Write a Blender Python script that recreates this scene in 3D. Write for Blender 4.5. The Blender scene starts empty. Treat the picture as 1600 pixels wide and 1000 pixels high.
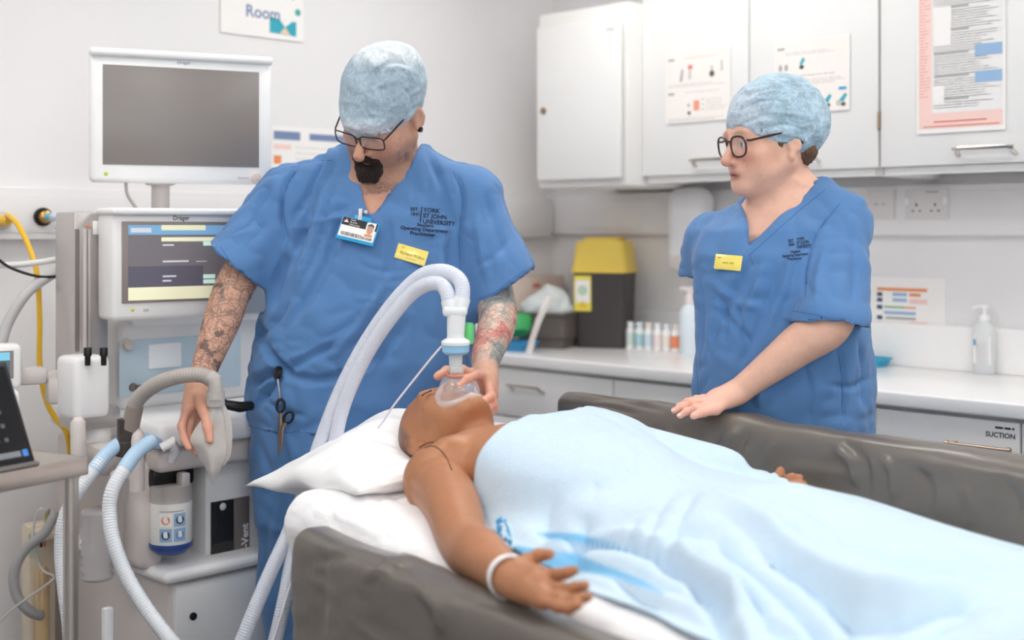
import bpy, bmesh, math, random
import numpy as np
from mathutils import Vector, Matrix
from mathutils.bvhtree import BVHTree

random.seed(7); RNG = np.random.default_rng(7)
scene = bpy.context.scene
COL = scene.collection
R = math.radians

# ------------------------------------------------------------------ camera, world, light, exposure
F, CU, CV, H = 2000.0, 800.0, 360.0, 1.31          # focal length in pixels, horizon row, eye height (1600x1000 frame)
cam_d = bpy.data.cameras.new('camera')
cam = bpy.data.objects.new('camera', cam_d); COL.objects.link(cam)
cam.location = (0, 0, H); cam.rotation_euler = (R(90), 0, 0)
cam_d.sensor_width = 36.0; cam_d.lens = 36.0 * F / 1600.0
cam_d.shift_y = -(500.0 - CV) / 1600.0
cam_d.clip_start = 0.05
cam_d.dof.use_dof = True; cam_d.dof.focus_distance = 2.72; cam_d.dof.aperture_fstop = 2.0
scene.camera = cam
w = bpy.data.worlds.new('world'); scene.world = w; w.use_nodes = True
w.node_tree.nodes['Background'].inputs[0].default_value = (0.9, 0.95, 1, 1)
w.node_tree.nodes['Background'].inputs[1].default_value = 0.3
scene.view_settings.view_transform = 'Standard'; scene.view_settings.look = 'None'
scene.view_settings.gamma = 1.0; scene.view_settings.use_curve_mapping = False
scene.view_settings.exposure = 0.34
scene.cycles.use_denoising = True
scene.cycles.max_bounces = 10; scene.cycles.diffuse_bounces = 6
PANEL_POWER = 9.2          # radiance of the ceiling light panels

def area_light(name, loc, rot, sx, sy, energy, color=(1, 1, 1)):
    l = bpy.data.lights.new(name, 'AREA'); l.shape = 'RECTANGLE'; l.size = sx; l.size_y = sy; l.energy = energy; l.color = color
    o = bpy.data.objects.new(name, l); COL.objects.link(o); o.location = loc; o.rotation_euler = rot
    return o
area_light('front_fill', (0.75, -1.35, 1.75), (R(80), 0, R(10)), 2.6, 1.5, 24.0, (0.97, 0.985, 1.0))  # soft fill light added behind the camera; no window stands there

# ------------------------------------------------------------------ geometry helpers
def W(u, v, d):
    return Vector(((u - CU) / F * d, d, H - (v - CV) / F * d))

def lin(c):
    c = c / 255.0
    return c / 12.92 if c <= 0.04045 else ((c + 0.055) / 1.055) ** 2.4
def rgb(*c): return tuple(lin(x) for x in c)

def thing(name, label, cat, loc=(0, 0, 0), rotz=0.0, group=None, kind=None):
    o = bpy.data.objects.new(name, None); COL.objects.link(o)
    o.location = loc; o.rotation_euler = (0, 0, rotz); o.empty_display_size = 0.05
    if label: o['label'] = label
    if cat: o['category'] = cat
    if group: o['group'] = group
    if kind: o['kind'] = kind
    return o
def tag(o, label, cat, group=None, kind=None):
    if label: o['label'] = label
    if cat: o['category'] = cat
    if group: o['group'] = group
    if kind: o['kind'] = kind
    return o
def world_matrix(o):
    m = Matrix.Identity(4)
    while o is not None:
        m = o.matrix_basis @ m; o = o.parent
    return m
def link(name, me, mat, parent=None, world=False, label=None):
    """one mesh object; world=True: vertices are given in world coordinates"""
    if world and parent is not None:
        me.transform(world_matrix(parent).inverted())
    o = bpy.data.objects.new(name, me); COL.objects.link(o)
    if mat is not None:
        for m in (mat if isinstance(mat, (list, tuple)) else [mat]): me.materials.append(m)
    if parent is not None: o.parent = parent
    if label: o['label'] = label
    return o
def smooth(me, angle=None):
    me.polygons.foreach_set('use_smooth', [True] * len(me.polygons))
    if angle is not None:
        try: me.set_sharp_from_angle(angle=R(angle))
        except Exception: pass
def raw(name, V, Fc, mat, parent=None, world=False, sm=True, angle=None, label=None):
    me = bpy.data.meshes.new(name)
    me.from_pydata([tuple(v) for v in V], [], [tuple(int(i) for i in f) for f in Fc]); me.update()
    if sm: smooth(me, angle)
    return link(name, me, mat, parent, world, label)

class MB:
    """collects shapes into one mesh"""
    def __init__(s): s.bm = bmesh.new(); s.sharp = 40
    def box(s, c, size, bev=0.0, rot=None, seg=2, mi=0):
        n0 = len(s.bm.verts)
        M = Matrix.Translation(c) @ (rot.to_4x4() if rot is not None else Matrix.Identity(4)) @ Matrix.Diagonal((size[0], size[1], size[2], 1))
        r = bmesh.ops.create_cube(s.bm, size=1.0, matrix=M)
        vs = r['verts']; fs = set(f for v in vs for f in v.link_faces)
        for f in fs: f.material_index = mi
        if bev > 0:
            es = list(set(e for v in vs for e in v.link_edges))
            r2 = bmesh.ops.bevel(s.bm, geom=es, offset=min(bev, min(size) * .49), segments=seg, affect='EDGES', profile=0.5)
            for f in r2['faces']: f.material_index = mi
        return s
    def cyl(s, p0, p1, r0, r1=None, n=24, caps=True, mi=0):
        r1 = r0 if r1 is None else r1
        return s.tube([p0, p1], [r0, r1], n, caps, mi)
    def tube(s, pts, rad, n=12, caps=True, mi=0, flat=None):
        pts = [Vector(p) for p in pts]
        if not isinstance(rad, (list, tuple, np.ndarray)): rad = [rad] * len(pts)
        t0 = (pts[1] - pts[0]).normalized()
        up = Vector((0, 0, 1)) if abs(t0.z) < 0.9 else Vector((1, 0, 0))
        nrm = (up - t0 * up.dot(t0)).normalized()
        rings = []
        for i, p in enumerate(pts):
            if i == 0: t = pts[1] - pts[0]
            elif i == len(pts) - 1: t = pts[-1] - pts[-2]
            else: t = pts[i + 1] - pts[i - 1]
            t = t.normalized() if t.length > 1e-9 else t0
            nrm = (nrm - t * nrm.dot(t)); nrm = nrm.normalized() if nrm.length > 1e-6 else Vector((1, 0, 0))
            b = t.cross(nrm)
            fy = 1.0 if flat is None else flat
            rings.append([s.bm.verts.new(p + (nrm * math.cos(a) + b * math.sin(a) * fy) * rad[i]) for a in [2 * math.pi * k / n for k in range(n)]])
        for i in range(len(rings) - 1):
            for k in range(n):
                f = s.bm.faces.new((rings[i][k], rings[i][(k + 1) % n], rings[i + 1][(k + 1) % n], rings[i + 1][k])); f.material_index = mi
        if caps:
            f = s.bm.faces.new(list(reversed(rings[0]))); f.material_index = mi
            f = s.bm.faces.new(rings[-1]); f.material_index = mi
        return s
    def lathe(s, prof, c=(0, 0, 0), n=28, rot=None, sx=1.0, sy=1.0, mi=0, caps=True):
        """prof: list of (radius, z)"""
        c = Vector(c); rings = []
        for r, z in prof:
            ring = []
            for k in range(n):
                a = 2 * math.pi * k / n
                p = Vector((r * math.cos(a) * sx, r * math.sin(a) * sy, z))
                if rot is not None: p = rot @ p
                ring.append(s.bm.verts.new(c + p))
            rings.append(ring)
        for i in range(len(rings) - 1):
            for k in range(n):
                f = s.bm.faces.new((rings[i][k], rings[i][(k + 1) % n], rings[i + 1][(k + 1) % n], rings[i + 1][k])); f.material_index = mi
        if caps:
            if prof[0][0] > 1e-5: s.bm.faces.new(list(reversed(rings[0]))).material_index = mi
            if prof[-1][0] > 1e-5: s.bm.faces.new(rings[-1]).material_index = mi
        return s
    def prism(s, poly, depth, M=None, bev=0.0, mi=0):
        """poly in the local xz plane, extruded along +y by depth"""
        M = M or Matrix.Identity(4)
        a = [s.bm.verts.new(M @ Vector((x, 0, z))) for x, z in poly]
        b = [s.bm.verts.new(M @ Vector((x, depth, z))) for x, z in poly]
        n = len(poly); fs = [s.bm.faces.new(a), s.bm.faces.new(list(reversed(b)))]
        for i in range(n): fs.append(s.bm.faces.new((a[(i + 1) % n], a[i], b[i], b[(i + 1) % n])))
        for f in fs: f.material_index = mi
        if bev > 0:
            es = list(set(e for f in fs for e in f.edges))
            r2 = bmesh.ops.bevel(s.bm, geom=es, offset=bev, segments=2, affect='EDGES', profile=0.5)
            for f in r2['faces']: f.material_index = mi
        return s
    def done(s, name, mat, parent=None, world=False, label=None, sm=True):
        bmesh.ops.recalc_face_normals(s.bm, faces=s.bm.faces[:])
        me = bpy.data.meshes.new(name); s.bm.to_mesh(me); s.bm.free()
        if sm: smooth(me, s.sharp)
        return link(name, me, mat, parent, world, label)

def dup(root, loc=None, rotz=None, label=None, group=None):
    r = root.copy(); COL.objects.link(r)
    if loc is not None: r.location = loc
    if rotz is not None: r.rotation_euler = (0, 0, rotz)
    if label: r['label'] = label
    if group: r['group'] = group
    for ch in list(root.children):
        c = ch.copy(); COL.objects.link(c); c.parent = r
        for g in list(ch.children):
            d = g.copy(); COL.objects.link(d); d.parent = c
    return r

def spline(pts, n=60):
    """Catmull-Rom through points, n samples, evenly in parameter"""
    P = [np.array(p, float) for p in pts]
    P = [2 * P[0] - P[1]] + P + [2 * P[-1] - P[-2]]
    out = []; m = len(P) - 3
    for i in range(n):
        t = i / (n - 1) * m; k = min(int(t), m - 1); t -= k
        a, b, c, d = P[k:k + 4]
        out.append(0.5 * ((2 * b) + (-a + c) * t + (2 * a - 5 * b + 4 * c - d) * t * t + (-a + 3 * b - 3 * c + d) * t ** 3))
    return out
def resample(pts, step):
    P = np.array(pts, float); seg = np.linalg.norm(np.diff(P, axis=0), axis=1); L = np.concatenate([[0], np.cumsum(seg)])
    n = max(2, int(L[-1] / step)); s = np.linspace(0, L[-1], n)
    return [np.array([np.interp(x, L, P[:, k]) for k in range(P.shape[1])]) for x in s]
def hose(name, pts, r, mat, parent=None, world=True, ribbed=0.0, pitch=0.006, n=14, label=None):
    s = spline(pts, 24 * len(pts))
    mb = MB()
    if ribbed > 0:
        q = resample(s, pitch / 3.0); rad = [r + ribbed * (1 if i % 3 == 0 else -0.6) for i in range(len(q))]
    else:
        q = resample(s, 0.01); rad = [r] * len(q)
    mb.tube(q, rad, n); mb.sharp = 180
    return mb.done(name, mat, parent, world, label)

# ---- text and flat print
def text_mesh(txt, size, align='LEFT', bold=0.0):
    c = bpy.data.curves.new('lettering', 'FONT'); c.body = txt; c.size = size; c.align_x = align; c.offset = bold; c.resolution_u = 3
    o = bpy.data.objects.new('lettering', c); COL.objects.link(o)
    dg = bpy.context.evaluated_depsgraph_get(); me = bpy.data.meshes.new_from_object(o.evaluated_get(dg))
    V = [v.co.copy() for v in me.vertices]; Fc = [tuple(p.vertices) for p in me.polygons]
    bpy.data.objects.remove(o); bpy.data.curves.remove(c); bpy.data.meshes.remove(me)
    return V, Fc
class Print:
    """flat print in a plane: collects rectangles and lettering as (x, z) in metres; built as one mesh with several colours"""
    def __init__(s): s.V = []; s.Fc = []; s.M = []; s.mats = []
    def _m(s, mat):
        if mat not in s.mats: s.mats.append(mat)
        return s.mats.index(mat)
    def rect(s, x0, z0, x1, z1, mat, lift=0.0):
        b = len(s.V); s.V += [(x0, -lift, z0), (x1, -lift, z0), (x1, -lift, z1), (x0, -lift, z1)]; s.Fc.append((b, b + 1, b + 2, b + 3)); s.M.append(s._m(mat)); return s
    def poly(s, pts, mat, lift=0.0):
        b = len(s.V); s.V += [(x, -lift, z) for x, z in pts]; s.Fc.append(tuple(range(b, b + len(pts)))); s.M.append(s._m(mat)); return s
    def disc(s, x, z, r, mat, lift=0.0, rz=None, n=16):
        rz = rz or r
        return s.poly([(x + r * math.cos(2 * math.pi * k / n), z + rz * math.sin(2 * math.pi * k / n)) for k in range(n)], mat, lift)
    def text(s, txt, x, z, size, mat, align='LEFT', lift=0.0, bold=0.0, sx=1.0):
        V, Fc = text_mesh(txt, size, align, bold); b = len(s.V)
        s.V += [(x + v.x * sx, -lift, z + v.y) for v in V]; s.Fc += [tuple(i + b for i in f) for f in Fc]; s.M += [s._m(mat)] * len(Fc); return s
    def done(s, name, parent=None, T=None, fn=None, label=None, world=False):
        V = s.V
        if T is not None: V = [tuple(T @ Vector(v)) for v in V]
        if fn is not None: V = [tuple(fn(v)) for v in V]
        me = bpy.data.meshes.new(name); me.from_pydata(V, [], s.Fc); me.update()
        o = link(name, me, s.mats, parent, world, label)
        me.polygons.foreach_set('material_index', s.M)
        return o

# ---- numpy value noise
def vnoise(P, scale=1.0, seed=0):
    P = np.asarray(P, float) * scale + 1000.0 + seed * 17.31
    i = np.floor(P).astype(np.int64); f = P - i; f = f * f * (3 - 2 * f)
    def h(a, b, c):
        n = (a * 374761393 + b * 668265263 + c * 2147483647 + seed * 1013904223) & 0x7fffffff
        n = (n ^ (n >> 13)) * 1274126177 & 0x7fffffff
        return ((n ^ (n >> 16)) & 0xffff) / 32767.5 - 1.0
    x, y, z = i[..., 0], i[..., 1], i[..., 2]; u, v, w_ = f[..., 0], f[..., 1], f[..., 2]
    def L(a, b, t): return a + (b - a) * t
    return L(L(L(h(x, y, z), h(x + 1, y, z), u), L(h(x, y + 1, z), h(x + 1, y + 1, z), u), v),
             L(L(h(x, y, z + 1), h(x + 1, y, z + 1), u), L(h(x, y + 1, z + 1), h(x + 1, y + 1, z + 1), u), v), w_)

# ---- implicit surfaces: smooth unions of limbs and volumes, meshed with surface nets
class SDF:
    def __init__(s, lo, hi, h):
        s.lo = np.array(lo, float); s.h = h
        s.n = np.maximum(3, np.ceil((np.array(hi, float) - s.lo) / h).astype(int) + 1)
        s.ax = [s.lo[k] + h * np.arange(s.n[k]) for k in range(3)]
        s.D = np.full(s.n, 9.0, np.float32)
    def _slc(s, lo, hi):
        out = []
        for k in range(3):
            a = int(max(0, math.floor((lo[k] - s.lo[k]) / s.h))); b = int(min(s.n[k], math.ceil((hi[k] - s.lo[k]) / s.h) + 1))
            if b <= a: return None
            out.append(slice(a, b))
        return tuple(out)
    def _pts(s, sl):
        return (s.ax[0][sl[0]][:, None, None].astype(np.float32), s.ax[1][sl[1]][None, :, None].astype(np.float32), s.ax[2][sl[2]][None, None, :].astype(np.float32))
    def _comb(s, sl, d, k, op):
        D = s.D[sl]
        if op == 'sub': d = -d
        if op == 'add':
            hh = np.maximum(k - np.abs(D - d), 0) if k > 0 else 0
            s.D[sl] = np.minimum(D, d) - (hh * hh / (4 * k) if k > 0 else 0)
        else:
            hh = np.maximum(k - np.abs(D - d), 0) if k > 0 else 0
            s.D[sl] = np.maximum(D, d) + (hh * hh / (4 * k) if k > 0 else 0)
    def cone(s, p0, p1, r0, r1, k=0.012, op='add', flat=None):
        """round cone; flat=(direction, factor) squashes the section along direction"""
        p0 = np.array(p0, float); p1 = np.array(p1, float); m = max(r0, r1) + k + 2 * s.h
        sl = s._slc(np.minimum(p0, p1) - m, np.maximum(p0, p1) + m)
        if sl is None: return s
        X, Y, Z = s._pts(sl); ba = p1 - p0; L2 = float(ba @ ba) + 1e-12
        px, py, pz = X - p0[0], Y - p0[1], Z - p0[2]
        t = np.clip((px * ba[0] + py * ba[1] + pz * ba[2]) / L2, 0, 1)
        qx, qy, qz = px - t * ba[0], py - t * ba[1], pz - t * ba[2]
        if flat is not None:
            f = np.array(flat[0], float); f /= np.linalg.norm(f); g = qx * f[0] + qy * f[1] + qz * f[2]; e = 1 / flat[1] - 1
            qx, qy, qz = qx + g * e * f[0], qy + g * e * f[1], qz + g * e * f[2]
        d = np.sqrt(qx * qx + qy * qy + qz * qz) - (r0 + (r1 - r0) * t)
        if flat is not None: d = d * min(1.0, flat[1] * 1.2)
        s._comb(sl, d, k, op); return s
    def chain(s, pts, rad, k=0.012, op='add', flat=None):
        for i in range(len(pts) - 1): s.cone(pts[i], pts[i + 1], rad[i], rad[i + 1], k, op, flat)
        return s
    def limb(s, pts, rad, k=0.02, n=6):
        """tapering limb through the joints, unioned as one smooth piece"""
        q = spline([np.append(np.array(p, float), r) for p, r in zip(pts, rad)], n * (len(pts) - 1) + 1)
        P = np.array(q); lo = (P[:, :3] - P[:, 3:]).min(0) - k - 3 * s.h; hi = (P[:, :3] + P[:, 3:]).max(0) + k + 3 * s.h
        keep = s.D; s.D = np.full(s.n, 9.0, np.float32)
        for i in range(len(P) - 1): s.cone(P[i, :3], P[i + 1, :3], P[i, 3], P[i + 1, 3], 0.0)
        d = s.D; s.D = keep; sl = s._slc(lo, hi); s._comb(sl, d[sl], k, 'add'); return s
    def ell(s, c, r, Rm=None, k=0.012, op='add'):
        c = np.array(c, float); r = np.array(r, float); m = float(max(r)) + k + 2 * s.h
        sl = s._slc(c - m, c + m)
        if sl is None: return s
        X, Y, Z = s._pts(sl); px, py, pz = X - c[0], Y - c[1], Z - c[2]
        if Rm is not None:
            A = np.array(Rm, float)       # columns = local axes
            lx = px * A[0, 0] + py * A[1, 0] + pz * A[2, 0]; ly = px * A[0, 1] + py * A[1, 1] + pz * A[2, 1]; lz = px * A[0, 2] + py * A[1, 2] + pz * A[2, 2]
        else: lx, ly, lz = px, py, pz
        k0 = np.sqrt((lx / r[0]) ** 2 + (ly / r[1]) ** 2 + (lz / r[2]) ** 2)
        k1 = np.sqrt((lx / r[0] ** 2) ** 2 + (ly / r[1] ** 2) ** 2 + (lz / r[2] ** 2) ** 2) + 1e-9
        d = np.where(k0 < 0.05, -min(r), k0 * (k0 - 1) / k1)
        s._comb(sl, d, k, op); return s
    def rbox(s, c, hs, r, k=0.01, op='add'):
        c = np.array(c, float); hs = np.array(hs, float); m = k + 2 * s.h
        sl = s._slc(c - hs - m, c + hs + m)
        if sl is None: return s
        X, Y, Z = s._pts(sl); q = [np.abs(P - c[i]) - (hs[i] - r) for i, P in enumerate((X, Y, Z))]
        d = np.sqrt(sum(np.maximum(v, 0) ** 2 for v in q)) + np.minimum(np.maximum(np.maximum(q[0], q[1]), q[2]), 0) - r
        s._comb(sl, d, k, op); return s
    def grid(s):
        return s._pts(tuple(slice(0, n) for n in s.n))
    def loft(s, secs, k=0.02, op='add', p=2.4, yaw=0.0):
        """secs: (z, cx, cy, half width, half depth) rising in z; superellipse sections turned by yaw"""
        S = np.array(secs, float); m = k + 2 * s.h; ca, sa = math.cos(yaw), math.sin(yaw)
        w_ = np.hypot(S[:, 3], S[:, 4]).max()
        sl = s._slc((S[:, 1].min() - w_ - m, S[:, 2].min() - w_ - m, S[0, 0] - m), (S[:, 1].max() + w_ + m, S[:, 2].max() + w_ + m, S[-1, 0] + m))
        if sl is None: return s
        X, Y, Z = s._pts(sl); z = np.clip(Z.ravel(), S[0, 0], S[-1, 0])
        g = [np.array(np.interp(z, S[:, 0], S[:, q]), np.float32)[None, None, :] for q in range(1, 5)]
        dx, dy = X - g[0], Y - g[1]; lx, ly = dx * ca + dy * sa, -dx * sa + dy * ca
        q = (np.abs(lx / g[2]) ** p + np.abs(ly / g[3]) ** p) ** (1 / p)
        d = (q - 1) * np.minimum(g[2], g[3])
        zz = np.maximum(np.maximum(S[0, 0] - Z, Z - S[-1, 0]), -0.5)
        d = np.maximum(d, zz)
        s._comb(sl, d, k, op); return s
    def half(s, p, n, k=0.004, lo=None, hi=None):
        """cut away the side that n points to"""
        n = np.array(n, float); n /= np.linalg.norm(n); p = np.array(p, float)
        sl = s._slc(lo, hi) if lo is not None else tuple(slice(0, q) for q in s.n)
        if sl is None: return s
        X, Y, Z = s._pts(sl); d = (X - p[0]) * n[0] + (Y - p[1]) * n[1] + (Z - p[2]) * n[2]
        D = s.D[sl]; hh = np.maximum(k - np.abs(D - d), 0) if k > 0 else 0
        s.D[sl] = np.maximum(D, d) + (hh * hh / (4 * k) if k > 0 else 0); return s
    def cut(s, fn, k=0.004):
        """fn(X, Y, Z): keep where negative"""
        X, Y, Z = s._pts(tuple(slice(0, q) for q in s.n)); d = fn(X, Y, Z).astype(np.float32)
        hh = np.maximum(k - np.abs(s.D - d), 0); s.D = np.maximum(s.D, d) + hh * hh / (4 * k); return s
    def nets(s, it=1):
        D = s.D; I = D < 0
        I[0] = I[-1] = False; I[:, 0] = I[:, -1] = False; I[:, :, 0] = I[:, :, -1] = False
        D = np.where(I, np.minimum(D, -1e-6), np.maximum(D, 1e-6))
        c = [I[a:I.shape[0] - 1 + a, b:I.shape[1] - 1 + b, e:I.shape[2] - 1 + e] for a in (0, 1) for b in (0, 1) for e in (0, 1)]
        cnt = sum(q.astype(np.uint8) for q in c); act = (cnt > 0) & (cnt < 8)
        idx = np.argwhere(act); im = np.full(act.shape, -1, np.int32); im[act] = np.arange(len(idx))
        offs = [(a, b, e) for a in (0, 1) for b in (0, 1) for e in (0, 1)]
        val = np.stack([D[idx[:, 0] + o[0], idx[:, 1] + o[1], idx[:, 2] + o[2]] for o in offs], 1)
        acc = np.zeros((len(idx), 3)); num = np.zeros(len(idx))
        for i in range(8):
            for j in range(i + 1, 8):
                df = np.array(offs[j]) - np.array(offs[i])
                if np.abs(df).sum() != 1: continue
                x0, x1 = val[:, i], val[:, j]; m = (x0 < 0) != (x1 < 0)
                t = np.where(m, x0 / np.where(m, x0 - x1, 1), 0)
                acc += np.where(m[:, None], np.array(offs[i]) + t[:, None] * df, 0); num += m
        V = s.lo + s.h * (idx + acc / num[:, None])
        quads = []
        for ax in range(3):
            b, e = (ax + 1) % 3, (ax + 2) % 3
            sl0 = [slice(None)] * 3; sl1 = [slice(None)] * 3; sl0[ax] = slice(0, -1); sl1[ax] = slice(1, None)
            A0, A1 = I[tuple(sl0)], I[tuple(sl1)]
            for pos in (True, False):
                g = np.argwhere((A0 & ~A1) if pos else (~A0 & A1))
                if not len(g): continue
                g = g[(g[:, b] > 0) & (g[:, e] > 0) & (g[:, b] < s.n[b] - 1) & (g[:, e] < s.n[e] - 1)]
                def cell(db, de):
                    q = g.copy(); q[:, b] -= db; q[:, e] -= de; return im[q[:, 0], q[:, 1], q[:, 2]]
                q = np.stack([cell(1, 1), cell(0, 1), cell(0, 0), cell(1, 0)], 1)
                quads.append(q if pos else q[:, ::-1])
        Q = np.concatenate(quads)
        Q = Q[(Q >= 0).all(1)]
        for _ in range(it):
            a = np.concatenate([Q[:, 0], Q[:, 1], Q[:, 2], Q[:, 3]]); b2 = np.concatenate([Q[:, 1], Q[:, 2], Q[:, 3], Q[:, 0]])
            n_ = np.bincount(a, minlength=len(V)) + np.bincount(b2, minlength=len(V)) + 1e-9
            av = np.stack([(np.bincount(a, V[b2, k], len(V)) + np.bincount(b2, V[a, k], len(V))) / n_ for k in range(3)], 1)
            V = V + 0.6 * (av - V)
        return V, Q
def quad_mesh(name, pieces):
    """pieces: list of (V, Q); one mesh, smooth shaded"""
    Vs, Qs, b = [], [], 0
    for V, Q in pieces: Vs.append(V); Qs.append(Q + b); b += len(V)
    V = np.concatenate(Vs); Q = np.concatenate(Qs)
    me = bpy.data.meshes.new(name)
    me.vertices.add(len(V)); me.vertices.foreach_set('co', V.astype(np.float32).ravel())
    me.loops.add(Q.size); me.loops.foreach_set('vertex_index', Q.astype(np.int32).ravel())
    me.polygons.add(len(Q)); me.polygons.foreach_set('loop_start', np.arange(0, Q.size, 4, dtype=np.int32))
    me.update(calc_edges=True); me.validate()
    smooth(me); return me, V, Q
def set_attr(me, name, arr):
    arr = np.asarray(arr, np.float32)
    if arr.ndim == 1:
        a = me.attributes.new(name, 'FLOAT', 'POINT'); a.data.foreach_set('value', arr)
    else:
        a = me.attributes.new(name, 'FLOAT_COLOR', 'POINT')
        a.data.foreach_set('color', np.concatenate([arr, np.ones((len(arr), 1), np.float32)], 1).ravel())
def vnormals(V, Q):
    n = np.cross(V[Q[:, 2]] - V[Q[:, 0]], V[Q[:, 3]] - V[Q[:, 1]]); N = np.zeros_like(V)
    for c in range(4):
        for k in range(3): N[:, k] += np.bincount(Q[:, c], n[:, k], len(V))
    return N / (np.linalg.norm(N, axis=1, keepdims=True) + 1e-12)
def sstep(a, b, x):
    t = np.clip((x - a) / (b - a), 0, 1); return t * t * (3 - 2 * t)

def pxl(P):  # image column and row of world points (n x 3)
    P = np.asarray(P); return CU + F * P[..., 0] / P[..., 1], CV + F * (H - P[..., 2]) / P[..., 1]
def seg_dist(A, N, poly):
    best = np.full(A.shape, 9.0); S_ = np.zeros(A.shape); tot = len(poly) - 1
    for i in range(tot):
        p0, p1 = np.array(poly[i]), np.array(poly[i + 1]); d = p1 - p0; t = np.clip(((A - p0[0]) * d[0] + (N - p0[1]) * d[1]) / (d @ d), 0, 1)
        q = np.hypot(A - p0[0] - t * d[0], N - p0[1] - t * d[1]); m_ = q < best; S_ = np.where(m_, (i + t) / tot, S_); best = np.minimum(best, q)
    return best, S_
def fold(V, Q, folds, noise=0.0, nsc=14, seed=0, mask=None, aniso=(1, 1, 1)):
    """creases (amp < 0) and ridges (amp > 0) along lines seen on the front of a garment"""
    N = vnormals(V, Q); u, v = pxl(V); view = V - np.array([0, 0, H]); front = (N * view).sum(1) < 0
    D = np.zeros(len(V))
    for pts, amp, wid in folds:
        q = np.array(spline([(a, b, 0) for a, b in pts], 24))[:, :2]; d, s_ = seg_dist(u, v, [tuple(i) for i in q])
        D += np.where(front, amp * (.55 * np.exp(-(d / wid) ** 2) + .45 * np.exp(-1.5 * d / wid)) * np.minimum(1, 4 * np.minimum(s_, 1 - s_) + .15), 0)
    if noise:
        P = V * np.array(aniso); w1 = vnoise(P, nsc * .5, seed); D += noise * (vnoise(P + .05 * w1[:, None], nsc, seed + 1) * .6 + (np.abs(vnoise(P + .08 * w1[:, None], nsc * 1.7, seed + 2)) - .3) * .8 + w1 * .6)
    if mask is not None: D = D * mask
    return V + N * D[:, None]


# ------------------------------------------------------------------ materials
MAT = {}
def mat(name, col, rough=0.5, metal=0.0, noise=0.0, nscale=20.0, bump=0.0, bscale=60.0, alpha=1.0, trans=0.0, ior=1.45, emit=0.0,
        sss=0.0, coat=0.0, spec=0.5, sheen=0.0, attr=None, rvar=0.0):
    if name in MAT: return MAT[name]
    m = bpy.data.materials.new(name); m.use_nodes = True; nt = m.node_tree; b = nt.nodes['Principled BSDF']
    c = rgb(*col) + (1,)
    b.inputs['Base Color'].default_value = c; b.inputs['Roughness'].default_value = rough; b.inputs['Metallic'].default_value = metal
    b.inputs['IOR'].default_value = ior; b.inputs['Alpha'].default_value = alpha; b.inputs['Transmission Weight'].default_value = trans
    b.inputs['Coat Weight'].default_value = coat; b.inputs['Specular IOR Level'].default_value = spec; b.inputs['Sheen Weight'].default_value = sheen
    b.inputs['Subsurface Weight'].default_value = sss
    if sss: b.inputs['Subsurface Radius'].default_value = (0.012, 0.005, 0.003); b.inputs['Subsurface Scale'].default_value = 0.5
    if emit: b.inputs['Emission Color'].default_value = c; b.inputs['Emission Strength'].default_value = emit
    tc = nt.nodes.new('ShaderNodeTexCoord')
    base = None
    if attr:
        a = nt.nodes.new('ShaderNodeAttribute'); a.attribute_name = attr; base = a.outputs['Color']
    nz = nt.nodes.new('ShaderNodeTexNoise'); nz.inputs['Scale'].default_value = nscale; nz.inputs['Detail'].default_value = 4
    nt.links.new(tc.outputs['Object'], nz.inputs['Vector'])
    mx = nt.nodes.new('ShaderNodeMix'); mx.data_type = 'RGBA'; mx.blend_type = 'MULTIPLY'; mx.inputs[0].default_value = 1.0
    mp = nt.nodes.new('ShaderNodeMapRange'); mp.inputs['From Min'].default_value = 0.3; mp.inputs['From Max'].default_value = 0.7
    nv = noise if noise else 0.02
    mp.inputs['To Min'].default_value = 1 - nv; mp.inputs['To Max'].default_value = 1 + nv * 0.5
    nt.links.new(nz.outputs['Fac'], mp.inputs['Value'])
    if base: nt.links.new(base, mx.inputs[6])
    else: mx.inputs[6].default_value = c
    nt.links.new(mp.outputs['Result'], mx.inputs[7]); nt.links.new(mx.outputs[2], b.inputs['Base Color'])
    if rvar:
        mr = nt.nodes.new('ShaderNodeMapRange'); mr.inputs['To Min'].default_value = max(0, rough - rvar); mr.inputs['To Max'].default_value = rough + rvar
        nt.links.new(nz.outputs['Fac'], mr.inputs['Value']); nt.links.new(mr.outputs['Result'], b.inputs['Roughness'])
    if bump:
        nb = nt.nodes.new('ShaderNodeTexNoise'); nb.inputs['Scale'].default_value = bscale; nb.inputs['Detail'].default_value = 5
        nt.links.new(tc.outputs['Object'], nb.inputs['Vector'])
        bp = nt.nodes.new('ShaderNodeBump'); bp.inputs['Strength'].default_value = bump; bp.inputs['Distance'].default_value = 0.01
        nt.links.new(nb.outputs['Fac'], bp.inputs['Height']); nt.links.new(bp.outputs['Normal'], b.inputs['Normal'])
    MAT[name] = m; return m
# ------------------------------------------------------------------ palette
WALL = mat('wall_paint', (236, 234, 234), 0.6, noise=0.015, nscale=3, bump=0.02, bscale=200)
CEIL = mat('ceiling_paint', (240, 240, 240), 0.8)
FLOOR = mat('vinyl_floor', (112, 114, 120), 0.35, noise=0.06, nscale=160)
WHITEP = mat('white_plastic', (242, 242, 242), 0.35, noise=0.01)
WHITEP2 = mat('satin_white_laminate', (238, 236, 233), 0.3, noise=0.01, nscale=8)
LAMIN = mat('door_laminate', (240, 239, 237), 0.32, noise=0.012, nscale=5)
LAMEDGE = mat('laminate_edge', (168, 150, 136), 0.5, noise=0.05)
GREYP = mat('warm_grey_plastic', (206, 198, 194), 0.4, noise=0.02)
GREYD = mat('grey_plastic', (150, 142, 138), 0.45, noise=0.03)
TRUNK = mat('trunking_plastic', (236, 234, 234), 0.4, noise=0.01)
WORKT = mat('worktop_laminate', (243, 242, 241), 0.22, noise=0.015, nscale=120)
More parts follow.
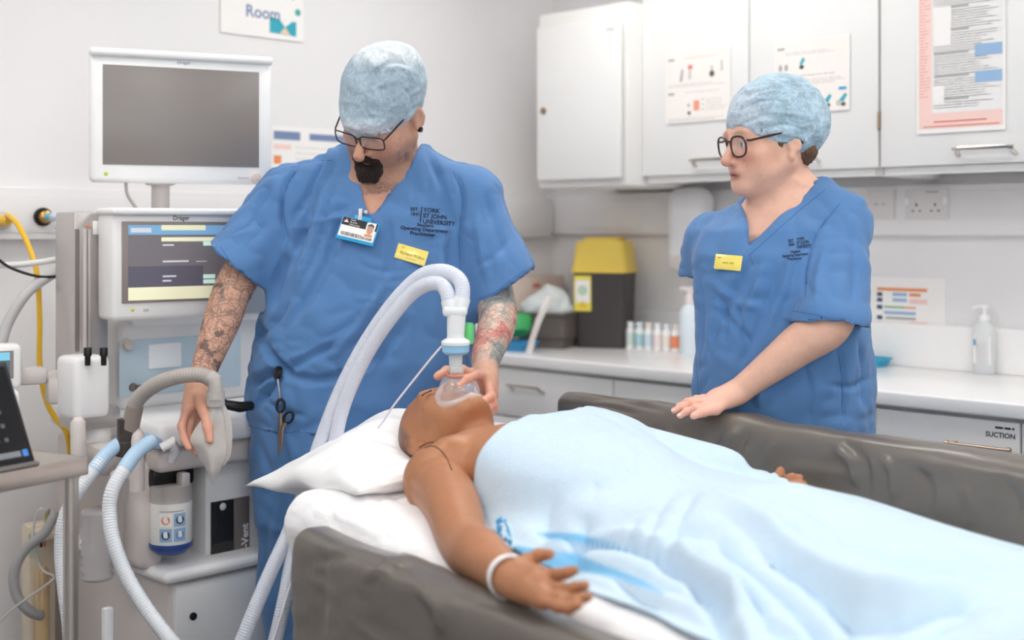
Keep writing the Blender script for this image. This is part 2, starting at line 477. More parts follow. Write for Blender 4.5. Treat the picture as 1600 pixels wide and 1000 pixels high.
STEEL = mat('brushed_steel', (214, 206, 198), 0.42, metal=1.0, noise=0.02, nscale=40)
CHROME = mat('satin_chrome', (206, 200, 192), 0.2, metal=1.0, noise=0.03)
NICKEL = mat('aged_nickel', (172, 150, 128), 0.3, metal=1.0, noise=0.05)
BLACK = mat('black_plastic', (22, 21, 21), 0.35, noise=0.05)
BLACKM = mat('matt_black', (16, 16, 17), 0.6)
INK = mat('black_ink', (38, 38, 42), 0.6)
INKG = mat('grey_ink', (172, 170, 169), 0.6)
INKL = mat('pale_grey_ink', (205, 201, 198), 0.6)
PAPER = mat('white_paper', (246, 243, 240), 0.55, noise=0.01)
GLASSC = mat('clear_plastic', (250, 252, 252), 0.06, trans=1.0, ior=1.25)
def ink(name, *c): return mat('ink_' + name, c, 0.55)
NAVY = ink('navy', 66, 80, 116); ORANGE = ink('orange', 236, 150, 96); TEAL = ink('teal', 52, 172, 190); PINK = ink('pink', 247, 212, 203)
RED = ink('red', 222, 128, 116); BLUEI = ink('blue', 152, 184, 218); BLUED = ink('mid_blue', 112, 150, 198); GREEN = ink('green', 92, 168, 104); YEL = ink('yellow', 240, 222, 92); BRN = ink('brown', 96, 90, 66)

# ------------------------------------------------------------------ room shell (axes turned 45 degrees to the camera)
BACK, RIGHT = 4.75, 5.07                       # y - x on the back wall, x + y on the right wall
YB, XR, XL, YF, HC = BACK / math.sqrt(2), RIGHT / math.sqrt(2), -2.1, -2.3, 2.65
S2 = math.sqrt(0.5)
CORNER = Vector(((RIGHT - BACK) / 2, (RIGHT + BACK) / 2, 0))
def room(x, y, z=0.0): return Vector((S2 * x - S2 * y, S2 * x + S2 * y, z))
def wall_piece(name, x0, x1, y0, y1, z0, z1, m):
    mb = MB(); mb.box(((x0 + x1) / 2, (y0 + y1) / 2, (z0 + z1) / 2), (x1 - x0, y1 - y0, z1 - z0)); 
    o = mb.done(name, m, sm=False); o.matrix_basis = Matrix.Rotation(R(45), 4, 'Z'); o['kind'] = 'structure'; return o
wall_piece('floor', XL, XR, YF, YB, -0.1, 0, FLOOR)
wall_piece('ceiling', XL, XR, YF, YB, HC, HC + 0.1, CEIL)
wall_piece('wall_back', XL, XR + 0.1, YB, YB + 0.1, 0, HC, WALL)
wall_piece('wall_right', XR, XR + 0.1, YF, YB, 0, HC, WALL)
WALLD = mat('darkened_wall_paint', (150, 152, 156), 0.7, noise=0.02, nscale=3)  # unseen camera-side walls, darkened so they bounce less light
wall_piece('wall_left', XL - 0.1, XL, YF, YB, 0, HC, WALLD)
wall_piece('wall_front', XL, XR, YF - 0.1, YF, 0, HC, WALLD)
# ceiling light panels
DIFF = mat('light_diffuser', (255, 253, 250), 0.5, emit=PANEL_POWER)
k = 0
for px in (-1.0, 0.75, 2.5):
    for py in (-1.2, 0.55, 2.3):
        t = thing('ceiling_light', 'square white LED light panel set in the ceiling', 'ceiling light', room(px, py, HC), R(45), 'ceiling light panels')
        mb = MB()
        for sx, sy, lx, ly in ((0, 0.31, 0.64, 0.02), (0, -0.31, 0.64, 0.02), (0.31, 0, 0.02, 0.6), (-0.31, 0, 0.02, 0.6)): mb.box((sx, sy, -0.012), (lx, ly, 0.022))
        mb.done('frame', WHITEP, t)
        MB().box((0, 0, -0.008), (0.6, 0.6, 0.012)).done('diffuser', DIFF, t)

def tR(u, out):   # position along the right wall (from the corner, towards the camera) of the image column u on the plane OUT metres off the wall
    k = (u - CU) / F; d = (RIGHT - out / S2) / (1 + k); return S2 * ((k * d - CORNER.x) - (d - CORNER.y)), d
def zv(v, d): return H - (v - CV) / F * d
def on_right(t, out, z=0.0): return CORNER + Vector((S2 * t - S2 * out, -S2 * t - S2 * out, z))
def tB(u, out):   # position along the back wall, negative to the left of the corner
    k = (u - CU) / F; d = (BACK - out / S2) / (1 - k); return S2 * ((k * d - CORNER.x) + (d - CORNER.y)), d
def on_back(t, out, z=0.0): return CORNER + Vector((S2 * t + S2 * out, S2 * t - S2 * out, z))
RR, RB = R(-45), R(45)

# trunking rails
def trunking(name, label_rot, pos, x0, x1, z0, z1):
    t = thing(name, None, None, pos, label_rot, kind='structure')
    L = x1 - x0; mb = MB(); mb.box(((x0 + x1) / 2, -0.0225, (z0 + z1) / 2), (L, 0.045, z1 - z0), 0.006); mb.done('rail_body', TRUNK, t)
    MB().box(((x0 + x1) / 2, -0.047, z0 + (z1 - z0) * 0.5), (L, 0.004, (z1 - z0) * 0.72), 0.001).done('rail_cover', WALL, t)
    return t
trunking('trim_1', RB, CORNER, -5.5, -0.055, 1.285, 1.425)
trunking('trim_2', RR, CORNER, 0.0, 5.6, 1.295, 1.445)
# splashback upstand behind the worktop
MB().box((2.8, -0.012, 0.965), (5.6, 0.02, 0.13), 0.003).done('trim_3', WORKT, None).matrix_basis = Matrix.Translation(CORNER) @ Matrix.Rotation(RR, 4, 'Z')
bpy.data.objects['trim_3']['kind'] = 'structure'

# ------------------------------------------------------------------ fitted furniture along the right wall
def bow_handle(parent, x0, x1, y, z, m=CHROME, drop=0.018, name='handle', r=0.0045):
    """flat bow handle: bar standing off the front with two curved ends"""
    mb = MB()
    pts = [(x0, y, z - drop), (x0 + 0.002, y - 0.012, z - drop * .6), (x0 + 0.012, y - 0.026, z), (x1 - 0.012, y - 0.026, z), (x1 - 0.002, y - 0.012, z - drop * .6), (x1, y, z - drop)]
    mb.tube(pts, r, 10, True, flat=1.6)
    mb.box(((x0 + x1) / 2, y - 0.027, z), (x1 - x0 + 0.012, 0.006, 0.009), 0.002)
    return mb.done(name, m, parent)
def bar_handle(parent, x0, x1, y, z, m=NICKEL):
    mb = MB(); mb.cyl((x0, y - 0.028, z), (x1, y - 0.028, z), 0.0055, n=14)
    for x in (x0 + 0.012, x1 - 0.012): mb.cyl((x, y, z), (x, y - 0.028, z), 0.0045, n=10)
    for x in (x0, x1): mb.cyl((x - 0.004, y - 0.028, z), (x + 0.004, y - 0.028, z), 0.0075, n=14)
    return mb.done('handle', m, parent)

random.seed(3)
def lines(p, x0, x1, z, m, h=0.0022, n=1, gap=0.006, jit=0.3):
    for i in range(n):
        e = x1 - (x1 - x0) * jit * random.random(); x = x0
        while x < e:
            l = random.uniform(.008, .03); p.rect(x, z - i * gap, min(x + l, e), z - i * gap + h, m); x += l + 0.003
OUT = 0.33
ZB, ZT = 1.462, 2.30
a0, _ = tR(1004, OUT); a1, _ = tR(1172, OUT); a2, _ = tR(1374, OUT); a3, _ = tR(1625, OUT); a4 = a3 + (a3 - a2)
def wall_cabinet(label, t0, doors):
    t1 = doors[-1]; wdt = t1 - t0
    t = thing('wall_cabinet', label, 'cabinet', on_right((t0 + t1) / 2, OUT / 2, ZB), RR)
    mb = MB(); D = OUT - 0.02
    for x in (-wdt / 2 + 0.009, wdt / 2 - 0.009): mb.box((x, 0.01, (ZT - ZB) / 2), (0.018, D, ZT - ZB))
    for z in (0.009 + 0.02, ZT - ZB - 0.009): mb.box((0, 0.01, z), (wdt - 0.036, D, 0.018))
    mb.box((0, D / 2, (ZT - ZB) / 2), (wdt - 0.036, 0.008, ZT - ZB - 0.04)); mb.box((0, -D / 2 + 0.005, 0.012), (wdt - 0.036, 0.012, 0.022))
    mb.done('carcass', WHITEP2, t)
    x = t0
    ds = []
    for e in doors:
        g = 0.0022; c = (x + e) / 2 - (t0 + t1) / 2
        mb = MB(); mb.box((c, -OUT / 2 + 0.004, (ZT - ZB) / 2 + 0.011), (e - x - 2 * g, 0.018, ZT - ZB - 0.026), 0.002)
        d = mb.done('door', LAMIN, t)
        ds.append((d, c, e - x)); x = e
    return t, ds
c1, d1 = wall_cabinet('white double-door wall cabinet with two picture notices, above the woman', a0, [a1, a2])
c2, d2 = wall_cabinet('white wall cabinet at the right edge with pink-bordered poster on its door', a2 + 0.004, [a3, a4])
yd = -OUT / 2 - 0.005
bow_handle(d1[0][0], d1[0][1] + 0.5 * d1[0][2] - 0.20, d1[0][1] + 0.5 * d1[0][2] - 0.05, yd, 0.067)
bow_handle(d1[1][0], d1[1][1] - 0.5 * d1[1][2] + 0.09, d1[1][1] - 0.5 * d1[1][2] + 0.24, yd, 0.067)
bow_handle(d2[0][0], d2[0][1] + 0.5 * d2[0][2] - 0.215, d2[0][1] + 0.5 * d2[0][2] - 0.06, yd, 0.064)
for z in (0.155, 0.70):
    mb = MB(); mb.box((d2[0][1] - 0.5 * d2[0][2] - 0.001, yd - 0.001, z), (0.006, 0.006, 0.052), 0.001); mb.cyl((d2[0][1] - 0.5 * d2[0][2] - 0.001, yd - 0.003, z - 0.022), (d2[0][1] - 0.5 * d2[0][2] - 0.001, yd - 0.003, z + 0.022), 0.0035, n=10)
    mb.done('hinge', NICKEL, d2[0][0])
# protruding cupboard at the far end
OC = 0.421
b0, bd0 = tR(836, OC); b1, bd1 = tR(976, OC)
wdt = b1 - b0; zt = 2.05
t = thing('drug_cupboard', 'white locked metal cupboard with round lock, left of the wall cabinets', 'cupboard', on_right((b0 + b1) / 2, OC / 2, ZB - 0.008), RR)
hh = zt - ZB + 0.008
MB().box((0, 0.008, hh / 2), (wdt, OC - 0.02, hh), 0.006).done('carcass', WHITEP2, t)
dd = MB().box((0.004, -OC / 2 - 0.004, hh / 2 - 0.012), (wdt - 0.03, 0.016, hh - 0.075), 0.004).done('door', LAMIN, t)
mb = MB(); mb.lathe([(0.0, 0), (0.012, 0), (0.012, 0.006), (0.0095, 0.008), (0, 0.008)], (-wdt / 2 + 0.052, -OC / 2 - 0.011, 0.262), 20, Matrix.Rotation(R(90), 3, 'X'))
mb.box((-wdt / 2 + 0.052, -OC / 2 - 0.0195, 0.262), (0.0025, 0.003, 0.011)); mb.done('lock', NICKEL, dd)
MB().box((wdt / 2 - 0.05, -OC / 2 - 0.0125, hh - 0.082), (0.034, 0.002, 0.022), 0.0005).done('plate', WHITEP, dd)

# base units and worktop
CT, CO = 0.90, 0.60
f0 = 0.02
WU = 5.5
mb = MB(); mb.box((WU / 2, -CO / 2, CT - 0.019), (WU, CO, 0.038), 0.006, seg=3)
wt = mb.done('worktop', WORKT, None); wt.matrix_basis = Matrix.Translation(CORNER) @ Matrix.Rotation(RR, 4, 'Z')
tag(wt, 'long white laminate worktop running along the right wall', 'worktop')
FO = 0.575
e1, _ = tR(960, FO); e2, _ = tR(1150, FO); e3, _ = tR(1368, FO); e4, _ = tR(1596, FO); e5 = e4 + 0.55; e6 = e5 + 0.6
spans = [(0.0, e1, 'white base unit below the yellow-lidded bin, under the worktop'), (e1, e2, 'white base unit behind the far padded rail, left of the woman'),
         (e2, e3, 'white base unit hidden behind the woman at the rail'), (e3, e4, 'white base unit with drawer marked SUCTION beside the woman'), (e4, e5, 'white base unit at the right edge of the picture'), (e5, e6, 'white base unit past the right edge of the picture')]
for i, (x0, x1, lab) in enumerate(spans):
    wd = x1 - x0
    t = thing('base_unit', lab, 'cabinet', on_right((x0 + x1) / 2, FO / 2, 0), RR)
    mb = MB(); D = FO - 0.02
    for x in (-wd / 2 + 0.009, wd / 2 - 0.009): mb.box((x, 0.01, 0.48), (0.018, D, 0.76))
    mb.box((0, 0.01, 0.11), (wd - 0.036, D, 0.018)); mb.box((0, D / 2, 0.48), (wd - 0.036, 0.008, 0.72)); mb.box((0, -D / 2 + 0.02, 0.852), (wd - 0.036, 0.03, 0.018)); mb.box((0, -D / 2 + 0.07, 0.05), (wd, 0.015, 0.1))
    mb.done('carcass', WHITEP2, t)
    dr = MB().box((0, -FO / 2 + 0.004, 0.772), (wd - 0.006, 0.018, 0.158), 0.002).done('drawer', LAMIN, t)
    n = 2 if wd > 0.6 else 1
    for j in range(n):
        w2 = wd / n; c = -wd / 2 + w2 * (j + .5)
        d = MB().box((c, -FO / 2 + 0.004, 0.398), (w2 - 0.006, 0.018, 0.58), 0.002).done('door', LAMIN, t)
        bow_handle(d, c - 0.07, c + 0.07, -FO / 2 - 0.005, 0.64)
    y = -FO / 2 - 0.005
    if i == 3:
        bar_handle(dr, 0.0 + 0.02, 0.02 + 0.155, y, 0.787)
        p = Print(); p.text('SUCTION', wd / 2 - 0.012, 0.812, 0.017, INK, 'RIGHT', bold=0.0004); lines(p, wd / 2 - 0.062, wd / 2 - 0.014, 0.833, INK, h=.005, jit=.05)
        p.done('drawer_label', dr, Matrix.Translation((0, y - 0.0006, 0)))
    else:
        hx = {0: tR(827, FO)[0] - (x0 + x1) / 2}.get(i, 0.0)
        bow_handle(dr, hx - 0.07, hx + 0.07, y, 0.80)

# notices taped to the doors
def poster(label, parent_pos, rot, wd, ht, fn, cat='notice', name='notice', thick=0.0015):
    t = thing(name, label, cat, parent_pos, rot)
    MB().box((0, -thick / 2, ht / 2), (wd, thick, ht)).done('sheet', PAPER, t)
    p = Print(); fn(p, wd, ht); p.done('print', t, Matrix.Translation((0, -thick - 0.0004, 0)))
    return t
def right_rect(u0, v1, u1, v0, out):
    x0, da = tR(u0, out); x1, db = tR(u1, out); z1 = zv(v0, da); z0 = zv(v1, da); return x0, x1, z0, z1
DO = OUT + 0.0082
x0, x1, z0, z1 = right_rect(1041, 194, 1142, 84, DO)
def art1(p, w_, h_):
    p.rect(-w_ / 2 + .004, .004, w_ / 2 - .004, h_ - .004, mat('ink_cream', (247, 240, 234), .6), -0.0001)
    for zz in (0.93, 0.45):
        p.rect(-w_ / 2 + .01, h_ * zz - .012, -w_ / 2 + .034, h_ * zz - .005, INKG); lines(p, -w_ * .2, w_ * .4, h_ * zz - .008, INKL); lines(p, -w_ / 2 + .01, w_ * .45, h_ * (zz - .4), INKL, n=2)
    p.poly([(-w_ * .28, h_ * .58), (-w_ * .25, h_ * .76), (-w_ * .22, h_ * .74), (-w_ * .24, h_ * .58)], INKG); p.rect(-w_ * .15, h_ * .74, -w_ * .08, h_ * .8, RED); p.rect(-w_ * .14, h_ * .6, -w_ * .1, h_ * .73, INKL)
    p.disc(w_ * .22, h_ * .65, .01, BRN); p.rect(w_ * .2, h_ * .69, w_ * .24, h_ * .76, INKL); p.rect(w_ * .36, h_ * .68, w_ * .38, h_ * .82, INKG)
    p.rect(-w_ * .06, h_ * .16, w_ * .03, h_ * .3, ink('salmon', 240, 160, 130)); p.disc(-w_ * .13, h_ * .13, .006, INK)
    p.disc(-w_ * .14, h_ * .24, .005, INKG)
    for q in range(3): p.disc(w_ * .08, h_ * (.17 + q * .07), .003, INKG)
    lines(p, w_ * .12, w_ * .46, h_ * .3, INKL, n=5, gap=.008)
poster('cream picture notice with orange block on the far wall cabinet door', on_right((x0 + x1) / 2, DO, z0), RR, x1 - x0, z1 - z0, art1)
x0, x1, z0, z1 = right_rect(1211, 180, 1328, 66, DO)
def art2(p, w_, h_):
    p.rect(-w_ / 2 + .004, .004, w_ / 2 - .004, h_ - .004, mat('ink_cream', (247, 240, 234), .6), -0.0001)
    p.rect(-w_ / 2 + .01, h_ * .87, -w_ / 2 + .034, h_ * .87 + .007, INKG); lines(p, -w_ * .35, w_ * .45, h_ * .82, INKL, n=2)
    p.disc(-w_ * .13, h_ * .62, .008, INK, rz=.006); p.poly([(-w_ * .16, h_ * .66), (-w_ * .12, h_ * .75), (-w_ * .08, h_ * .72), (-w_ * .13, h_ * .64)], TEAL)
    for q in (-.42, -.34): p.disc(w_ * q, h_ * .63, .006, INKG, rz=.01)
    lines(p, -w_ * .45, w_ * .45, h_ * .5, INKG, n=1); lines(p, -w_ * .2, w_ * .45, h_ * .44, INKL, n=3)
    for q in (0.02, .22, .42): p.disc(w_ * q, h_ * .08, .008, BRN, rz=.006); p.poly([(w_ * (q - .06), h_ * .13), (w_ * (q + .02), h_ * .23), (w_ * (q + .05), h_ * .2), (w_ * q, h_ * .11)], TEAL); p.disc(w_ * (q - .06), h_ * .1, .009, INKL)
    p.rect(w_ * .36, h_ * .27, w_ * .46, h_ * .31, ink('cyan', 40, 160, 210))
poster('cream picture notice with dark round vials on the cabinet door behind the woman', on_right((x0 + x1) / 2, DO, z0), RR, x1 - x0, z1 - z0, art2)
x0, x1, z0, z1 = right_rect(1433, 210, 1571, -60, DO)
def art3(p, w_, h_):
    gl = mat('ink_page', (238, 236, 234), .5)
    p.rect(-w_ / 2 + .006, .012, w_ / 2 - .006, h_ - .004, PINK, -0.0001); p.rect(-w_ / 2 + w_ * .18, h_ * .115, w_ / 2 - .006, h_ - .006, gl)
    z = h_ * .95; i = 0
    while z > h_ * .14:
        if i % 9 == 8: p.rect(-w_ * .3, z, w_ * .1, z + .006, INKG, .0002)
        else: lines(p, -w_ * .3, w_ * .46, z, INKL if i % 3 else INKG, h=.0018, jit=.35)
        z -= .0068; i += 1
    for f_ in (.27, .42): p.rect(w_ * .17, h_ * f_, w_ * .47, h_ * (f_ + .065), BLUEI, .0004); lines(p, w_ * .19, w_ * .45, h_ * (f_ + .045), BLUED, n=4, gap=.006)
    p.rect(-w_ * .3, h_ * .5, -w_ * .1, h_ * .72, PAPER, .0003); p.rect(-w_ * .3, h_ * .16, -w_ * .18, h_ * .27, PAPER, .0003)
    z = h_ * .95
    while z > h_ * .2: lines(p, -w_ * .47, -w_ * .34, z, RED, h=.0016, jit=.5); z -= .0085
    p.rect(-w_ * .42, h_ * .035, w_ * .44, h_ * .035 + .003, RED, .0003); p.rect(-w_ * .3, h_ * .06, w_ * .3, h_ * .06 + .004, RED, .0003)
poster('pink-bordered document poster with two blue boxes on the right cabinet door', on_right((x0 + x1) / 2, DO, z0), RR, x1 - x0, z1 - z0, art3, 'poster', 'poster')
x0, x1, z0, z1 = right_rect(1352, 556, 1477, 432, 0.004)
def art4(p, w_, h_):
    p.rect(-w_ * .35, h_ * .83, w_ * .28, h_ * .87, ORANGE)
    for q, zz in enumerate((.76, .69, .60, .47)): p.rect(-w_ * .35, h_ * zz, -w_ * .28, h_ * (zz + .05), NAVY)
    p.rect(-w_ * .15, h_ * .77, w_ * .03, h_ * .81, BLUEI); p.rect(w_ * .06, h_ * .77, w_ * .2, h_ * .81, ORANGE); p.rect(-w_ * .15, h_ * .7, w_ * .03, h_ * .74, BLUEI); p.rect(w_ * .06, h_ * .68, w_ * .28, h_ * .74, PINK)
    p.rect(-w_ * .26, h_ * .62, w_ * .14, h_ * .64, GREEN); p.rect(w_ * .0, h_ * .62, w_ * .14, h_ * .64, ORANGE, .0002); p.rect(-w_ * .26, h_ * .54, w_ * .14, h_ * .58, BLUEI); p.rect(-w_ * .24, h_ * .48, w_ * .14, h_ * .51, INKG); p.rect(w_ * .06, h_ * .4, w_ * .28, h_ * .46, PINK)
    lines(p, -w_ * .4, w_ * .4, h_ * .2, INKL, n=3, gap=.012)
poster('white chart notice with orange bar and navy squares on the wall right of the woman', on_right((x0 + x1) / 2, 0.001, z0), RR, x1 - x0, z1 - z0, art4)

# sockets on the trunking
SOCK = mat('socket_plastic', (226, 222, 220), 0.35)
def socket(u0, v1, u1, v0, gangs, label, name):
    out = 0.05; x0, x1, z0, z1 = right_rect(u0, v1, u1, v0, out); wd, ht = x1 - x0, z1 - z0
    t = thing(name, label, 'socket', on_right((x0 + x1) / 2, out, (z0 + z1) / 2), RR)
    MB().box((0, -0.004, 0), (wd, 0.009, ht), 0.003).done('face_plate', SOCK, t)
    for g in range(gangs):
        cx = (g - (gangs - 1) / 2) * wd * 0.44
        mb = MB()
        if gangs > 1:
            mb.box((cx, -0.0088, -ht * .02), (0.0042, 0.002, 0.009)); mb.box((cx - 0.011, -0.0088, -ht * .22), (0.0075, 0.002, 0.0035)); mb.box((cx + 0.011, -0.0088, -ht * .22), (0.0075, 0.002, 0.0035))
            mb.done('pin_slots', BLACKM, t)
            MB().box((cx + (0.03 if g else -0.03), -0.0095, ht * .1), (0.011, 0.005, 0.02), 0.001).done('switch', WHITEP, t)
        else:
            mb.box((cx - .012, -0.0088, 0), (0.012, 0.002, 0.004)); mb.box((cx + .012, -0.0088, 0), (0.012, 0.002, 0.004)); mb.done('screw_cover', INKG, t)
    if gangs > 1: MB().box((wd * .15, -0.0088, ht * .4), (wd * .3, 0.001, 0.004)).done('label_strip', INKG, t)
    return t
socket(1356, 342, 1398, 297, 1, 'single blank white socket plate on the trunking beside the woman', 'outlet_plate')
socket(1416, 343, 1482, 296, 2, 'white double plug socket on the trunking under the wall cabinets', 'double_socket')

# ------------------------------------------------------------------ things on the worktop
def on_top(u, v, z=CT):  # a point on the worktop seen at (u, v)
    d = (H - z) * F / (v - CV); return Vector(((u - CU) / F * d, d, z))
SEA = R(-45)
# sharps bin
p = on_top(945, 541); t = thing('sharps_bin', 'black sharps bin with bright yellow lid on the worktop', 'bin', p, R(-20))
BINB = mat('black_bin_plastic', (70, 65, 64), 0.45, noise=0.05); BINY = mat('yellow_lid_plastic', (240, 208, 92), 0.42, noise=0.03, sss=0.05)
def tapered_box(mb, w0, d0, w1, d1, z0, z1, r=0.02, n=5, mi=0):
    def ring(w_, d_, z):
        pts = []
        for cx, cy, a0 in ((w_ / 2 - r, d_ / 2 - r, 0), (-w_ / 2 + r, d_ / 2 - r, 90), (-w_ / 2 + r, -d_ / 2 + r, 180), (w_ / 2 - r, -d_ / 2 + r, 270)):
            for k in range(n): a = R(a0 + 90 * k / (n - 1)); pts.append((cx + r * math.cos(a), cy + r * math.sin(a), z))
        return [mb.bm.verts.new(q) for q in pts]
    A, B = ring(w0, d0, z0), ring(w1, d1, z1); m = len(A)
    for i in range(m): mb.bm.faces.new((A[i], A[(i + 1) % m], B[(i + 1) % m], B[i])).material_index = mi
    mb.bm.faces.new(list(reversed(A))).material_index = mi; mb.bm.faces.new(B).material_index = mi
    return mb
mb = MB(); tapered_box(mb, .170, .155, .193, .165, 0, .268); mb.sharp = 50; mb.done('bin_body', BINB, t)
mb = MB(); tapered_box(mb, .202, .176, .202, .176, .262, .278, .02); tapered_box(mb, .198, .17, .176, .15, .278, .372, .022); tapered_box(mb, .14, .11, .13, .1, .372, .386, .02); mb.sharp = 50; mb.done('lid', BINY, t)
p_ = Print(); p_.rect(-.088, .128, -.026, .252, YEL); p_.rect(-.083, .158, -.031, .236, PAPER, .0005); p_.disc(-.057, .2, .018, ink('pale_green', 196, 216, 190), .0008); p_.poly([(-.075, .14), (-.057, .165), (-.039, .14)], mat('ink_amber', (236, 196, 60), .5), .0008)
p_.done('warning_label', t, Matrix.Translation((0, -.0785, 0)) @ Matrix.Rotation(R(1.07), 4, 'X'), label='yellow and white warning label')
# grey storage tubs
TUB = mat('dark_grey_tub', (98, 90, 86), 0.5, noise=0.05)
def tub(u, v, w_, d_, h_, rot, label, m=TUB, name='storage_tub'):
    t = thing(name, label, 'tub', on_top(u, v) if u else v, rot)
    mb = MB(); tapered_box(mb, w_ * .9, d_ * .88, w_, d_, 0, h_, .012)
    top = [f for f in mb.bm.faces if f.normal.z > .9 or all(abs(vv.co.z - h_) < 1e-6 for vv in f.verts)]
    r = bmesh.ops.inset_region(mb.bm, faces=top, thickness=0.006); 
    bmesh.ops.translate(mb.bm, verts=list(set(vv for f in top for vv in f.verts)), vec=(0, 0, -h_ * .7)); mb.sharp = 50
    mb.done('tub_body', m, t)
    MB_ = MB(); 
    for sx, sy, lx, ly in ((0, d_ / 2, w_ + .012, .012), (0, -d_ / 2, w_ + .012, .012), (w_ / 2, 0, .012, d_), (-w_ / 2, 0, .012, d_)): MB_.box((sx, sy, h_ - .006), (lx, ly, .012), .003)
    MB_.done('rim', m, t); return t
tub(856, 542, .19, .14, .125, R(-28), 'dark grey storage tub on the worktop beside the sharps bin')
tub(None, on_back(-.19, .165, CT), .17, .13, .135, R(45), 'dark grey storage tub at the back corner of the worktop')
# clear bag bulging from the tub
BAGM = mat('clear_bag_film', (226, 232, 230), 0.25, noise=0.1, nscale=14, alpha=0.8)
q = on_top(856, 542); S = SDF(q + Vector((-.13, -.1, .06)), q + Vector((.13, .12, .24)), .005)
S.ell(q + Vector((0, .0, .13)), (.095, .06, .05)).ell(q + Vector((.01, .01, .165)), (.06, .045, .045), k=.04).ell(q + Vector((-.045, 0, .15)), (.045, .045, .03), k=.03).cone(q + Vector((.03, 0, .17)), q + Vector((.0, .0, .215)), .03, .008, .03)
X, Y, Z = S._pts(tuple(slice(0, n_) for n_ in S.n)); PP = np.stack(np.broadcast_arrays(X, Y, Z), -1); S.D += (np.abs(vnoise(PP, 26, 2)) * .012).astype(np.float32)
me, V, Q = quad_mesh('plastic_bag', [S.nets(0)]); o = link('plastic_bag', me, BAGM); tag(o, 'crumpled clear plastic bag bulging out of the dark grey tub', 'bag')
# packaging box behind, green bowl, blue tray, syringe-like handle
CARD = mat('pale_card', (232, 212, 200), 0.6, noise=0.03)
t = thing('packaging_box', 'pale pink cardboard box behind the dark tubs on the worktop', 'box', on_back(-.2, .055, CT), R(45))
mb = MB(); mb.box((0, 0, .12), (.3, .09, .24), .002); mb.done('carton', CARD, t)
mb = MB(); mb.box((0, -.0225, .2415), (.298, .043, .003)); mb.box((0, .0225, .2415), (.298, .043, .003)); mb.done('flap', CARD, t)
p_ = Print(); p_.rect(-.02, .2, .02, .215, RED); p_.done('print', t, Matrix.Translation((0, -.0456, 0)))
t = thing('kidney_bowl', 'bright green plastic bowl on the blue tray beside the dark tub', 'bowl', on_top(811, 546) + Vector((0, 0, .026)), R(20))
mb = MB(); mb.lathe([(0, .0), (.035, .0), (.05, .02), (.058, .05), (.0625, .052), (.06, .056), (.053, .052), (.046, .02), (.032, .006), (0, .006)], n=32, sx=1.0, sy=.72); mb.bm.transform(Matrix.Rotation(R(-38), 4, 'X') @ Matrix.Translation((0, .0, .0))); mb.bm.transform(Matrix.Translation((0, 0, .03))); mb.done('bowl', mat('green_plastic', (72, 178, 104), .35), t)
t = thing('blue_tray', 'small bright blue tray under the green bowl on the worktop', 'tray', on_top(806, 547), R(-30))
mb = MB(); tapered_box(mb, .11, .09, .13, .105, 0, .026, .014); mb.sharp = 50; mb.done('tray_body', mat('blue_tray_plastic', (52, 140, 190), .4), t)
mb = MB()
for sx, sy, lx, ly in ((0, .05, .13, .006), (0, -.05, .13, .006), (.062, 0, .006, .1), (-.062, 0, .006, .1)): mb.box((sx, sy, .029), (lx, ly, .008), .002)
mb.done('rim', mat('blue_tray_plastic', (52, 140, 190), .4), t)
t = thing('plastic_scoop', 'pale plastic handle leaning against the dark grey tub', 'scoop', on_top(832, 552), R(0))
mb = MB(); mb.tube([(0, -.015, .05), (.02, -.02, .11), (.045, -.01, .165), (.055, 0, .19)], [.010, .011, .012, .008], 12, flat=.6); mb.done('handle', mat('pale_plastic', (226, 218, 214), .4), t)
mb = MB(); mb.tube([(-.012, -.012, .0), (0, -.015, .05)], [.013, .010], 12); mb.done('grip', mat('pale_plastic', (226, 218, 214), .4), t)
# row of small bottles
cols = [((214, 226, 218), 'pale green'), ((176, 214, 222), 'pale blue'), ((206, 222, 232), 'ice blue'), ((236, 224, 222), 'pinkish white'), ((240, 232, 226), 'cream'), ((238, 150, 108), 'orange'), ((244, 196, 160), 'peach')]
for i, (c, nm) in enumerate(cols):
    u = 985 + 14.2 * i
    t = thing('medicine_bottle', '%s labelled small medicine bottle, %s in the row beside the sharps bin' % (nm, ['first', 'second', 'third', 'fourth', 'fifth', 'sixth', 'last'][i]), 'bottle', on_top(u, 544 + i * 1.1), R(-45), 'row of small medicine bottles')
    mb = MB(); mb.lathe([(0, 0), (.0155, 0), (.0165, .002), (.0165, .062), (.013, .07), (.009, .074), (0, .074)], n=18); mb.done('bottle_body', mat('bottle_plastic', (244, 244, 242), .35), t)
    mb = MB(); mb.lathe([(.0169, .012), (.0169, .054)], n=18, caps=False); mb.done('label', mat('bottle_label_%d' % i, c, .5), t)
    mb = MB(); mb.lathe([(0, .074), (.012, .074), (.012, .09), (.011, .092), (0, .092)], n=18); mb.done('cap', mat('bottle_cap_%d' % (i % 3), [(240, 242, 242), (220, 232, 236), (236, 226, 220)][i % 3], .4), t)
# taller pale blue dispenser bottle behind the woman
t = thing('spray_bottle', 'tall pale blue bottle with white top just left of the woman', 'bottle', on_top(1078, 552), R(-45))
mb = MB(); mb.lathe([(0, 0), (.034, 0), (.036, .004), (.036, .13), (.03, .15), (.014, .165), (0, .165)], n=24); mb.done('bottle_body', mat('pale_blue_bottle', (224, 234, 242), .3), t)
mb = MB(); mb.lathe([(0, .165), (.016, .165), (.016, .19), (.01, .192), (.01, .21), (0, .21)], n=20); mb.box((-.012, 0, .215), (.05, .02, .014), .004); mb.done('cap', mat('pinkish_cap', (238, 228, 226), .4), t)
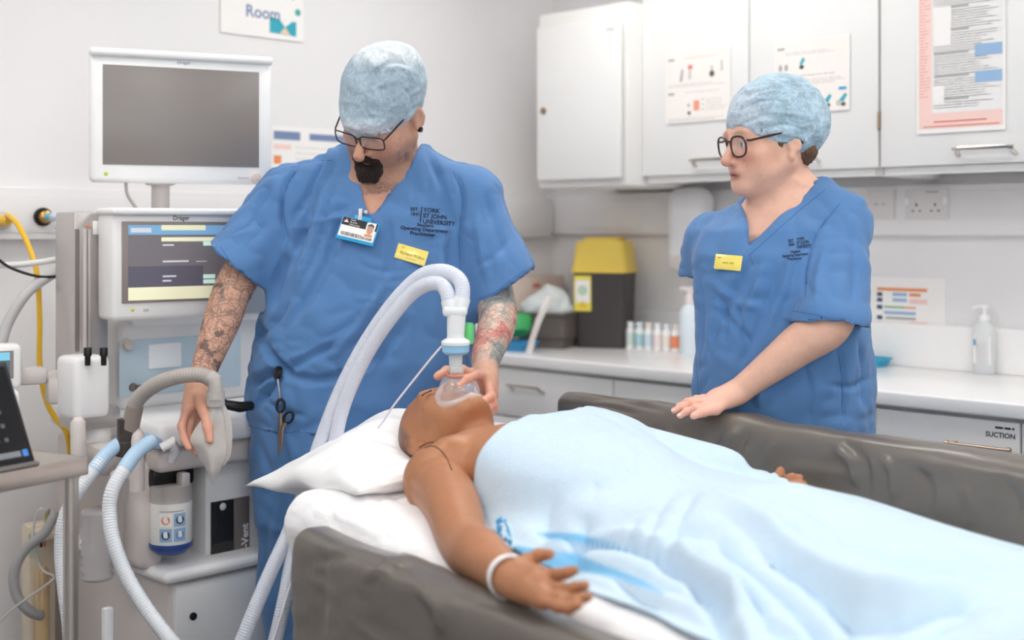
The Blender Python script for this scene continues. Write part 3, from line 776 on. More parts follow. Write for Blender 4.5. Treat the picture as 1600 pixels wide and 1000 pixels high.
# hand gel bottle
t = thing('hand_gel_bottle', 'clear hand gel pump bottle on the worktop at the right', 'bottle', on_top(1538, 584), R(-40))
mb = MB(); mb.lathe([(0, 0), (.029, 0), (.032, .004), (.033, .12), (.030, .136), (.016, .15), (.012, .156), (0, .156)], n=28, sy=.72); mb.done('bottle_body', mat('gel_bottle_plastic', (238, 241, 242), .18, alpha=.62), t)
mb = MB(); mb.lathe([(0, .004), (.027, .004), (.030, .09), (0, .092)], n=24, sy=.68); mb.done('gel', mat('clear_gel', (240, 244, 246), .15, alpha=.5), t)
mb = MB(); mb.lathe([(0, .152), (.014, .152), (.014, .168), (.006, .17), (.006, .186), (.012, .188), (.012, .196), (0, .197)], n=20); mb.tube([(0, 0, .192), (-.02, -.012, .192), (-.028, -.016, .186)], [.006, .005, .004], 10); mb.done('pump', WHITEP, t)
p_ = Print(); p_.rect(-.024, .03, .024, .108, PAPER); p_.rect(-.024, .082, -.018, .1, ink('cyan', 40, 160, 210), .0004); lines(p_, -.016, .02, .09, INKL, n=7, gap=.008); p_.done('label', t, fn=lambda v: Vector((v[0], -.0242 * math.sqrt(max(0, 1 - (v[0] / .034) ** 2)) + v[1] - .0006, v[2])))
# small blue tray at right of the woman
t = thing('blue_dish', 'small turquoise dish on the worktop right behind the woman', 'tray', on_top(1362, 572), R(-45))
mb = MB(); tapered_box(mb, .075, .065, .095, .08, 0, .022, .012); mb.sharp = 50; mb.done('dish_body', mat('turquoise_plastic', (44, 160, 196), .4), t)
mb = MB()
for sx, sy, lx, ly in ((0, .039, .097, .005), (0, -.039, .097, .005), (.046, 0, .005, .08), (-.046, 0, .005, .08)): mb.box((sx, sy, .024), (lx, ly, .007), .002)
mb.done('rim', mat('turquoise_plastic', (44, 160, 196), .4), t)
# paper towel dispenser on the wall
x, d = tR(1092, .06); t = thing('towel_dispenser', 'white rounded towel dispenser on the wall behind the woman', 'dispenser', on_right(x, 0.049, 1.16), RR)
mb = MB(); mb.box((0, -.055, .15), (.15, .11, .29), .045, seg=5); mb.sharp = 60; mb.done('dispenser_body', mat('pearl_plastic', (232, 230, 231), .35), t)
MB().box((0, -.105, .045), (.1, .02, .05), .008).done('outlet', GREYP, t)

# ------------------------------------------------------------------ signs and gas outlets on the back wall
x0, d0 = tB(343, 0); x1, d1_ = tB(472, 0); zt, zb = zv(-45, d0), zv(66, (d0 + d1_) / 2 + .1)
def artR(p, w_, h_):
    p.text('Anaesthetic', 0.0, h_ - .052, .05, ink('slate', 120, 140, 176), 'CENTER', bold=.001); p.text('Room', 0.0, h_ - .125, .052, ink('slate', 120, 140, 176), 'CENTER', bold=.001)
    p.poly([(w_ * .08, h_ * .10), (w_ * .08, h_ * .36), (w_ * .2, h_ * .34), (w_ * .27, h_ * .22), (w_ * .36, h_ * .33), (w_ * .41, h_ * .33), (w_ * .41, h_ * .08)], TEAL); p.poly([(w_ * .2, h_ * .1), (w_ * .27, h_ * .22), (w_ * .34, h_ * .09)], ink('sand', 232, 206, 180), .0003); p.disc(w_ * .43, h_ * .5, .011, ink('sea_green', 60, 170, 160))
t = poster('white room-name sign with a small teal picture, high on the back wall', on_back((x0 + x1) / 2, 0.0005, zb), RB, (x1 - x0), zt - zb, artR, 'sign', 'room_sign', .006)
x0, d0 = tB(424, 0); x1, d1_ = tB(566, 0); zt, zb = zv(196, d0), zv(262, d0)
def artB(p, w_, h_):
    p.rect(-w_ * .48, h_ * .68, -w_ * .2, h_ * .88, ink('slate', 120, 140, 176)); p.rect(-w_ * .1, h_ * .7, w_ * .3, h_ * .86, ink('slate', 120, 140, 176)); p.rect(-w_ * .48, h_ * .45, -w_ * .3, h_ * .56, PINK); p.rect(-w_ * .48, h_ * .1, -w_ * .4, h_ * .3, ORANGE)
    lines(p, -w_ * .25, w_ * .4, h_ * .5, INKL, n=4, gap=.018)
poster('white notice with slate lettering on the back wall behind the man', on_back((x0 + x1) / 2, 0.0005, zb), RB, x1 - x0, zt - zb, artB)

x, d = tB(66, .05); BRASS = mat('brass', (196, 150, 84), .3, metal=1.0, noise=.05)
t = thing('gas_outlet', 'round brass and black gas outlet with a blue hose plug on the wall', 'gas outlet', on_back(x, .048, zv(339, d)), RB)
Rx = Matrix.Rotation(R(90), 3, 'X')
MB().lathe([(0, 0), (.024, 0), (.025, .01), (.022, .014), (.018, .014), (0, .014)], n=28, rot=Rx).done('collar', BLACK, t)
MB().lathe([(0, .01), (.018, .01), (.017, .03), (.012, .034), (0, .034)], n=24, rot=Rx).done('brass_socket', BRASS, t)
MB().lathe([(0, .03), (.009, .03), (.011, .036), (.011, .06), (.007, .064), (0, .064)], n=20, rot=Rx).done('hose_plug', mat('sky_blue_plastic', (110, 190, 220), .4), t)
LBH = mat('pale_blue_hose', (206, 216, 226), .4)
hp = on_back(x, .048, zv(339, d))
pts = [hp + Vector((.04, -.04, 0)), hp + Vector((.075, -.05, -.005)), W(92, 352, 3.3), W(108, 366, 3.28), W(135, 400, 3.35)]
o = hose('gas_hose', pts, .013, LBH); tag(o, 'pale blue gas hose plugged into the brass wall outlet', 'hose')
x, d = tB(2, .05)
t = thing('oxygen_outlet', 'yellow gas outlet at the left edge with yellow hose attached', 'gas outlet', on_back(x, .048, zv(345, d)), RB)
YH = mat('yellow_hose', (240, 190, 50), .4, noise=.02)
MB().lathe([(0, 0), (.024, 0), (.025, .01), (.02, .014), (0, .014)], n=28, rot=Rx).done('collar', GREYP, t)
MB().lathe([(0, .01), (.015, .01), (.014, .03), (.010, .05), (0, .05)], n=24, rot=Rx).done('plug', YH, t)
hp = on_back(x, .048, zv(345, d))
o = hose('yellow_hose', [hp + Vector((.036, -.036, 0)), W(12, 336, 3.26), W(27, 350, 3.2), W(45, 385, 3.17), W(58, 430, 3.15), W(62, 500, 3.15), W(62, 570, 3.15), W(72, 625, 3.15), W(88, 655, 3.15), W(104, 676, 3.15), W(110, 720, 3.17), W(112, 800, 3.2)], .0068, YH)
tag(o, 'bright yellow gas hose hanging down the wall at the left', 'hose')
GH = mat('pale_grey_hose', (196, 194, 194), .45); WH = mat('white_hose', (232, 230, 228), .4)
o = hose('grey_hose', [W(-30, 640, 3.0), W(0, 545, 3.02), W(12, 505, 3.03), W(40, 460, 3.05), W(75, 432, 3.1), W(105, 418, 3.18), W(135, 412, 3.25)], .013, GH); tag(o, 'pale grey hose curving behind the yellow hose at the left', 'hose')
o = hose('white_hose', [W(-40, 405, 3.02), W(0, 414, 3.05), W(45, 412, 3.08), W(90, 405, 3.14), W(125, 396, 3.25)], .0075, WH); tag(o, 'thin white hose crossing in front of the yellow hose', 'hose')
o = hose('black_cable', [W(-30, 380, 3.02), W(0, 407, 3.04), W(20, 420, 3.05), W(60, 432, 3.07), W(95, 431, 3.12), W(130, 424, 3.25)], .0034, BLACK); tag(o, 'thin black cable sagging across the yellow hose', 'cable')
# ------------------------------------------------------------------ anaesthetic machine by the back wall
# patient monitor on its pole
t = thing('patient_monitor', 'large white-framed monitor with blank grey screen above the anaesthetic machine', 'monitor', Vector((-.795, 3.10, 1.425)), R(25))
SCREEN = mat('blank_screen', (140, 133, 130), 0.3, spec=0.5)
MWH = mat('monitor_white', (247, 247, 246), 0.3)
mb = MB(); mb.box((0, .022, .155), (.432, .05, .312), .012, seg=3); mb.box((0, .055, .15), (.3, .05, .2), .02); mb.done('housing', MWH, t)
mb = MB(); mb.box((0, .005, .306), (.436, .04, .02), .008, seg=3); mb.done('top_trim', WHITEP, t)
MB().box((-.003, -.0035, .159), (.372, .004, .236), .001).done('screen', SCREEN, t)
MB().lathe([(0, 0), (.005, 0), (.004, .002), (0, .0025)], (-.181, -.003, .019), 14, Matrix.Rotation(R(90), 3, 'X')).done('power_light', mat('green_button', (190, 214, 70), .4), t)
p = Print(); p.text('Dräger', 0, .287, .011, ink('slate', 120, 140, 176), 'CENTER'); p.rect(.13, .012, .16, .016, INKL); p.done('maker_name', t, Matrix.Translation((0, -.0036, 0)))
mb = MB(); mb.tube([(-.045, .06, .06), (-.045, .06, -.12)], .022, 20); mb.box((-.045, .06, .01), (.07, .05, .03), .008); mb.done('pole', GREYP, t)
hs = hose('cable', [(-.13, .04, .0), (-.125, .045, -.03), (-.1, .05, -.07), (-.085, .06, -.12)], .004, GREYP, t, False)
mb = MB(); mb.lathe([(0, 0), (.012, 0), (.014, .004), (.012, .012), (0, .014)], (.176, -.004, .014), 18, Matrix.Rotation(R(90), 3, 'X')); mb.done('rotary_knob', mat('pinkish_plastic', (224, 206, 200), .4), t)

MZ = R(45)
O = W(265, 500, 2.92); O.z = 0            # front left foot of the machine
m = thing('anaesthetic_machine', 'white anaesthetic machine with screen, control panel, canister and drawers, left of the man', 'medical machine', O, MZ)
Mi = world_matrix(m).inverted()
MBODY = mat('machine_white', (240, 239, 238), 0.35, noise=0.01); MGREY = mat('machine_warm_grey', (212, 203, 198), 0.42, noise=0.015); MDK = mat('machine_dark_grey', (120, 112, 108), .45)
def loc(u, v, ly):
    """local point with local depth ly (behind the front plane) seen at (u, v)"""
    A = Mi @ Vector((0, 0, H)); B = Mi @ W(u, v, 3.0); dv = B - A; s_ = (ly - A.y) / dv.y; return A + dv * s_
# base cabinet with drawers (z 0.06-0.52)
mb = MB(); mb.box((.37, .30, .29), (.74, .58, .46), .012); mb.done('base_cabinet', MGREY, m)
dr = MB().box((.37, .003, .40), (.715, .022, .195), .006).done('drawer', MBODY, m)
mb = MB(); mb.lathe([(0, 0), (.009, 0), (.009, .004), (.006, .006), (0, .006)], (.055, -.008, .42), 16, Matrix.Rotation(R(90), 3, 'X')); mb.done('keyhole', BLACK, dr)
dr2 = MB().box((.37, .003, .185), (.715, .022, .215), .006).done('drawer', MBODY, m)
for sx in (.06, .68):
    for sy in (.06, .54):
        mb = MB(); mb.cyl((sx, sy - .012, .035), (sx, sy + .012, .035), .034, n=20); mb.box((sx, sy, .058), (.04, .04, .03), .006); mb.done('castor', MDK, m)
# ledge with a rounded front, above the drawers
mb = MB(); mb.box((.36, .285, .525), (.78, .64, .03), .014, seg=3); mb.done('ledge', MBODY, m)
# middle column with the absorber niche and the ventilator window
mb = MB(); mb.box((.36, .34, .66), (.72, .46, .25), .012); mb.done('middle_body', MGREY, m)
mb = MB(); mb.box((-.02, .085, .655), (.07, .09, .25), .025, seg=3); mb.done('side_post', MGREY, m)
a = loc(322, 890, .06); b = loc(402, 765, .06)
mb = MB(); mb.box(((a.x + b.x) / 2 + .05, .085, .66), (b.x - a.x + .13, .09, .25), .014); e_v = mb.done('ventilator_panel', MBODY, m)
xw = loc(329, 830, .04).x; xw2 = loc(364, 830, .04).x; xw3 = loc(388, 830, .04).x; zt_ = loc(340, 783, .04).z; zb_ = loc(340, 880, .04).z
MB().box(((xw + xw2) / 2, .039, (zt_ + zb_) / 2), (xw2 - xw, .006, zt_ - zb_), .001).done('window', mat('dark_window', (40, 38, 36), .1, coat=.5), e_v)
MB().box(((xw2 + xw3) / 2 + .001, .039, (zt_ + zb_) / 2), (xw3 - xw2, .006, zt_ - zb_), .001).done('window_strip', MDK, e_v)
p = Print(); p.text('E-Vent', 0, 0, .026, PAPER, bold=.0008); p.done('name_print', e_v, Matrix.Translation((xw3 - .004, .0352, zb_ + .012)) @ Matrix.Rotation(R(-90), 4, 'Y'))
mb = MB(); mb.lathe([(0, 0), (.009, 0), (0, .004)], ((xw + xw2) / 2, .035, zt_ - .014), 14, Matrix.Rotation(R(90), 3, 'X')); mb.done('indicator', mat('indicator_white', (226, 230, 222), .3), e_v)
# canister hanging in the niche
cc = loc(267, 860, .02); cx = cc.x; cz = cc.z
r_ = (loc(300, 820, .02).x - loc(234, 820, .02).x) * .44
can = MB(); can.lathe([(0, .012), (r_ * .94, .012), (r_, .02), (r_, .112), (r_ * .98, .118), (0, .118)], (cx, .02, cz), 36); can = can.done('canister', mat('soda_lime_canister', (240, 238, 233), .22, noise=.03, nscale=200, coat=.4), m)
MB().lathe([(0, -.004), (r_ * .7, -.004), (r_ * .98, .008), (r_ * 1.03, .012), (r_ * 1.03, .022), (r_ * .9, .022), (0, .022)], (cx, .02, cz), 36).done('base_ring', mat('canister_blue', (52, 80, 150), .3), can)
MB().lathe([(r_ * .99, .112), (r_ * 1.0, .135), (r_ * .96, .152), (r_ * .9, .154), (0, .154)], (cx, .02, cz), 36).done('collar', mat('clear_collar', (214, 206, 200), .15, alpha=.55), can)
p = Print()
gl = [(-.034, .07, ORANGE), (-.002, .07, BLUEI), (-.034, .036, BLUEI), (-.002, .036, BLUED)]
for gx, gz, c in gl: p.rect(gx, gz, gx + .028, gz + .03, PAPER if c is ORANGE else BLUEI); p.disc(gx + .014, gz + .015, .01, c if c is not BLUEI else NAVY, .0004); p.rect(gx + .01, gz + .01, gx + .018, gz + .024, PAPER, .0008)
p.rect(-.034, .1035, .02, .106, INKG)
def wrap(v): an = v[0] / r_ - .35; rr = r_ + .0008 - v[1]; return Vector((cx + rr * math.sin(an), .02 - rr * math.cos(an), cz + v[2] - .006))
# finely cut so that it follows the curve
pv, pf, pm = [], [], []
for f, mi in zip(p.Fc, p.M):
    if len(f) == 4:
        q = [p.V[i] for i in f]; n_ = 6
        for i in range(n_):
            b_ = len(pv); x0_, x1_ = q[0][0] + (q[1][0] - q[0][0]) * i / n_, q[0][0] + (q[1][0] - q[0][0]) * (i + 1) / n_
            pv += [(x0_, q[0][1], q[0][2]), (x1_, q[0][1], q[0][2]), (x1_, q[0][1], q[2][2]), (x0_, q[0][1], q[2][2])]; pf.append((b_, b_ + 1, b_ + 2, b_ + 3)); pm.append(mi)
    else:
        b_ = len(pv); pv += [p.V[i] for i in f]; pf.append(tuple(range(b_, b_ + len(f)))); pm.append(mi)
p.V, p.Fc, p.M = pv, pf, pm
p.done('pictogram_label', can, fn=wrap, label='blue and orange pictogram label')
mb = MB(); mb.box((cx + .01, .09, cz + .168), (r_ * 2.3, .14, .05), .012); mb.done('canister_mount', BLACK, m)
MB().box((cx + .02, .0, cz + .165), (.022, .03, .03), .005).done('release_catch', GREYP, m)
# work surface block with front rail and white tray edge
mb = MB(); mb.box((.36, .25, .845), (.80, .56, .06), .016, seg=3); mb.done('work_surface', MBODY, m)
mb = MB(); mb.box((.36, .03, .785), (.78, .07, .055), .014, seg=3); mb.done('front_rail', MGREY, m)
mb = MB(); mb.box((.58, -.02, .815), (.36, .05, .085), .016, seg=3); mb.done('tray_front', MBODY, m)
mb = MB(); mb.box((.56, .1, .879), (.3, .26, .008), .003); mb.done('writing_slide', WHITEP, m)
# upright grey grips
for (u, v0, v1, d_) in ((214, 678, 745, 2.80), (122, 660, 722, 2.86)):
    a, b = Mi @ W(u, v0, d_), Mi @ W(u, v1, d_)
    mb = MB(); mb.tube([b + Vector((0, 0, -.03)), b, a + Vector((0, 0, .0)) * 1, a + Vector((0, 0, .012))], [.017, .017, .0165, .008], 20); mb.tube([b, b + Vector((0, .1, -.01))], .012, 12); mb.sharp = 60; mb.done('grip', MGREY, m)
# rear corner fittings: valve domes and block
a = Mi @ W(153, 668, 2.96); mb = MB(); mb.lathe([(0, -.04), (.03, -.04), (.03, .0), (.027, .012), (.015, .02), (0, .022)], a, 24); mb.done('valve_dome', WHITEP, m)
a = Mi @ W(178, 705, 2.90); mb = MB(); mb.box(a + Vector((.02, .06, -.02)), (.12, .14, .07), .02); mb.done('valve_block', MGREY, m)
a = Mi @ W(196, 690, 2.80); b = Mi @ W(205, 655, 2.81)
mb = MB(); mb.lathe([(0, -.03), (.022, -.03), (.022, .0), (.018, .004), (.018, .05), (0, .05)], a, 22); mb.done('hose_port', mat('smoked_port', (70, 62, 58), .35), m)
a = Mi @ W(240, 688, 2.84); mb = MB(); mb.cyl(a + Vector((0, .05, 0)), a + Vector((0, -.02, -.005)), .014, .012, 16); mb.done('hose_port', mat('light_blue_port', (170, 200, 226), .4), m)
a = Mi @ W(252, 700, 2.8); mb = MB(); mb.tube([a, a + Vector((.02, -.01, .012)), a + Vector((.035, 0, -.01)), a + Vector((.03, .01, -.035))], [.01, .013, .013, .008], 12); mb.done('elbow', mat('pearl_plastic', (232, 230, 231), .35), m)
# control panel (white surround, pale blue face)
P0 = loc(160, 640, .22); zc0 = .865; 
mb = MB(); mb.box((.36, .36, .985), (.72, .26, .23), .03, seg=4); mb.sharp = 60; mb.done('control_housing', MBODY, m)
mb = MB(); mb.box((.36, .36, 1.10), (.68, .30, .05), .02, seg=3); mb.sharp = 60; mb.done('shelf', MBODY, m)
pa, pb = loc(186, 622, .225), loc(345, 522, .225)
FACE = mat('pale_blue_face', (196, 216, 228), .45)
MB().box(((pa.x + pb.x) / 2 + .03, .228, (pa.z + pb.z) / 2), (pb.x - pa.x + .06, .008, pb.z - pa.z), .003).done('control_face', FACE, m)
q0, q1 = loc(232, 577, .22), loc(283, 535, .22)
MB().box(((q0.x + q1.x) / 2, .221, (q0.z + q1.z) / 2), (q1.x - q0.x, .008, q1.z - q0.z), .003).done('square_display', mat('display_white', (246, 250, 252), .3), m)
q = loc(201, 539, .21)
mb = MB(); mb.lathe([(0, 0), (.016, 0), (.016, .004), (.0125, .006), (.012, .022), (0, .023)], Vector((q.x, .226, q.z)), 24, Matrix.Rotation(R(90), 3, 'X')); mb.done('gauge_knob', GREYP, m)
q = loc(212, 606, .21)
mb = MB(); mb.lathe([(0, 0), (.011, 0), (.009, .01), (0, .011)], Vector((q.x, .226, q.z)), 20, Matrix.Rotation(R(90), 3, 'X')); mb.box(Vector((q.x + .012, .216, q.z)), (.02, .012, .012), .004); mb.done('selector', MDK, m)
# flow tube column at the left
FT = .20
xa, xb_ = loc(116, 440, FT).x, loc(170, 440, FT).x; zA, zB_ = loc(140, 548, FT).z, loc(140, 331, FT).z
mb = MB(); mb.box(((xa + xb_) / 2, FT + .05, (zA + zB_) / 2 - .06), (xb_ - xa, .1, zB_ - zA + .12), .006); col_o = mb.done('flow_tube_column', mat('satin_aluminium', (196, 190, 187), .35, metal=.6), m)
for uu, c in ((120, MDK), (131, GREYP), (139, mat('satin_aluminium', (196, 190, 187), .35, metal=.6))):
    x_ = loc(uu, 440, FT).x; MB().box((x_, FT - .002, (zA + zB_) / 2 - .02), (.009, .008, zB_ - zA - .04), .002).done('flow_tube', c, col_o)
x_ = loc(150, 355, FT).x; MB().box((x_, FT - .002, loc(150, 356, FT).z), (.018, .003, .032), .001).done('tag_label', PAPER, col_o)
q = loc(137, 353, FT); MB().box((q.x, FT - .003, q.z), (.012, .004, .004)).done('marker', ORANGE, col_o)
# ventilator display
D0 = W(184, 420, 2.93); dz = R(38)
dsp = thing('display_unit', None, None, Mi @ Vector((D0.x, D0.y, 0)), dz - MZ); dsp.parent = m
Mw = world_matrix(dsp); Di = Mw.inverted()
def dl(u, v, ly=0.0):
    A = Di @ Vector((0, 0, H)); B = Di @ W(u, v, 3.0); dv = B - A; s_ = (ly - A.y) / dv.y; return A + dv * s_
c0, c1 = dl(176, 496), dl(420, 332)
zc = (c0.z + c1.z) / 2; hw = (c1.x - c0.x); hz = c0.z, c1.z
zlo, zhi = 1.102, 1.352
mb = MB(); mb.box((hw / 2 + c0.x, .05, (zlo + zhi) / 2), (hw, .1, zhi - zlo), .012, seg=3); mb.done('housing', MBODY, dsp)
mb = MB(); mb.box((hw / 2 + c0.x, .04, zhi + .002), (hw + .01, .11, .016), .006, seg=3); mb.done('top_trim', WHITEP, dsp)
s0, s1 = dl(190, 474), dl(392, 345)
sz0, sz1 = dl(197, 474).z, dl(190, 346).z; sw = s1.x - s0.x
MB().box((s0.x + sw / 2, -.001, (sz0 + sz1) / 2), (sw, .004, sz1 - sz0), .001).done('screen_bezel', mat('screen_bezel', (146, 136, 132), .3), dsp)
p = Print(); X0, X1, Z0, Z1 = s0.x + .014, s0.x + sw - .004, sz0 + .006, sz1 - .008
SG = mat('screen_grey', (126, 121, 126), .3, emit=.12); SB = mat('screen_blue', (128, 176, 214), .3, emit=.2); SY = mat('screen_yellow', (236, 234, 200), .3, emit=.25); SGN = mat('screen_mint', (196, 226, 214), .3, emit=.4); SW = mat('screen_pale', (206, 206, 214), .3, emit=.3)
SD = mat('screen_slate', (102, 100, 114), .3, emit=.1)
wX, wZ = X1 - X0, Z1 - Z0
p.rect(X0, Z0, X1, Z1, SG); p.rect(X0, Z0 + wZ * .18, X0 + wX * .6, Z0 + wZ * .45, SD, .0002); p.rect(X0, Z1 - wZ * .13, X1, Z1, SB, .0004); p.rect(X0 + wX * .26, Z1 - wZ * .07, X0 + wX * .62, Z1, SY, .0006); p.rect(X0, Z0, X1, Z0 + wZ * .17, SY, .0004)
p.rect(X0 + wX * .26, Z1 - wZ * .22, X0 + wX * .7, Z1 - wZ * .165, SY, .0006)
for fz in (.72, .27, .2): p.rect(X0 + wX * .6, Z0 + wZ * fz, X0 + wX * .7, Z0 + wZ * (fz + .055), SGN, .0006)
for fz, x2 in ((.72, .36), (.5, .48), (.3, .38), (.24, .34)): p.rect(X0 + wX * .27, Z0 + wZ * fz, X0 + wX * x2, Z0 + wZ * (fz + .022), SW, .0006)
p.rect(X0 + wX * .54, Z0 + wZ * .5, X0 + wX * .63, Z0 + wZ * .51, SW, .0006); p.rect(X0 + wX * .02, Z1 - wZ * .1, X0 + wX * .18, Z1 - wZ * .04, SW, .0007)
p.done('screen_picture', dsp, Matrix.Translation((0, -.0036, 0)))
q = dl(283, 338); p = Print(); p.text('Dräger', q.x, zhi - .0175, .0145, INK, 'CENTER', bold=.0002); p.done('maker_name', dsp, Matrix.Translation((0, -.0008, 0)))
q = dl(207, 484); mb = MB(); mb.lathe([(0, 0), (.0045, 0), (0, .003)], Vector((q.x, -.0004, q.z)), 12, Matrix.Rotation(R(90), 3, 'X')); mb.done('power_light', mat('green_button', (190, 214, 70), .4), dsp)
q = dl(228, 484); MB().box((q.x, -.001, q.z), (.012, .002, .006)).done('button', GREYP, dsp)
# absorber block with two black knobs on the left side
t2 = Mi @ W(146, 600, 2.90)
mb = MB(); mb.box(t2 + Vector((0, .05, -.01)), (.088, .1, .145), .016, seg=3); vb = mb.done('vaporiser_block', MBODY, m)
for uu in (137, 162):
    q = Mi @ W(uu, 557, 2.88); mb = MB(); mb.lathe([(0, -.02), (.006, -.02), (.0065, .0), (.009, .002), (.009, .018), (.008, .02), (0, .02)], q, 16); mb.done('knob', BLACK, vb)
q = Mi @ W(140, 650, 2.95); mb = MB(); mb.box(q, (.11, .1, .05), .012); mb.done('bracket', mat('satin_aluminium', (196, 190, 187), .35, metal=.6), m)
q = Mi @ W(146, 640, 2.97); mb = MB(); mb.cyl(q + Vector((0, 0, -.13)), q + Vector((0, 0, .06)), .018, n=18); mb.done('support_post', GREYP, m)
# corrugated clear scavenging tube behind the trolley
q0, q1 = Mi @ W(152, 795, 2.95), Mi @ W(150, 905, 2.95)
mb = MB(); prof = []
for i in range(19): prof.append((.034 + (.004 if i % 2 else -.002), q1.z + (q0.z - q1.z) * i / 18))
mb.lathe(prof, (q0.x, q0.y, 0), 24); mb.sharp = 180; mb.done('bellows_tube', mat('hazy_plastic', (212, 206, 206), .3, alpha=.75), m)
q = Mi @ W(168, 960, 2.72); mb = MB(); mb.box((q.x, q.y, q.z - .12), (.02, .02, .27), .004); mb.box((q.x, q.y + .12, .30), (.03, .25, .02), .004); mb.done('step_bar', WHITEP, m)

# ------------------------------------------------------------------ hoses of the breathing system on the machine side
HG = mat('smoke_grey_hose', (176, 168, 162), .45, noise=.03); HW = mat('translucent_white_hose', (228, 232, 236), .3, noise=.02, sss=.1); HBL = mat('light_blue_cuff', (176, 206, 230), .4)
t = thing('bag_hose', 'thick grey corrugated hose arching from the machine to the breathing bag', 'hose', W(200, 700, 2.80))
hose('hose_tube', [W(205, 672, 2.80), W(206, 648, 2.80), W(217, 622, 2.79), W(245, 600, 2.77), W(280, 588, 2.76), W(315, 586, 2.76), W(331, 594, 2.76)], .0165, HG, t, True, .0008)
mb = MB(); mb.tube([W(192, 712, 2.80), W(196, 690, 2.80), W(204, 668, 2.80)], [.021, .021, .019], 18); mb.done('end_cuff', mat('smoked_port', (70, 62, 58), .35), t, True)
mb = MB(); mb.tube([W(203, 672, 2.80), W(211, 635, 2.793)], [.019, .0185], 18); mb.done('cuff', mat('taupe_cuff', (150, 138, 130), .45), t, True)
mb = MB(); mb.tube([W(326, 588, 2.76), W(335, 594, 2.76), W(337, 606, 2.76), W(337, 624, 2.76)], [.017, .0175, .0155, .0165], 18); mb.done('elbow', mat('grey_elbow', (190, 184, 180), .4), t, True)
def limb(name, label, pts, cuff):
    t = thing(name, label, 'hose', pts[0])
    hose('hose_tube', pts[1:], .0152, HW, t, True, .0007)
    mb = MB(); mb.tube(resample(spline(pts[:3], 20), .012), .0160, 16); mb.done('cuff', HBL, t, True, 'light blue cuff'); return t
limb('breathing_hose', 'white breathing hose with blue cuff looping down at far left of the machine', [W(188, 693, 2.80), W(168, 708, 2.77), W(146, 735, 2.74), W(118, 775, 2.72), W(101, 812, 2.71), W(96, 860, 2.70), W(101, 920, 2.68), W(108, 975, 2.66), W(112, 1040, 2.64)], HBL)
limb('breathing_hose', 'white breathing hose with blue cuff curving down in front of the canister', [W(236, 690, 2.77), W(214, 706, 2.72), W(194, 733, 2.69), W(176, 765, 2.67), W(171, 798, 2.66), W(177, 845, 2.64), W(198, 900, 2.62), W(228, 950, 2.6), W(262, 995, 2.58), W(300, 1040, 2.56)], HBL)
# black mask strap on the machine top
t = thing('black_laryngoscope', 'black handled instrument lying on the machine top beside the bag', 'instrument', W(355, 640, 2.95))
mb = MB(); mb.tube([W(342, 622, 2.9), W(352, 632, 2.9), W(375, 636, 2.92), W(392, 634, 2.95)], [.006, .011, .0125, .011], 14); mb.done('handle', BLACK, t, True)
mb = MB(); mb.tube([W(339, 632, 2.9), W(343, 622, 2.9), W(348, 619, 2.9)], [.006, .009, .006], 10); mb.done('hook', BLACK, t, True)

# ------------------------------------------------------------------ small monitor on an arm at the left edge
t = thing('small_monitor', 'small white monitor with a blue screen on an arm at the left edge', 'monitor', W(12, 598, 2.85), R(28))
Ti = world_matrix(t).inverted(); HWm = (Ti @ W(36, 570, 2.85)).x
mb = MB(); mb.box((HWm - .1, .03, .035), (.2, .06, .1), .012, seg=3); mb.box((HWm - .09, .0, -.045), (.16, .10, .065), .012, seg=3); mb.done('housing', MBODY, t)
MB().box((HWm - .098, -.001, .04), (.16, .004, .062), .001).done('screen_bezel', mat('screen_bezel', (146, 136, 132), .3), t)
p = Print(); xs0, xs1 = HWm - .175, HWm - .026; p.rect(xs0, .012, xs1, .068, mat('screen_steel', (90, 106, 120), .25, emit=.2)); p.rect(xs0, .05, xs1, .068, mat('screen_cyan', (120, 190, 214), .25, emit=.35), .0003)
for q in range(3): p.rect(xs0 + .06 + q * .02, .02, xs0 + .07 + q * .02, .045, SW, .0003)
p.done('screen_picture', t, Matrix.Translation((0, -.0035, 0)))
a, b, c = Ti @ W(30, 590, 2.9), Ti @ W(75, 588, 2.92), Ti @ W(118, 588, 2.98)
mb = MB(); mb.box((a + b) / 2 + Vector((0, .03, 0)), ((b - a).length, .05, .038), .008); mb.box((b + c) / 2 + Vector((0, .03, -.004)), ((c - b).length, .045, .032), .008); arm = mb.done('arm', GREYP, t)
q = Ti @ W(95, 612, 2.93); mb = MB(); mb.box(q + Vector((0, .03, 0)), (.055, .05, .06), .01); mb.lathe([(0, 0), (.012, 0), (.012, .015), (0, .016)], q + Vector((.01, .0, .0)), 18, Matrix.Rotation(R(90), 3, 'X')); mb.done('joint', GREYP, t)

# ------------------------------------------------------------------ wall suction unit, low at the left
t = thing('suction_unit', 'beige wall suction holder with a tan cylinder, low at the left', 'suction unit', W(72, 1000, 3.25), R(42))
Ti = world_matrix(t).inverted(); BEI = mat('beige_plastic', (222, 208, 186), .45, noise=.02)
q0, q1 = Ti @ W(72, 822, 3.25), Ti @ W(72, 1010, 3.25)
mb = MB(); mb.box((0, .05, (q0.z + q1.z) / 2 - .1), (.07, .06, q0.z - q1.z + .2), .008); mb.done('back_plate', BEI, t)
mb = MB(); mb.tube([(-.012, -.005, q1.z - .1), (-.012, -.005, q0.z - .11), (-.012, -.005, q0.z - .098)], [.0165, .0165, .008], 20); mb.done('tan_cylinder', mat('tan_liquid', (206, 176, 132), .25, coat=.4), t)
mb = MB(); mb.box((0, .01, q0.z - .02), (.066, .05, .03), .008); mb.done('collar', BEI, t)
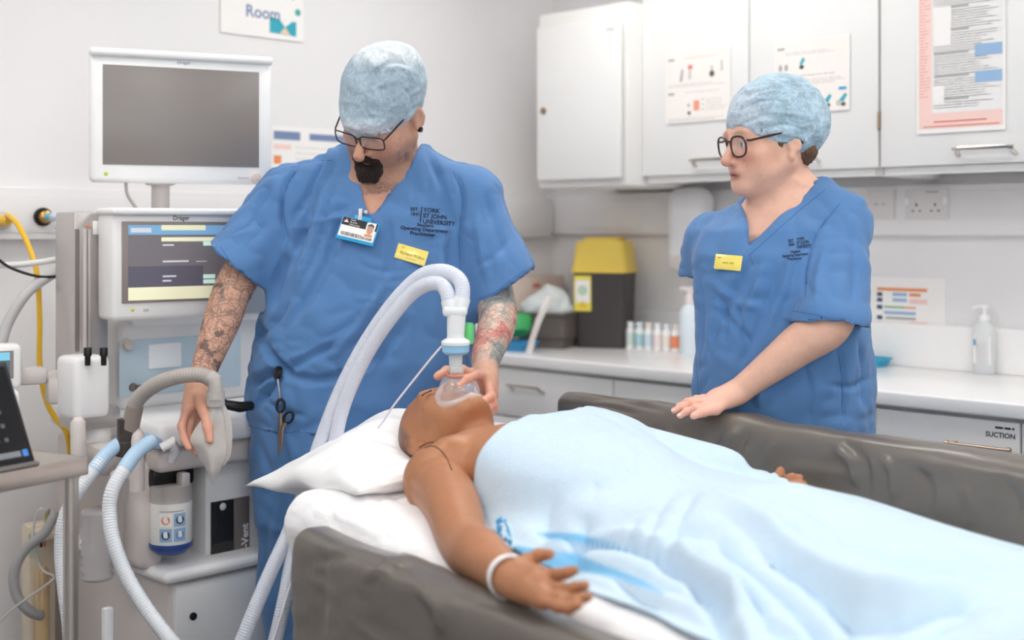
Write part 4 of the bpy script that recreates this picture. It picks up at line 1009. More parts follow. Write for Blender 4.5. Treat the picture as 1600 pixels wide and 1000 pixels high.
q = Ti @ W(74, 808, 3.25); mb = MB(); mb.cyl(q + Vector((0, 0, -.03)), q + Vector((0, 0, .02)), .008, .006, 14); mb.done('olive_valve', mat('olive_plastic', (150, 148, 92), .45), t)
p = Print(); q = Ti @ W(78, 852, 3.2)
for i, c in enumerate((NAVY, RED, INK, RED)): p.rect(q.x + .004 + (i % 2) * .009, q.z - .02 * (i // 2), q.x + .011 + (i % 2) * .009, q.z + .012 - .02 * (i // 2), c)
p.rect(q.x - .024, q.z - .04, q.x, q.z + .02, ink('pale_green', 196, 216, 190)); p.done('label_print', t, Matrix.Translation((0, .0185, 0)))
o = hose('suction_hose', [W(88, 800, 3.2), W(70, 832, 3.18), W(38, 860, 3.15), W(22, 895, 3.13), W(26, 930, 3.12), W(46, 955, 3.12), W(64, 962, 3.15)], .0125, mat('mid_grey_hose', (168, 166, 166), .45)); tag(o, 'mid grey hose looping beside the beige suction holder', 'hose')
o = hose('suction_line', [W(76, 800, 3.2), W(62, 796, 3.19), W(53, 820, 3.19), W(54, 860, 3.18), W(66, 890, 3.17), W(84, 900, 3.16), W(80, 908, 3.14), W(50, 930, 3.1), W(20, 952, 3.08), W(-20, 990, 3.05)], .0028, mat('thin_clear_line', (206, 202, 200), .3)); tag(o, 'thin pale line running from the suction holder to the left edge', 'tube')

# ------------------------------------------------------------------ steel instrument trolley with a black tablet
c = W(139, 714, 2.30); e = Vector((-.51, -.86, 0)).normalized(); ang = math.atan2(e.x, -e.y)
t = thing('steel_trolley', 'brushed steel trolley cut by the left edge of the picture', 'trolley', Vector((c.x, c.y, 0)), 0)
LX, LY = .75, .46
rz = math.atan2(-e.y, -e.x); Rz = Matrix.Rotation(rz, 4, 'Z'); top = c.z
def tl(x, y, z): return Rz @ Vector((x, y, z))
def tbox(mb, x, y, z, sx, sy, sz, bev): mb.box(tl(x, y, z), (sx, sy, sz), bev, rot=Rz.to_3x3())
# local: x runs along the edge (0 at the visible corner, negative towards the camera), y to the left/back
mb = MB(); tbox(mb, -LX / 2, LY / 2, top - .004, LX, LY, .008, .002)
for (x, y, sx, sy) in ((-LX / 2, .004, LX, .008), (-LX / 2, LY - .004, LX, .008), (-.004, LY / 2, .008, LY), (-LX + .004, LY / 2, .008, LY)): tbox(mb, x, y, top - .016, sx, sy, .032, .003)
mb.done('top', STEEL, t)
for x, y in ((-.022, .022), (-LX + .022, .022), (-.022, LY - .022), (-LX + .022, LY - .022)):
    mb = MB(); mb.cyl(tl(x, y, .1), tl(x, y, top - .03), .0135, n=20); lg = mb.done('leg', STEEL, t)
    mb = MB(); mb.cyl(tl(x - .011, y, .045), tl(x + .011, y, .045), .045, n=22); mb.box(tl(x, y, .09), (.03, .03, .03), .005); mb.done('castor', MDK, lg)
mb = MB(); tbox(mb, -LX / 2, LY / 2, .3, LX - .03, LY - .03, .01, .003); mb.done('shelf', STEEL, t)
# tablet
tb = thing('tablet', 'black tablet with a dark screen leaning on the steel trolley', 'tablet', Vector((-.825, 2.22, top)), R(60))
A = Matrix.Rotation(R(-24), 4, 'X'); rt = 0.0
TW, TH = .25, .19
def tt(x, y, z): return A @ Vector((x, y, z)) + Vector((rt - TW / 2, 0, .004))
mb = MB(); mb.box(tt(0, .0045, TH / 2), (TW, .009, TH), .004, rot=A.to_3x3()); mb.done('case', BLACK, tb)
p = Print(); p.rect(-TW / 2 + .008, .01, TW / 2 - .008, TH - .01, mat('tablet_screen', (20, 21, 24), .15)); p.rect(TW / 2 - .1, .016, TW / 2 - .026, .026, mat('icon_grey', (120, 124, 130), .3, emit=.15), .0003); p.rect(TW / 2 - .022, .015, TW / 2 - .011, .027, mat('icon_blue', (60, 120, 190), .3, emit=.3), .0003)
for i in range(4): p.rect(TW / 2 - .075, .045 + .025 * i, TW / 2 - .06, .049 + .025 * i, mat('icon_dim', (88, 92, 98), .3), .0003); p.rect(TW / 2 - .05 , .045 + .025 * i, TW / 2 - .042, .052 + .025 * i, mat('icon_dim', (88, 92, 98), .3), .0003)
p.done('screen_picture', tb, fn=lambda v: tt(v[0], -.0006 + v[1], v[2]))
mb = MB(); mb.box(Vector((rt - TW / 2, .04, .004)), (TW, .1, .008), .003); mb.done('stand', mat('tablet_stand', (150, 146, 142), .35, metal=.8), tb)
# ------------------------------------------------------------------ hospital trolley: x runs head to foot, y from the near rail to the far rail
BEDR = math.atan2(-0.8, 0.6)
BM = Matrix.Rotation(BEDR, 4, 'Z'); BMn = np.array(BM)
def Bw(a, n, z): return BM @ Vector((a, n, z))
def bed_pts(V): return V @ BMn[:3, :3].T
def BP(u, v, n):              # bed point on the plane y = n seen at (u, v)
    k = (u - CU) / F; y = n / (0.8 * k + 0.6); return Vector((0.6 * k * y - 0.8 * y, n, H - (v - CV) / F * y))
def BZ(u, v, z):              # bed point at height z seen at (u, v)
    y = (H - z) * F / (v - CV); x = (u - CU) / F * y; return Vector((0.6 * x - 0.8 * y, 0.8 * x + 0.6 * y, z))
def quad_obj(name, pieces, m, parent, label=None, attrs=None):
    me, V, Q = quad_mesh(name, pieces)
    if attrs:
        for k_, a_ in attrs.items(): set_attr(me, k_, a_)
    return link(name, me, m, parent, True, label)
VINYL = mat('grey_vinyl', (104, 97, 90), 0.34, noise=0.05, nscale=9, bump=0.12, bscale=28, spec=0.6, coat=0.25)
LINEN = mat('white_linen', (246, 245, 246), 0.75, noise=0.02, nscale=30, bump=0.12, bscale=90, sss=0.05)
PILLOWM = mat('pillow_cotton', (248, 247, 247), 0.7, noise=0.015, nscale=30, bump=0.1, bscale=50, sss=0.05)

bed = thing('hospital_trolley', 'hospital trolley bed with dark grey padded vinyl side rails', 'hospital bed', BM @ Vector((-1.25, 1.53, 0)), BEDR)
def rail(n0, n1, a0, a1, ztop, zbot, r, seed, amp, lines_=None):
    S = SDF((a0 - .03, n0 - .03, zbot - .03), (a1 + .03, n1 + .03, ztop + .03), .008)
    S.rbox(((a0 + a1) / 2, (n0 + n1) / 2, (ztop + zbot) / 2), ((a1 - a0) / 2, (n1 - n0) / 2, (ztop - zbot) / 2), r)
    X, Y, Z = S.grid(); P = np.stack(np.broadcast_arrays(X, Y, Z), -1)
    w1 = vnoise(P * np.array([1.2, 3, 5]), 2.2, seed); w2 = vnoise(P * np.array([2.0, 2, 9]) + 0.25 * w1[..., None], 3.0, seed + 1)
    w3 = vnoise(np.stack(np.broadcast_arrays(X * 9 + Z * 6, Y * 2, Z * 2), -1), 1.0, seed + 2)
    S.D += (amp * (w1 * .8 + np.abs(w2) * .9) + amp * .45 * w3 * sstep(-.15, .15, w1)).astype(np.float32)
    V, Q = S.nets(1); V = bed_pts(V); return (fold(V, Q, lines_), Q) if lines_ else (V, Q)
FAR_LINES = [([(882, 642), (930, 632), (1000, 648)], -0.0095, 4), ([(888, 652), (950, 646), (1012, 664)], 0.0076, 4), ([(905, 624), (960, 624), (1040, 642)], -0.0076, 4), ([(1150, 668), (1132, 700), (1122, 735)], 0.0095, 8), ([(1170, 672), (1152, 705), (1140, 735)], -0.0076, 7), ([(1216, 682), (1192, 720), (1180, 742)], 0.0076, 8),
 ([(1300, 694), (1330, 722), (1338, 760)], 0.0095, 7), ([(1318, 690), (1350, 720), (1356, 770)], -0.0095, 6), ([(1376, 712), (1398, 742), (1392, 785)], 0.0095, 8), ([(1424, 725), (1452, 762), (1450, 810)], -0.0095, 8), ([(1500, 745), (1520, 790), (1510, 830)], 0.0076, 10), ([(1040, 660), (1020, 680), (1010, 690)], -0.0076, 6), ([(1560, 745), (1590, 780), (1600, 820)], -0.0076, 9)]
NEAR_LINES = [([(560, 905), (640, 875), (730, 912)], 0.0076, 14), ([(480, 880), (560, 870), (640, 900)], -0.0057, 12), ([(700, 930), (780, 945), (850, 975)], -0.0076, 10), ([(640, 900), (680, 950), (690, 1000)], 0.0057, 16), ([(500, 850), (505, 900), (500, 1000)], -0.0057, 10)]
quad_obj('side_rail', [rail(1.895, 1.995, -2.372, -.25, .936, .50, .036, 3, .009, FAR_LINES)], VINYL, bed)
quad_obj('side_rail', [rail(1.05, 1.142, -2.075, -.25, .784, .36, .034, 8, .006, NEAR_LINES)], VINYL, bed)
def bbox(mb, c, s, bev): mb.box(BM @ Vector(c), s, bev, rot=BM.to_3x3())
mb = MB(); bbox(mb, (-1.25, 1.52, .60), (1.98, .74, .05), .01); mb.done('platform', GREYP, bed, True)
mb = MB(); bbox(mb, (-1.25, 1.52, .36), (.5, .3, .44), .04); mb.done('lift_column', GREYP, bed, True)
mb = MB(); bbox(mb, (-1.25, 1.52, .14), (1.5, .5, .08), .03); mb.done('chassis', GREYP, bed, True)
for a in (-1.95, -.55):
    for n in (1.30, 1.74):
        mb = MB(); mb.cyl(BM @ Vector((a, n - .015, .055)), BM @ Vector((a, n + .015, .055)), .054, n=24); bbox(mb, (a, n, .11), (.05, .045, .03), .008); mb.done('castor', MDK, bed, True)

# mattress in its white sheet
S = SDF((-2.36, 1.12, .60), (-.22, 1.92, .86), .009)
S.rbox((-1.27, 1.52, .708), (1.0, .372, .078), .045)
X, Y, Z = S.grid(); P = np.stack(np.broadcast_arrays(X, Y, Z), -1)
w1 = vnoise(P * np.array([3, 5, 3]), 2.0, 21); w2 = vnoise(np.stack(np.broadcast_arrays(X * 7 - Y * 16, X * 3 + Y * 2, Z * 3), -1), 1.0, 22)
S.D -= (.005 * w1 + .006 * np.maximum(0, w2) + .020 * sstep(-1.75, -1.95, X) * sstep(.66, .74, Z)).astype(np.float32)
V, Q = S.nets(1); Vb_ = fold(bed_pts(V), Q, [([(520, 770), (560, 800), (640, 830)], -.006, 4), ([(490, 800), (540, 812), (600, 845)], .005, 5), ([(560, 770), (610, 810), (680, 850)], .006, 6), ([(500, 785), (520, 810), (510, 828)], -.005, 3), ([(640, 820), (680, 850), (715, 885)], -.005, 5), ([(600, 770), (640, 790), (660, 820)], -.006, 4), ([(540, 775), (530, 800), (540, 825)], .004, 4), ([(590, 840), (615, 815), (640, 800)], .004, 4), ([(660, 830), (640, 850), (620, 852)], -.004, 4)], .004, 16, 27)
mattress = thing('mattress', 'mattress in a creased white sheet between the grey padded rails', 'mattress', BM @ Vector((-1.27, 1.52, .63)), BEDR)
quad_obj('sheet', [(Vb_, Q)], LINEN, mattress)

# pillow
def pillow_mesh(n=72):
    V, Fc = [], []; sgn = (1, -1)
    ca, cn, hw, hl = -2.295, 1.50, .245, .315
    for side in sgn:
        for i in range(n + 1):
            for j in range(n + 1):
                s = -1 + 2 * i / n; t = -1 + 2 * j / n
                a = ca + hw * s * (1 - .10 * (1 - t * t)); b = cn + hl * t * (1 - .07 * (1 - s * s))
                th = max(0, (1 - abs(s) ** 2.4) * (1 - abs(t) ** 2.4)) ** .52
                q = np.array([a, b, 0.0])
                wr = .012 * float(vnoise(np.array([a * 7 + b * 5, a * 4 - b * 9, side * 3.0]), 1.0, 31)) + -.012 * abs(float(vnoise(np.array([a * 16 - b * 12, a * 5 + b * 4, side]), 1.0, 32)))
                edge = 1 - max(abs(s), abs(t))
                z0 = .806 + .024 * s + .018 * (t + 1) * .5 - .03 * max(0, -s - .2) * max(0, -t)
                z = z0 + side * th * (.082 if side > 0 else .052) + wr * min(1, edge * 5) * side
                if side > 0: z -= .085 * math.exp(-(((a + 2.17) / .13) ** 2 + ((b - 1.48) / .12) ** 2)); z += .045 * math.exp(-(((a + 2.36) / .10) ** 2 + ((b - 1.46) / .12) ** 2))
                else: z = max(z, .795 if a > -2.25 else -9)
                z += .006 * math.sin(9 * s + 3 * t) * (1 - edge) ** 6
                V.append((a, b, z))
    m = (n + 1) ** 2
    for i in range(n):
        for j in range(n):
            k_ = i * (n + 1) + j; Fc.append((k_, k_ + n + 1, k_ + n + 2, k_ + 1)); Fc.append((m + k_, m + k_ + 1, m + k_ + n + 2, m + k_ + n + 1))
    return V, Fc
V, Fc = pillow_mesh(); V = [tuple(BM @ Vector(v)) for v in V]
me = bpy.data.meshes.new('pillow'); me.from_pydata(V, [], Fc); bm = bmesh.new(); bm.from_mesh(me); bmesh.ops.remove_doubles(bm, verts=bm.verts, dist=.0008); bmesh.ops.recalc_face_normals(bm, faces=bm.faces[:]); bm.to_mesh(me); bm.free(); smooth(me)
pil = thing('pillow', 'plump white pillow under the mannequin\'s head, overhanging the trolley end', 'pillow', BM @ Vector((-2.295, 1.50, .79)), BEDR)
link('pillow_case', me, PILLOWM, pil, True)

# ------------------------------------------------------------------ figures: heads, hands, skin, clothes
class Frame:
    def __init__(s, o, fwd, right, sc=1.0):
        f = np.array(fwd, float); f /= np.linalg.norm(f); r = np.array(right, float); r -= f * (r @ f); r /= np.linalg.norm(r)
        s.o = np.array(o, float); s.f = f; s.r = r; s.u = np.cross(r, f); s.sc = sc; s.A = np.stack([r, f, s.u], 1)
    def __call__(s, x, y, z): return s.o + s.sc * (s.A @ np.array((x, y, z), float))
    def inv(s, P): return ((np.asarray(P) - s.o) @ s.A) / s.sc
    def v(s, x, y, z): return s.A @ np.array((x, y, z), float)
def head_sdf(S, M, jaw=1.0, cheek=0.0, brow=1.0, nose=1.0, ears=(1, 1), lids=0.004, flare=.35, earx=.079, ear_s=1.0, ear_dz=0.0, chin=0.0):
    c = M.sc
    def E(p, r, k=.012, op='add', rot=None):
        A = M.A if rot is None else M.A @ rot
        S.ell(M(*p), np.array(r) * c, A, k * c, op)
    def C(p, q, r0, r1, k=.01, op='add', flat=None): S.cone(M(*p), M(*q), r0 * c, r1 * c, k * c, op, flat)
    E((0, -.018, .030), (.076, .098, .090), 0)
    E((0, .028, -.022), (.064, .066, .082), .03)
    E((0, .036, -.078 + chin), (.050 * jaw, .052, .036), .03)
    for s_ in (-1, 1):
        C((s_ * .058, -.005, -.055 + chin * .5), (s_ * .022, .074, -.098 + chin), .017 * jaw, .014, .03)
        E((s_ * .043, .062, -.024), (.022 + cheek, .020 + cheek, .020), .022)
        E((s_ * .040, .058, -.055), (.018 + cheek, .018 + cheek, .022), .025)
    E((0, .084, -.103 + chin), (.020, .014, .014), .02)
    C((-.036, .079, .022), (.036, .079, .022), .0125, .0125, .016)
    for s_ in (-1, 1): E((s_ * .031, .096, .002), (.0175, .0135, .0115), .012, 'sub')
    for s_ in (-1, 1):
        E((s_ * .031, .0765, .001), (.0128, .0125, .0125), .002)
        E((s_ * .031, .0785, .0085), (.0155, .0125, .0065), .004)          # upper lid
        E((s_ * .031, .0775, -.0065), (.0145, .0115, lids), .004)          # lower lid
    C((0, .086, .012), (0, .109 * nose, -.028), .0075, .0105, .012)
    E((0, .108 * nose, -.034), (.0105 * nose ** 2, .0105, .009 * nose ** 2), .008)
    for s_ in (-1, 1): E((s_ * .0125, .097, -.036), (.0072, .010, .0075), .007); E((s_ * .006, .104, -.0445), (.0038, .006, .003), .003, 'sub')
    E((0, .086, -.058), (.026, .012, .014), .015)
    E((0, .0945, -.0605), (.0215, .0072, .0052), .004); E((0, .0925, -.0705), (.0185, .0075, .0062), .004)
    E((0, .103, -.0652), (.023, .009, .0011), .003, 'sub')
    for i, s_ in enumerate((-1, 1)):
        if not ears[i]: continue
        an = s_ * flare; rot = np.array([[math.cos(an), -math.sin(an), 0], [math.sin(an), math.cos(an), 0], [0, 0, 1]]) 
        E((s_ * earx, -.014, -.002 + ear_dz), (.0065, .0165, .030 * ear_s), .006, 'add', rot); E((s_ * (earx - .0025), -.006, -.024 + ear_dz), (.006, .009, .011), .005)
        E((s_ * (earx + .0075), -.011, .001 + ear_dz), (.005, .0095, .018 * ear_s), .004, 'sub', rot)
def face_colors(M, P, base, lip=(176, 96, 88), blush=None, iris=(70, 80, 84), browc=None, open_eyes=True):
    L = M.inv(P); x, y, z = L[:, 0], L[:, 1], L[:, 2]; C = np.tile(np.array(rgb(*base)), (len(P), 1))
    def blend(w_, col): C[:] = C * (1 - w_[:, None]) + np.array(rgb(*col)) * w_[:, None]
    n = vnoise(P, 60, 5); C *= (1 + .05 * n)[:, None]
    if blush is not None:
        w_ = .5 * np.exp(-((np.abs(x) - .045) / .022) ** 2 - ((z + .03) / .025) ** 2) * (y > .02) + .5 * np.exp(-(x / .018) ** 2 - ((z + .034) / .014) ** 2) * (y > .08); blend(np.clip(w_, 0, 1), blush)
    blend(.85 * np.exp(-(x / .021) ** 4 - ((z + .0655) / .0095) ** 4) * (y > .082), lip)
    blend(.9 * np.exp(-(x / .022) ** 4 - ((z + .0652) / .0013) ** 2) * (y > .08), (96, 44, 40))
    if open_eyes:
        ax = np.abs(x) - .031; e = (ax / .0125) ** 2 + ((z - .001) / .0056) ** 2
        blend((e < 1) * (y > .075) * 1.0, (232, 226, 220)); blend(((ax ** 2 + (z - .001) ** 2 < .0052 ** 2) & (e < 1) & (y > .075)) * 1.0, iris); blend(((ax ** 2 + (z - .001) ** 2 < .0024 ** 2) & (y > .075)) * 1.0, (12, 10, 10))
        blend(((np.abs(e - 1.1) < .16) & (z > .001) & (y > .07)) * .8, (60, 40, 34))
    if browc is not None: blend(.75 * np.exp(-((np.abs(x) - .032) / .018) ** 4 - ((z - .025 - .004 * np.cos((np.abs(x) - .03) * 80)) / .0045) ** 2) * (y > .05), browc)
    return C
def finger(S, pts, r0=.0088, r1=.0066, k=.004):
    pts = [np.array(p, float) for p in pts]; n = len(pts); rr = [r0 + (r1 - r0) * i / (n - 1) for i in range(n)]
    S.chain(pts, rr, k)
    for p, r in list(zip(pts, rr))[1:-1]: S.ell(p, (r * 1.06,) * 3, None, k)
def palm(S, wrist, knuckles, rw=.024, thick=.62, nrm=(0, 1, 0), k=.012, rk=.0125):
    wrist = np.array(wrist, float); ks = [np.array(q, float) for q in knuckles]
    for q in ks: S.cone(wrist + (q - wrist) * .12 + (q - np.mean(ks, 0)) * .35, q, rw * .62, rk, k, 'add', (nrm, thick + .2))
    S.cone(wrist, wrist * .35 + np.mean(ks, 0) * .65, rw, rw * 1.05, k, 'add', (nrm, thick))
def nails(me_name, parent, pts, m, r=.0055):
    mb = MB()
    for tip, nrm, dr in pts:
        tip, nrm, dr = Vector(tip), Vector(nrm).normalized(), Vector(dr).normalized(); nrm = (nrm - dr * nrm.dot(dr)).normalized(); sd = dr.cross(nrm)
        c = tip + nrm * .0052; rot = Matrix((sd, dr, nrm)).transposed()
        mb.lathe([(0, .0014), (r * .7, .0011), (r, 0), (r * .8, -.0012), (0, -.0012)], c, 14, rot, .85, 1.15)
    return mb.done(me_name, m, parent, True)
def bvh_of(V, Q): return BVHTree.FromPolygons([tuple(v) for v in V], [tuple(int(i) for i in q) for q in Q])
EYE = Vector((0, 0, H))
def hit(bvh, u, v):
    d = (W(u, v, 1.0) - EYE).normalized(); p, n, i, t = bvh.ray_cast(EYE, d)
    if p is None: return None, None
    if n.dot(d) > 0: n = -n
    return p, n
def seam(name, bvh, pts, r, m, parent, lift=.0006, n=40, dense=True, label=None):
    out = []
    for q in (spline([(u, v, 0) for u, v in pts], n) if dense else [(u, v, 0) for u, v in pts]):
        p, nr = hit(bvh, q[0], q[1])
        if p is not None: out.append(p + nr * lift)
    # drop jumps
    keep = [out[0]] if out else []
    for p in out[1:]:
        if (p - keep[-1]).length < .05: keep.append(p)
    if len(keep) < 3: return None
    return MB().tube(keep, r, 6).done(name, m, parent, True, label)
def print_px(name, bvh, parent, items, lift=.0012, label=None):
    """lettering printed on cloth: items (text, u, v, size px, tilt deg, align, material) laid on the surface where it is seen"""
    p = Print()
    for txt, u, v, sz, tilt, al, m, sx in items:
        V, Fc = text_mesh(txt, sz, al, sz * .022); b = len(p.V); c_, s_ = math.cos(R(tilt)), math.sin(R(tilt))
        ok = []
        for q in V:
            x, y = q.x * sx, -q.y; h_, n_ = hit(bvh, u + x * c_ - y * s_, v + x * s_ + y * c_); ok.append(h_ + n_ * lift if h_ is not None else None)
        last = next((o for o in ok if o is not None), None)
        if last is None: continue
        V2 = []
        for o in ok:
            if o is not None: last = o
            V2.append(tuple(last))
        p.V += V2; p.Fc += [tuple(i + b for i in f) for f in Fc]; p.M += [p._m(m)] * len(Fc)
    return p.done(name, parent, label=label, world=True)
# ---- skin and cloth materials
def skin_mat(name, rough=.45, tattoo=False, sss=.12, bump=.04):
    m = mat(name, (200, 150, 120), rough, attr='Col', sss=sss, bump=bump, bscale=350, noise=.04, nscale=90, spec=.45)
    if tattoo:
        nt = m.node_tree; b = nt.nodes['Principled BSDF']; src = b.inputs['Base Color'].links[0].from_socket
        N_ = nt.nodes.new; L_ = nt.links.new
        tc = N_('ShaderNodeTexCoord'); tat = N_('ShaderNodeAttribute'); tat.attribute_name = 'tat'; tcol = N_('ShaderNodeAttribute'); tcol.attribute_name = 'tatc'
        warp = N_('ShaderNodeTexNoise'); warp.inputs['Scale'].default_value = 18; warp.inputs['Detail'].default_value = 3; L_(tc.outputs['Object'], warp.inputs['Vector'])
        ad = N_('ShaderNodeMix'); ad.data_type = 'RGBA'; ad.blend_type = 'ADD'; ad.inputs[0].default_value = .035; L_(tc.outputs['Object'], ad.inputs[6]); L_(warp.outputs['Color'], ad.inputs[7])
        def line(scale, lo, hi, feature='DISTANCE_TO_EDGE'):
            vo = N_('ShaderNodeTexVoronoi'); vo.feature = feature; vo.inputs['Scale'].default_value = scale; L_(ad.outputs[2], vo.inputs['Vector'])
            mr = N_('ShaderNodeMapRange'); mr.inputs['From Min'].default_value = lo; mr.inputs['From Max'].default_value = hi; mr.inputs['To Min'].default_value = 1; mr.inputs['To Max'].default_value = 0; L_(vo.outputs['Distance'], mr.inputs['Value']); return mr.outputs['Result']
        wv = N_('ShaderNodeTexWave'); wv.wave_type = 'RINGS'; wv.inputs['Scale'].default_value = 28; wv.inputs['Distortion'].default_value = 16; wv.inputs['Detail'].default_value = 2; wv.inputs['Detail Scale'].default_value = 1.6; L_(ad.outputs[2], wv.inputs['Vector'])
        wr = N_('ShaderNodeMapRange'); wr.inputs['From Min'].default_value = .72; wr.inputs['From Max'].default_value = .92; L_(wv.outputs['Fac'], wr.inputs['Value'])
        sh = N_('ShaderNodeTexNoise'); sh.inputs['Scale'].default_value = 26; sh.inputs['Detail'].default_value = 4; L_(ad.outputs[2], sh.inputs['Vector'])
        sr = N_('ShaderNodeMapRange'); sr.inputs['From Min'].default_value = .57; sr.inputs['From Max'].default_value = .61; L_(sh.outputs['Fac'], sr.inputs['Value'])
        sf = N_('ShaderNodeMapRange'); sf.inputs['From Min'].default_value = .4; sf.inputs['From Max'].default_value = .62; sf.inputs['To Max'].default_value = .22; L_(sh.outputs['Fac'], sf.inputs['Value'])
        def mxm(a, c):
            q = N_('ShaderNodeMath'); q.operation = 'MAXIMUM'; L_(a, q.inputs[0]); L_(c, q.inputs[1]); return q.outputs[0]
        def mul(a, c):
            q = N_('ShaderNodeMath'); q.operation = 'MULTIPLY'; L_(a, q.inputs[0])
            if isinstance(c, float): q.inputs[1].default_value = c
            else: L_(c, q.inputs[1])
            return q.outputs[0]
        ln = mxm(mul(line(30, .0, .07), .8), mxm(mul(wr.outputs['Result'], .65), mul(line(62, 0, .09), .45)))
        full = mxm(mxm(ln, sf.outputs['Result']), mul(sr.outputs['Result'], .95))
        fac = mul(full, tat.outputs['Fac'])
        # colour wash for the coloured sleeve
        cw = N_('ShaderNodeTexNoise'); cw.inputs['Scale'].default_value = 16; cw.inputs['Detail'].default_value = 1; L_(ad.outputs[2], cw.inputs['Vector'])
        cr = N_('ShaderNodeValToRGB'); el = cr.color_ramp.elements; el[0].position = .34; el[0].color = rgb(106, 150, 158) + (1,); el[1].position = .66; el[1].color = rgb(206, 112, 112) + (1,)
        e = el.new(.45); e.color = rgb(196, 186, 172) + (1,); e = el.new(.56); e.color = rgb(216, 176, 160) + (1,); L_(cw.outputs['Fac'], cr.inputs['Fac'])
        m0 = N_('ShaderNodeMix'); m0.data_type = 'RGBA'; L_(mul(tcol.outputs['Fac'], .7), m0.inputs[0]); L_(src, m0.inputs[6]); L_(cr.outputs['Color'], m0.inputs[7])
        m1 = N_('ShaderNodeMix'); m1.data_type = 'RGBA'; L_(mul(fac, .85), m1.inputs[0]); L_(m0.outputs[2], m1.inputs[6]); m1.inputs[7].default_value = rgb(62, 56, 62) + (1,)
        L_(m1.outputs[2], b.inputs['Base Color'])
    return m
SCRUB = mat('blue_scrub_cotton', (86, 130, 182), .8, noise=.05, nscale=7, bump=.12, bscale=420, sheen=.15)
SCRUBD = mat('blue_scrub_seam', (66, 110, 166), .8, noise=.04, nscale=40)
LOGO = mat('dark_embroidery', (20, 28, 54), .7, noise=.1, nscale=200)
def cap_mat(name):
    m = mat(name, (190, 216, 232), .7, alpha=.93, bump=.25, bscale=140, sheen=.1)
    nt = m.node_tree; b = nt.nodes['Principled BSDF']; tc = nt.nodes.new('ShaderNodeTexCoord')
    a = nt.nodes.new('ShaderNodeAttribute'); a.attribute_name = 'Col'
    vo = nt.nodes.new('ShaderNodeTexNoise'); vo.inputs['Scale'].default_value = 60; vo.inputs['Detail'].default_value = 5; vo.inputs['Distortion'].default_value = 1.5; nt.links.new(tc.outputs['Object'], vo.inputs['Vector'])
    mr = nt.nodes.new('ShaderNodeMapRange'); mr.inputs['From Min'].default_value = .38; mr.inputs['From Max'].default_value = .62; mr.inputs['To Min'].default_value = .84; mr.inputs['To Max'].default_value = 1.10; nt.links.new(vo.outputs['Fac'], mr.inputs['Value'])
    mx = nt.nodes.new('ShaderNodeMix'); mx.data_type = 'RGBA'; mx.blend_type = 'MULTIPLY'; mx.inputs[0].default_value = 1; nt.links.new(a.outputs['Color'], mx.inputs[6]); nt.links.new(mr.outputs['Result'], mx.inputs[7]); nt.links.new(mx.outputs[2], b.inputs['Base Color'])
    return m
CAPM = cap_mat('cap_nonwoven')
def glasses(parent, M, w_, h_, sep, m, lensm, power=4.0, rr=.0016, y0=.104, z0=-.001, tz=.012, rise=.006):
    g = []
    mb = MB()
    for s_ in (-1, 1):
        pts = []
        for i in range(33):
            a = 2 * math.pi * i / 32; ca, sa = math.cos(a), math.sin(a); k = (abs(ca) ** power + abs(sa) ** power) ** (-1 / power)
            x = s_ * sep + w_ * k * ca; z = z0 + h_ * k * sa; pts.append(Vector(M(x, y0 - .10 * (abs(x) / .07) ** 2 * .10, z)))
        mb.tube(pts, rr * M.sc, 8, False)
    mb.tube([Vector(M(-sep + w_ * .92, y0 - .001, z0 + h_ * .45)), Vector(M(0, y0 + .003, z0 + h_ * .6)), Vector(M(sep - w_ * .92, y0 - .001, z0 + h_ * .45))], rr * M.sc, 8)
    for s_ in (-1, 1):
        xo = sep + w_
        mb.tube([Vector(M(s_ * xo, y0 - .010, z0 + h_ * .55)), Vector(M(s_ * (xo + .004), y0 - .018, z0 + tz)), Vector(M(s_ * .0795, .02, z0 + tz + rise)), Vector(M(s_ * .081, -.012, z0 + tz + rise + .002)), Vector(M(s_ * .08, -.035, z0 - .012))], rr * 1.15 * M.sc, 8)
    fr = mb.done('glasses', m, parent, True)
    for s_ in (-1, 1):
        mb = MB(); n = 28; c = mb.bm.verts.new(M(s_ * sep, y0 - .0015, z0)); ring = []
        for i in range(n):
            a = 2 * math.pi * i / n; ca, sa = math.cos(a), math.sin(a); k = (abs(ca) ** power + abs(sa) ** power) ** (-1 / power); x = s_ * sep + w_ * k * ca; ring.append(mb.bm.verts.new(M(x, y0 - .01 * (abs(x) / .07) ** 2, z0 + h_ * k * sa)))
        for i in range(n): mb.bm.faces.new((c, ring[i], ring[(i + 1) % n]))
        mb.done('lens', lensm, fr, True)
    return fr
LENS = mat('spectacle_lens', (240, 246, 250), .04, alpha=.12, spec=.8)
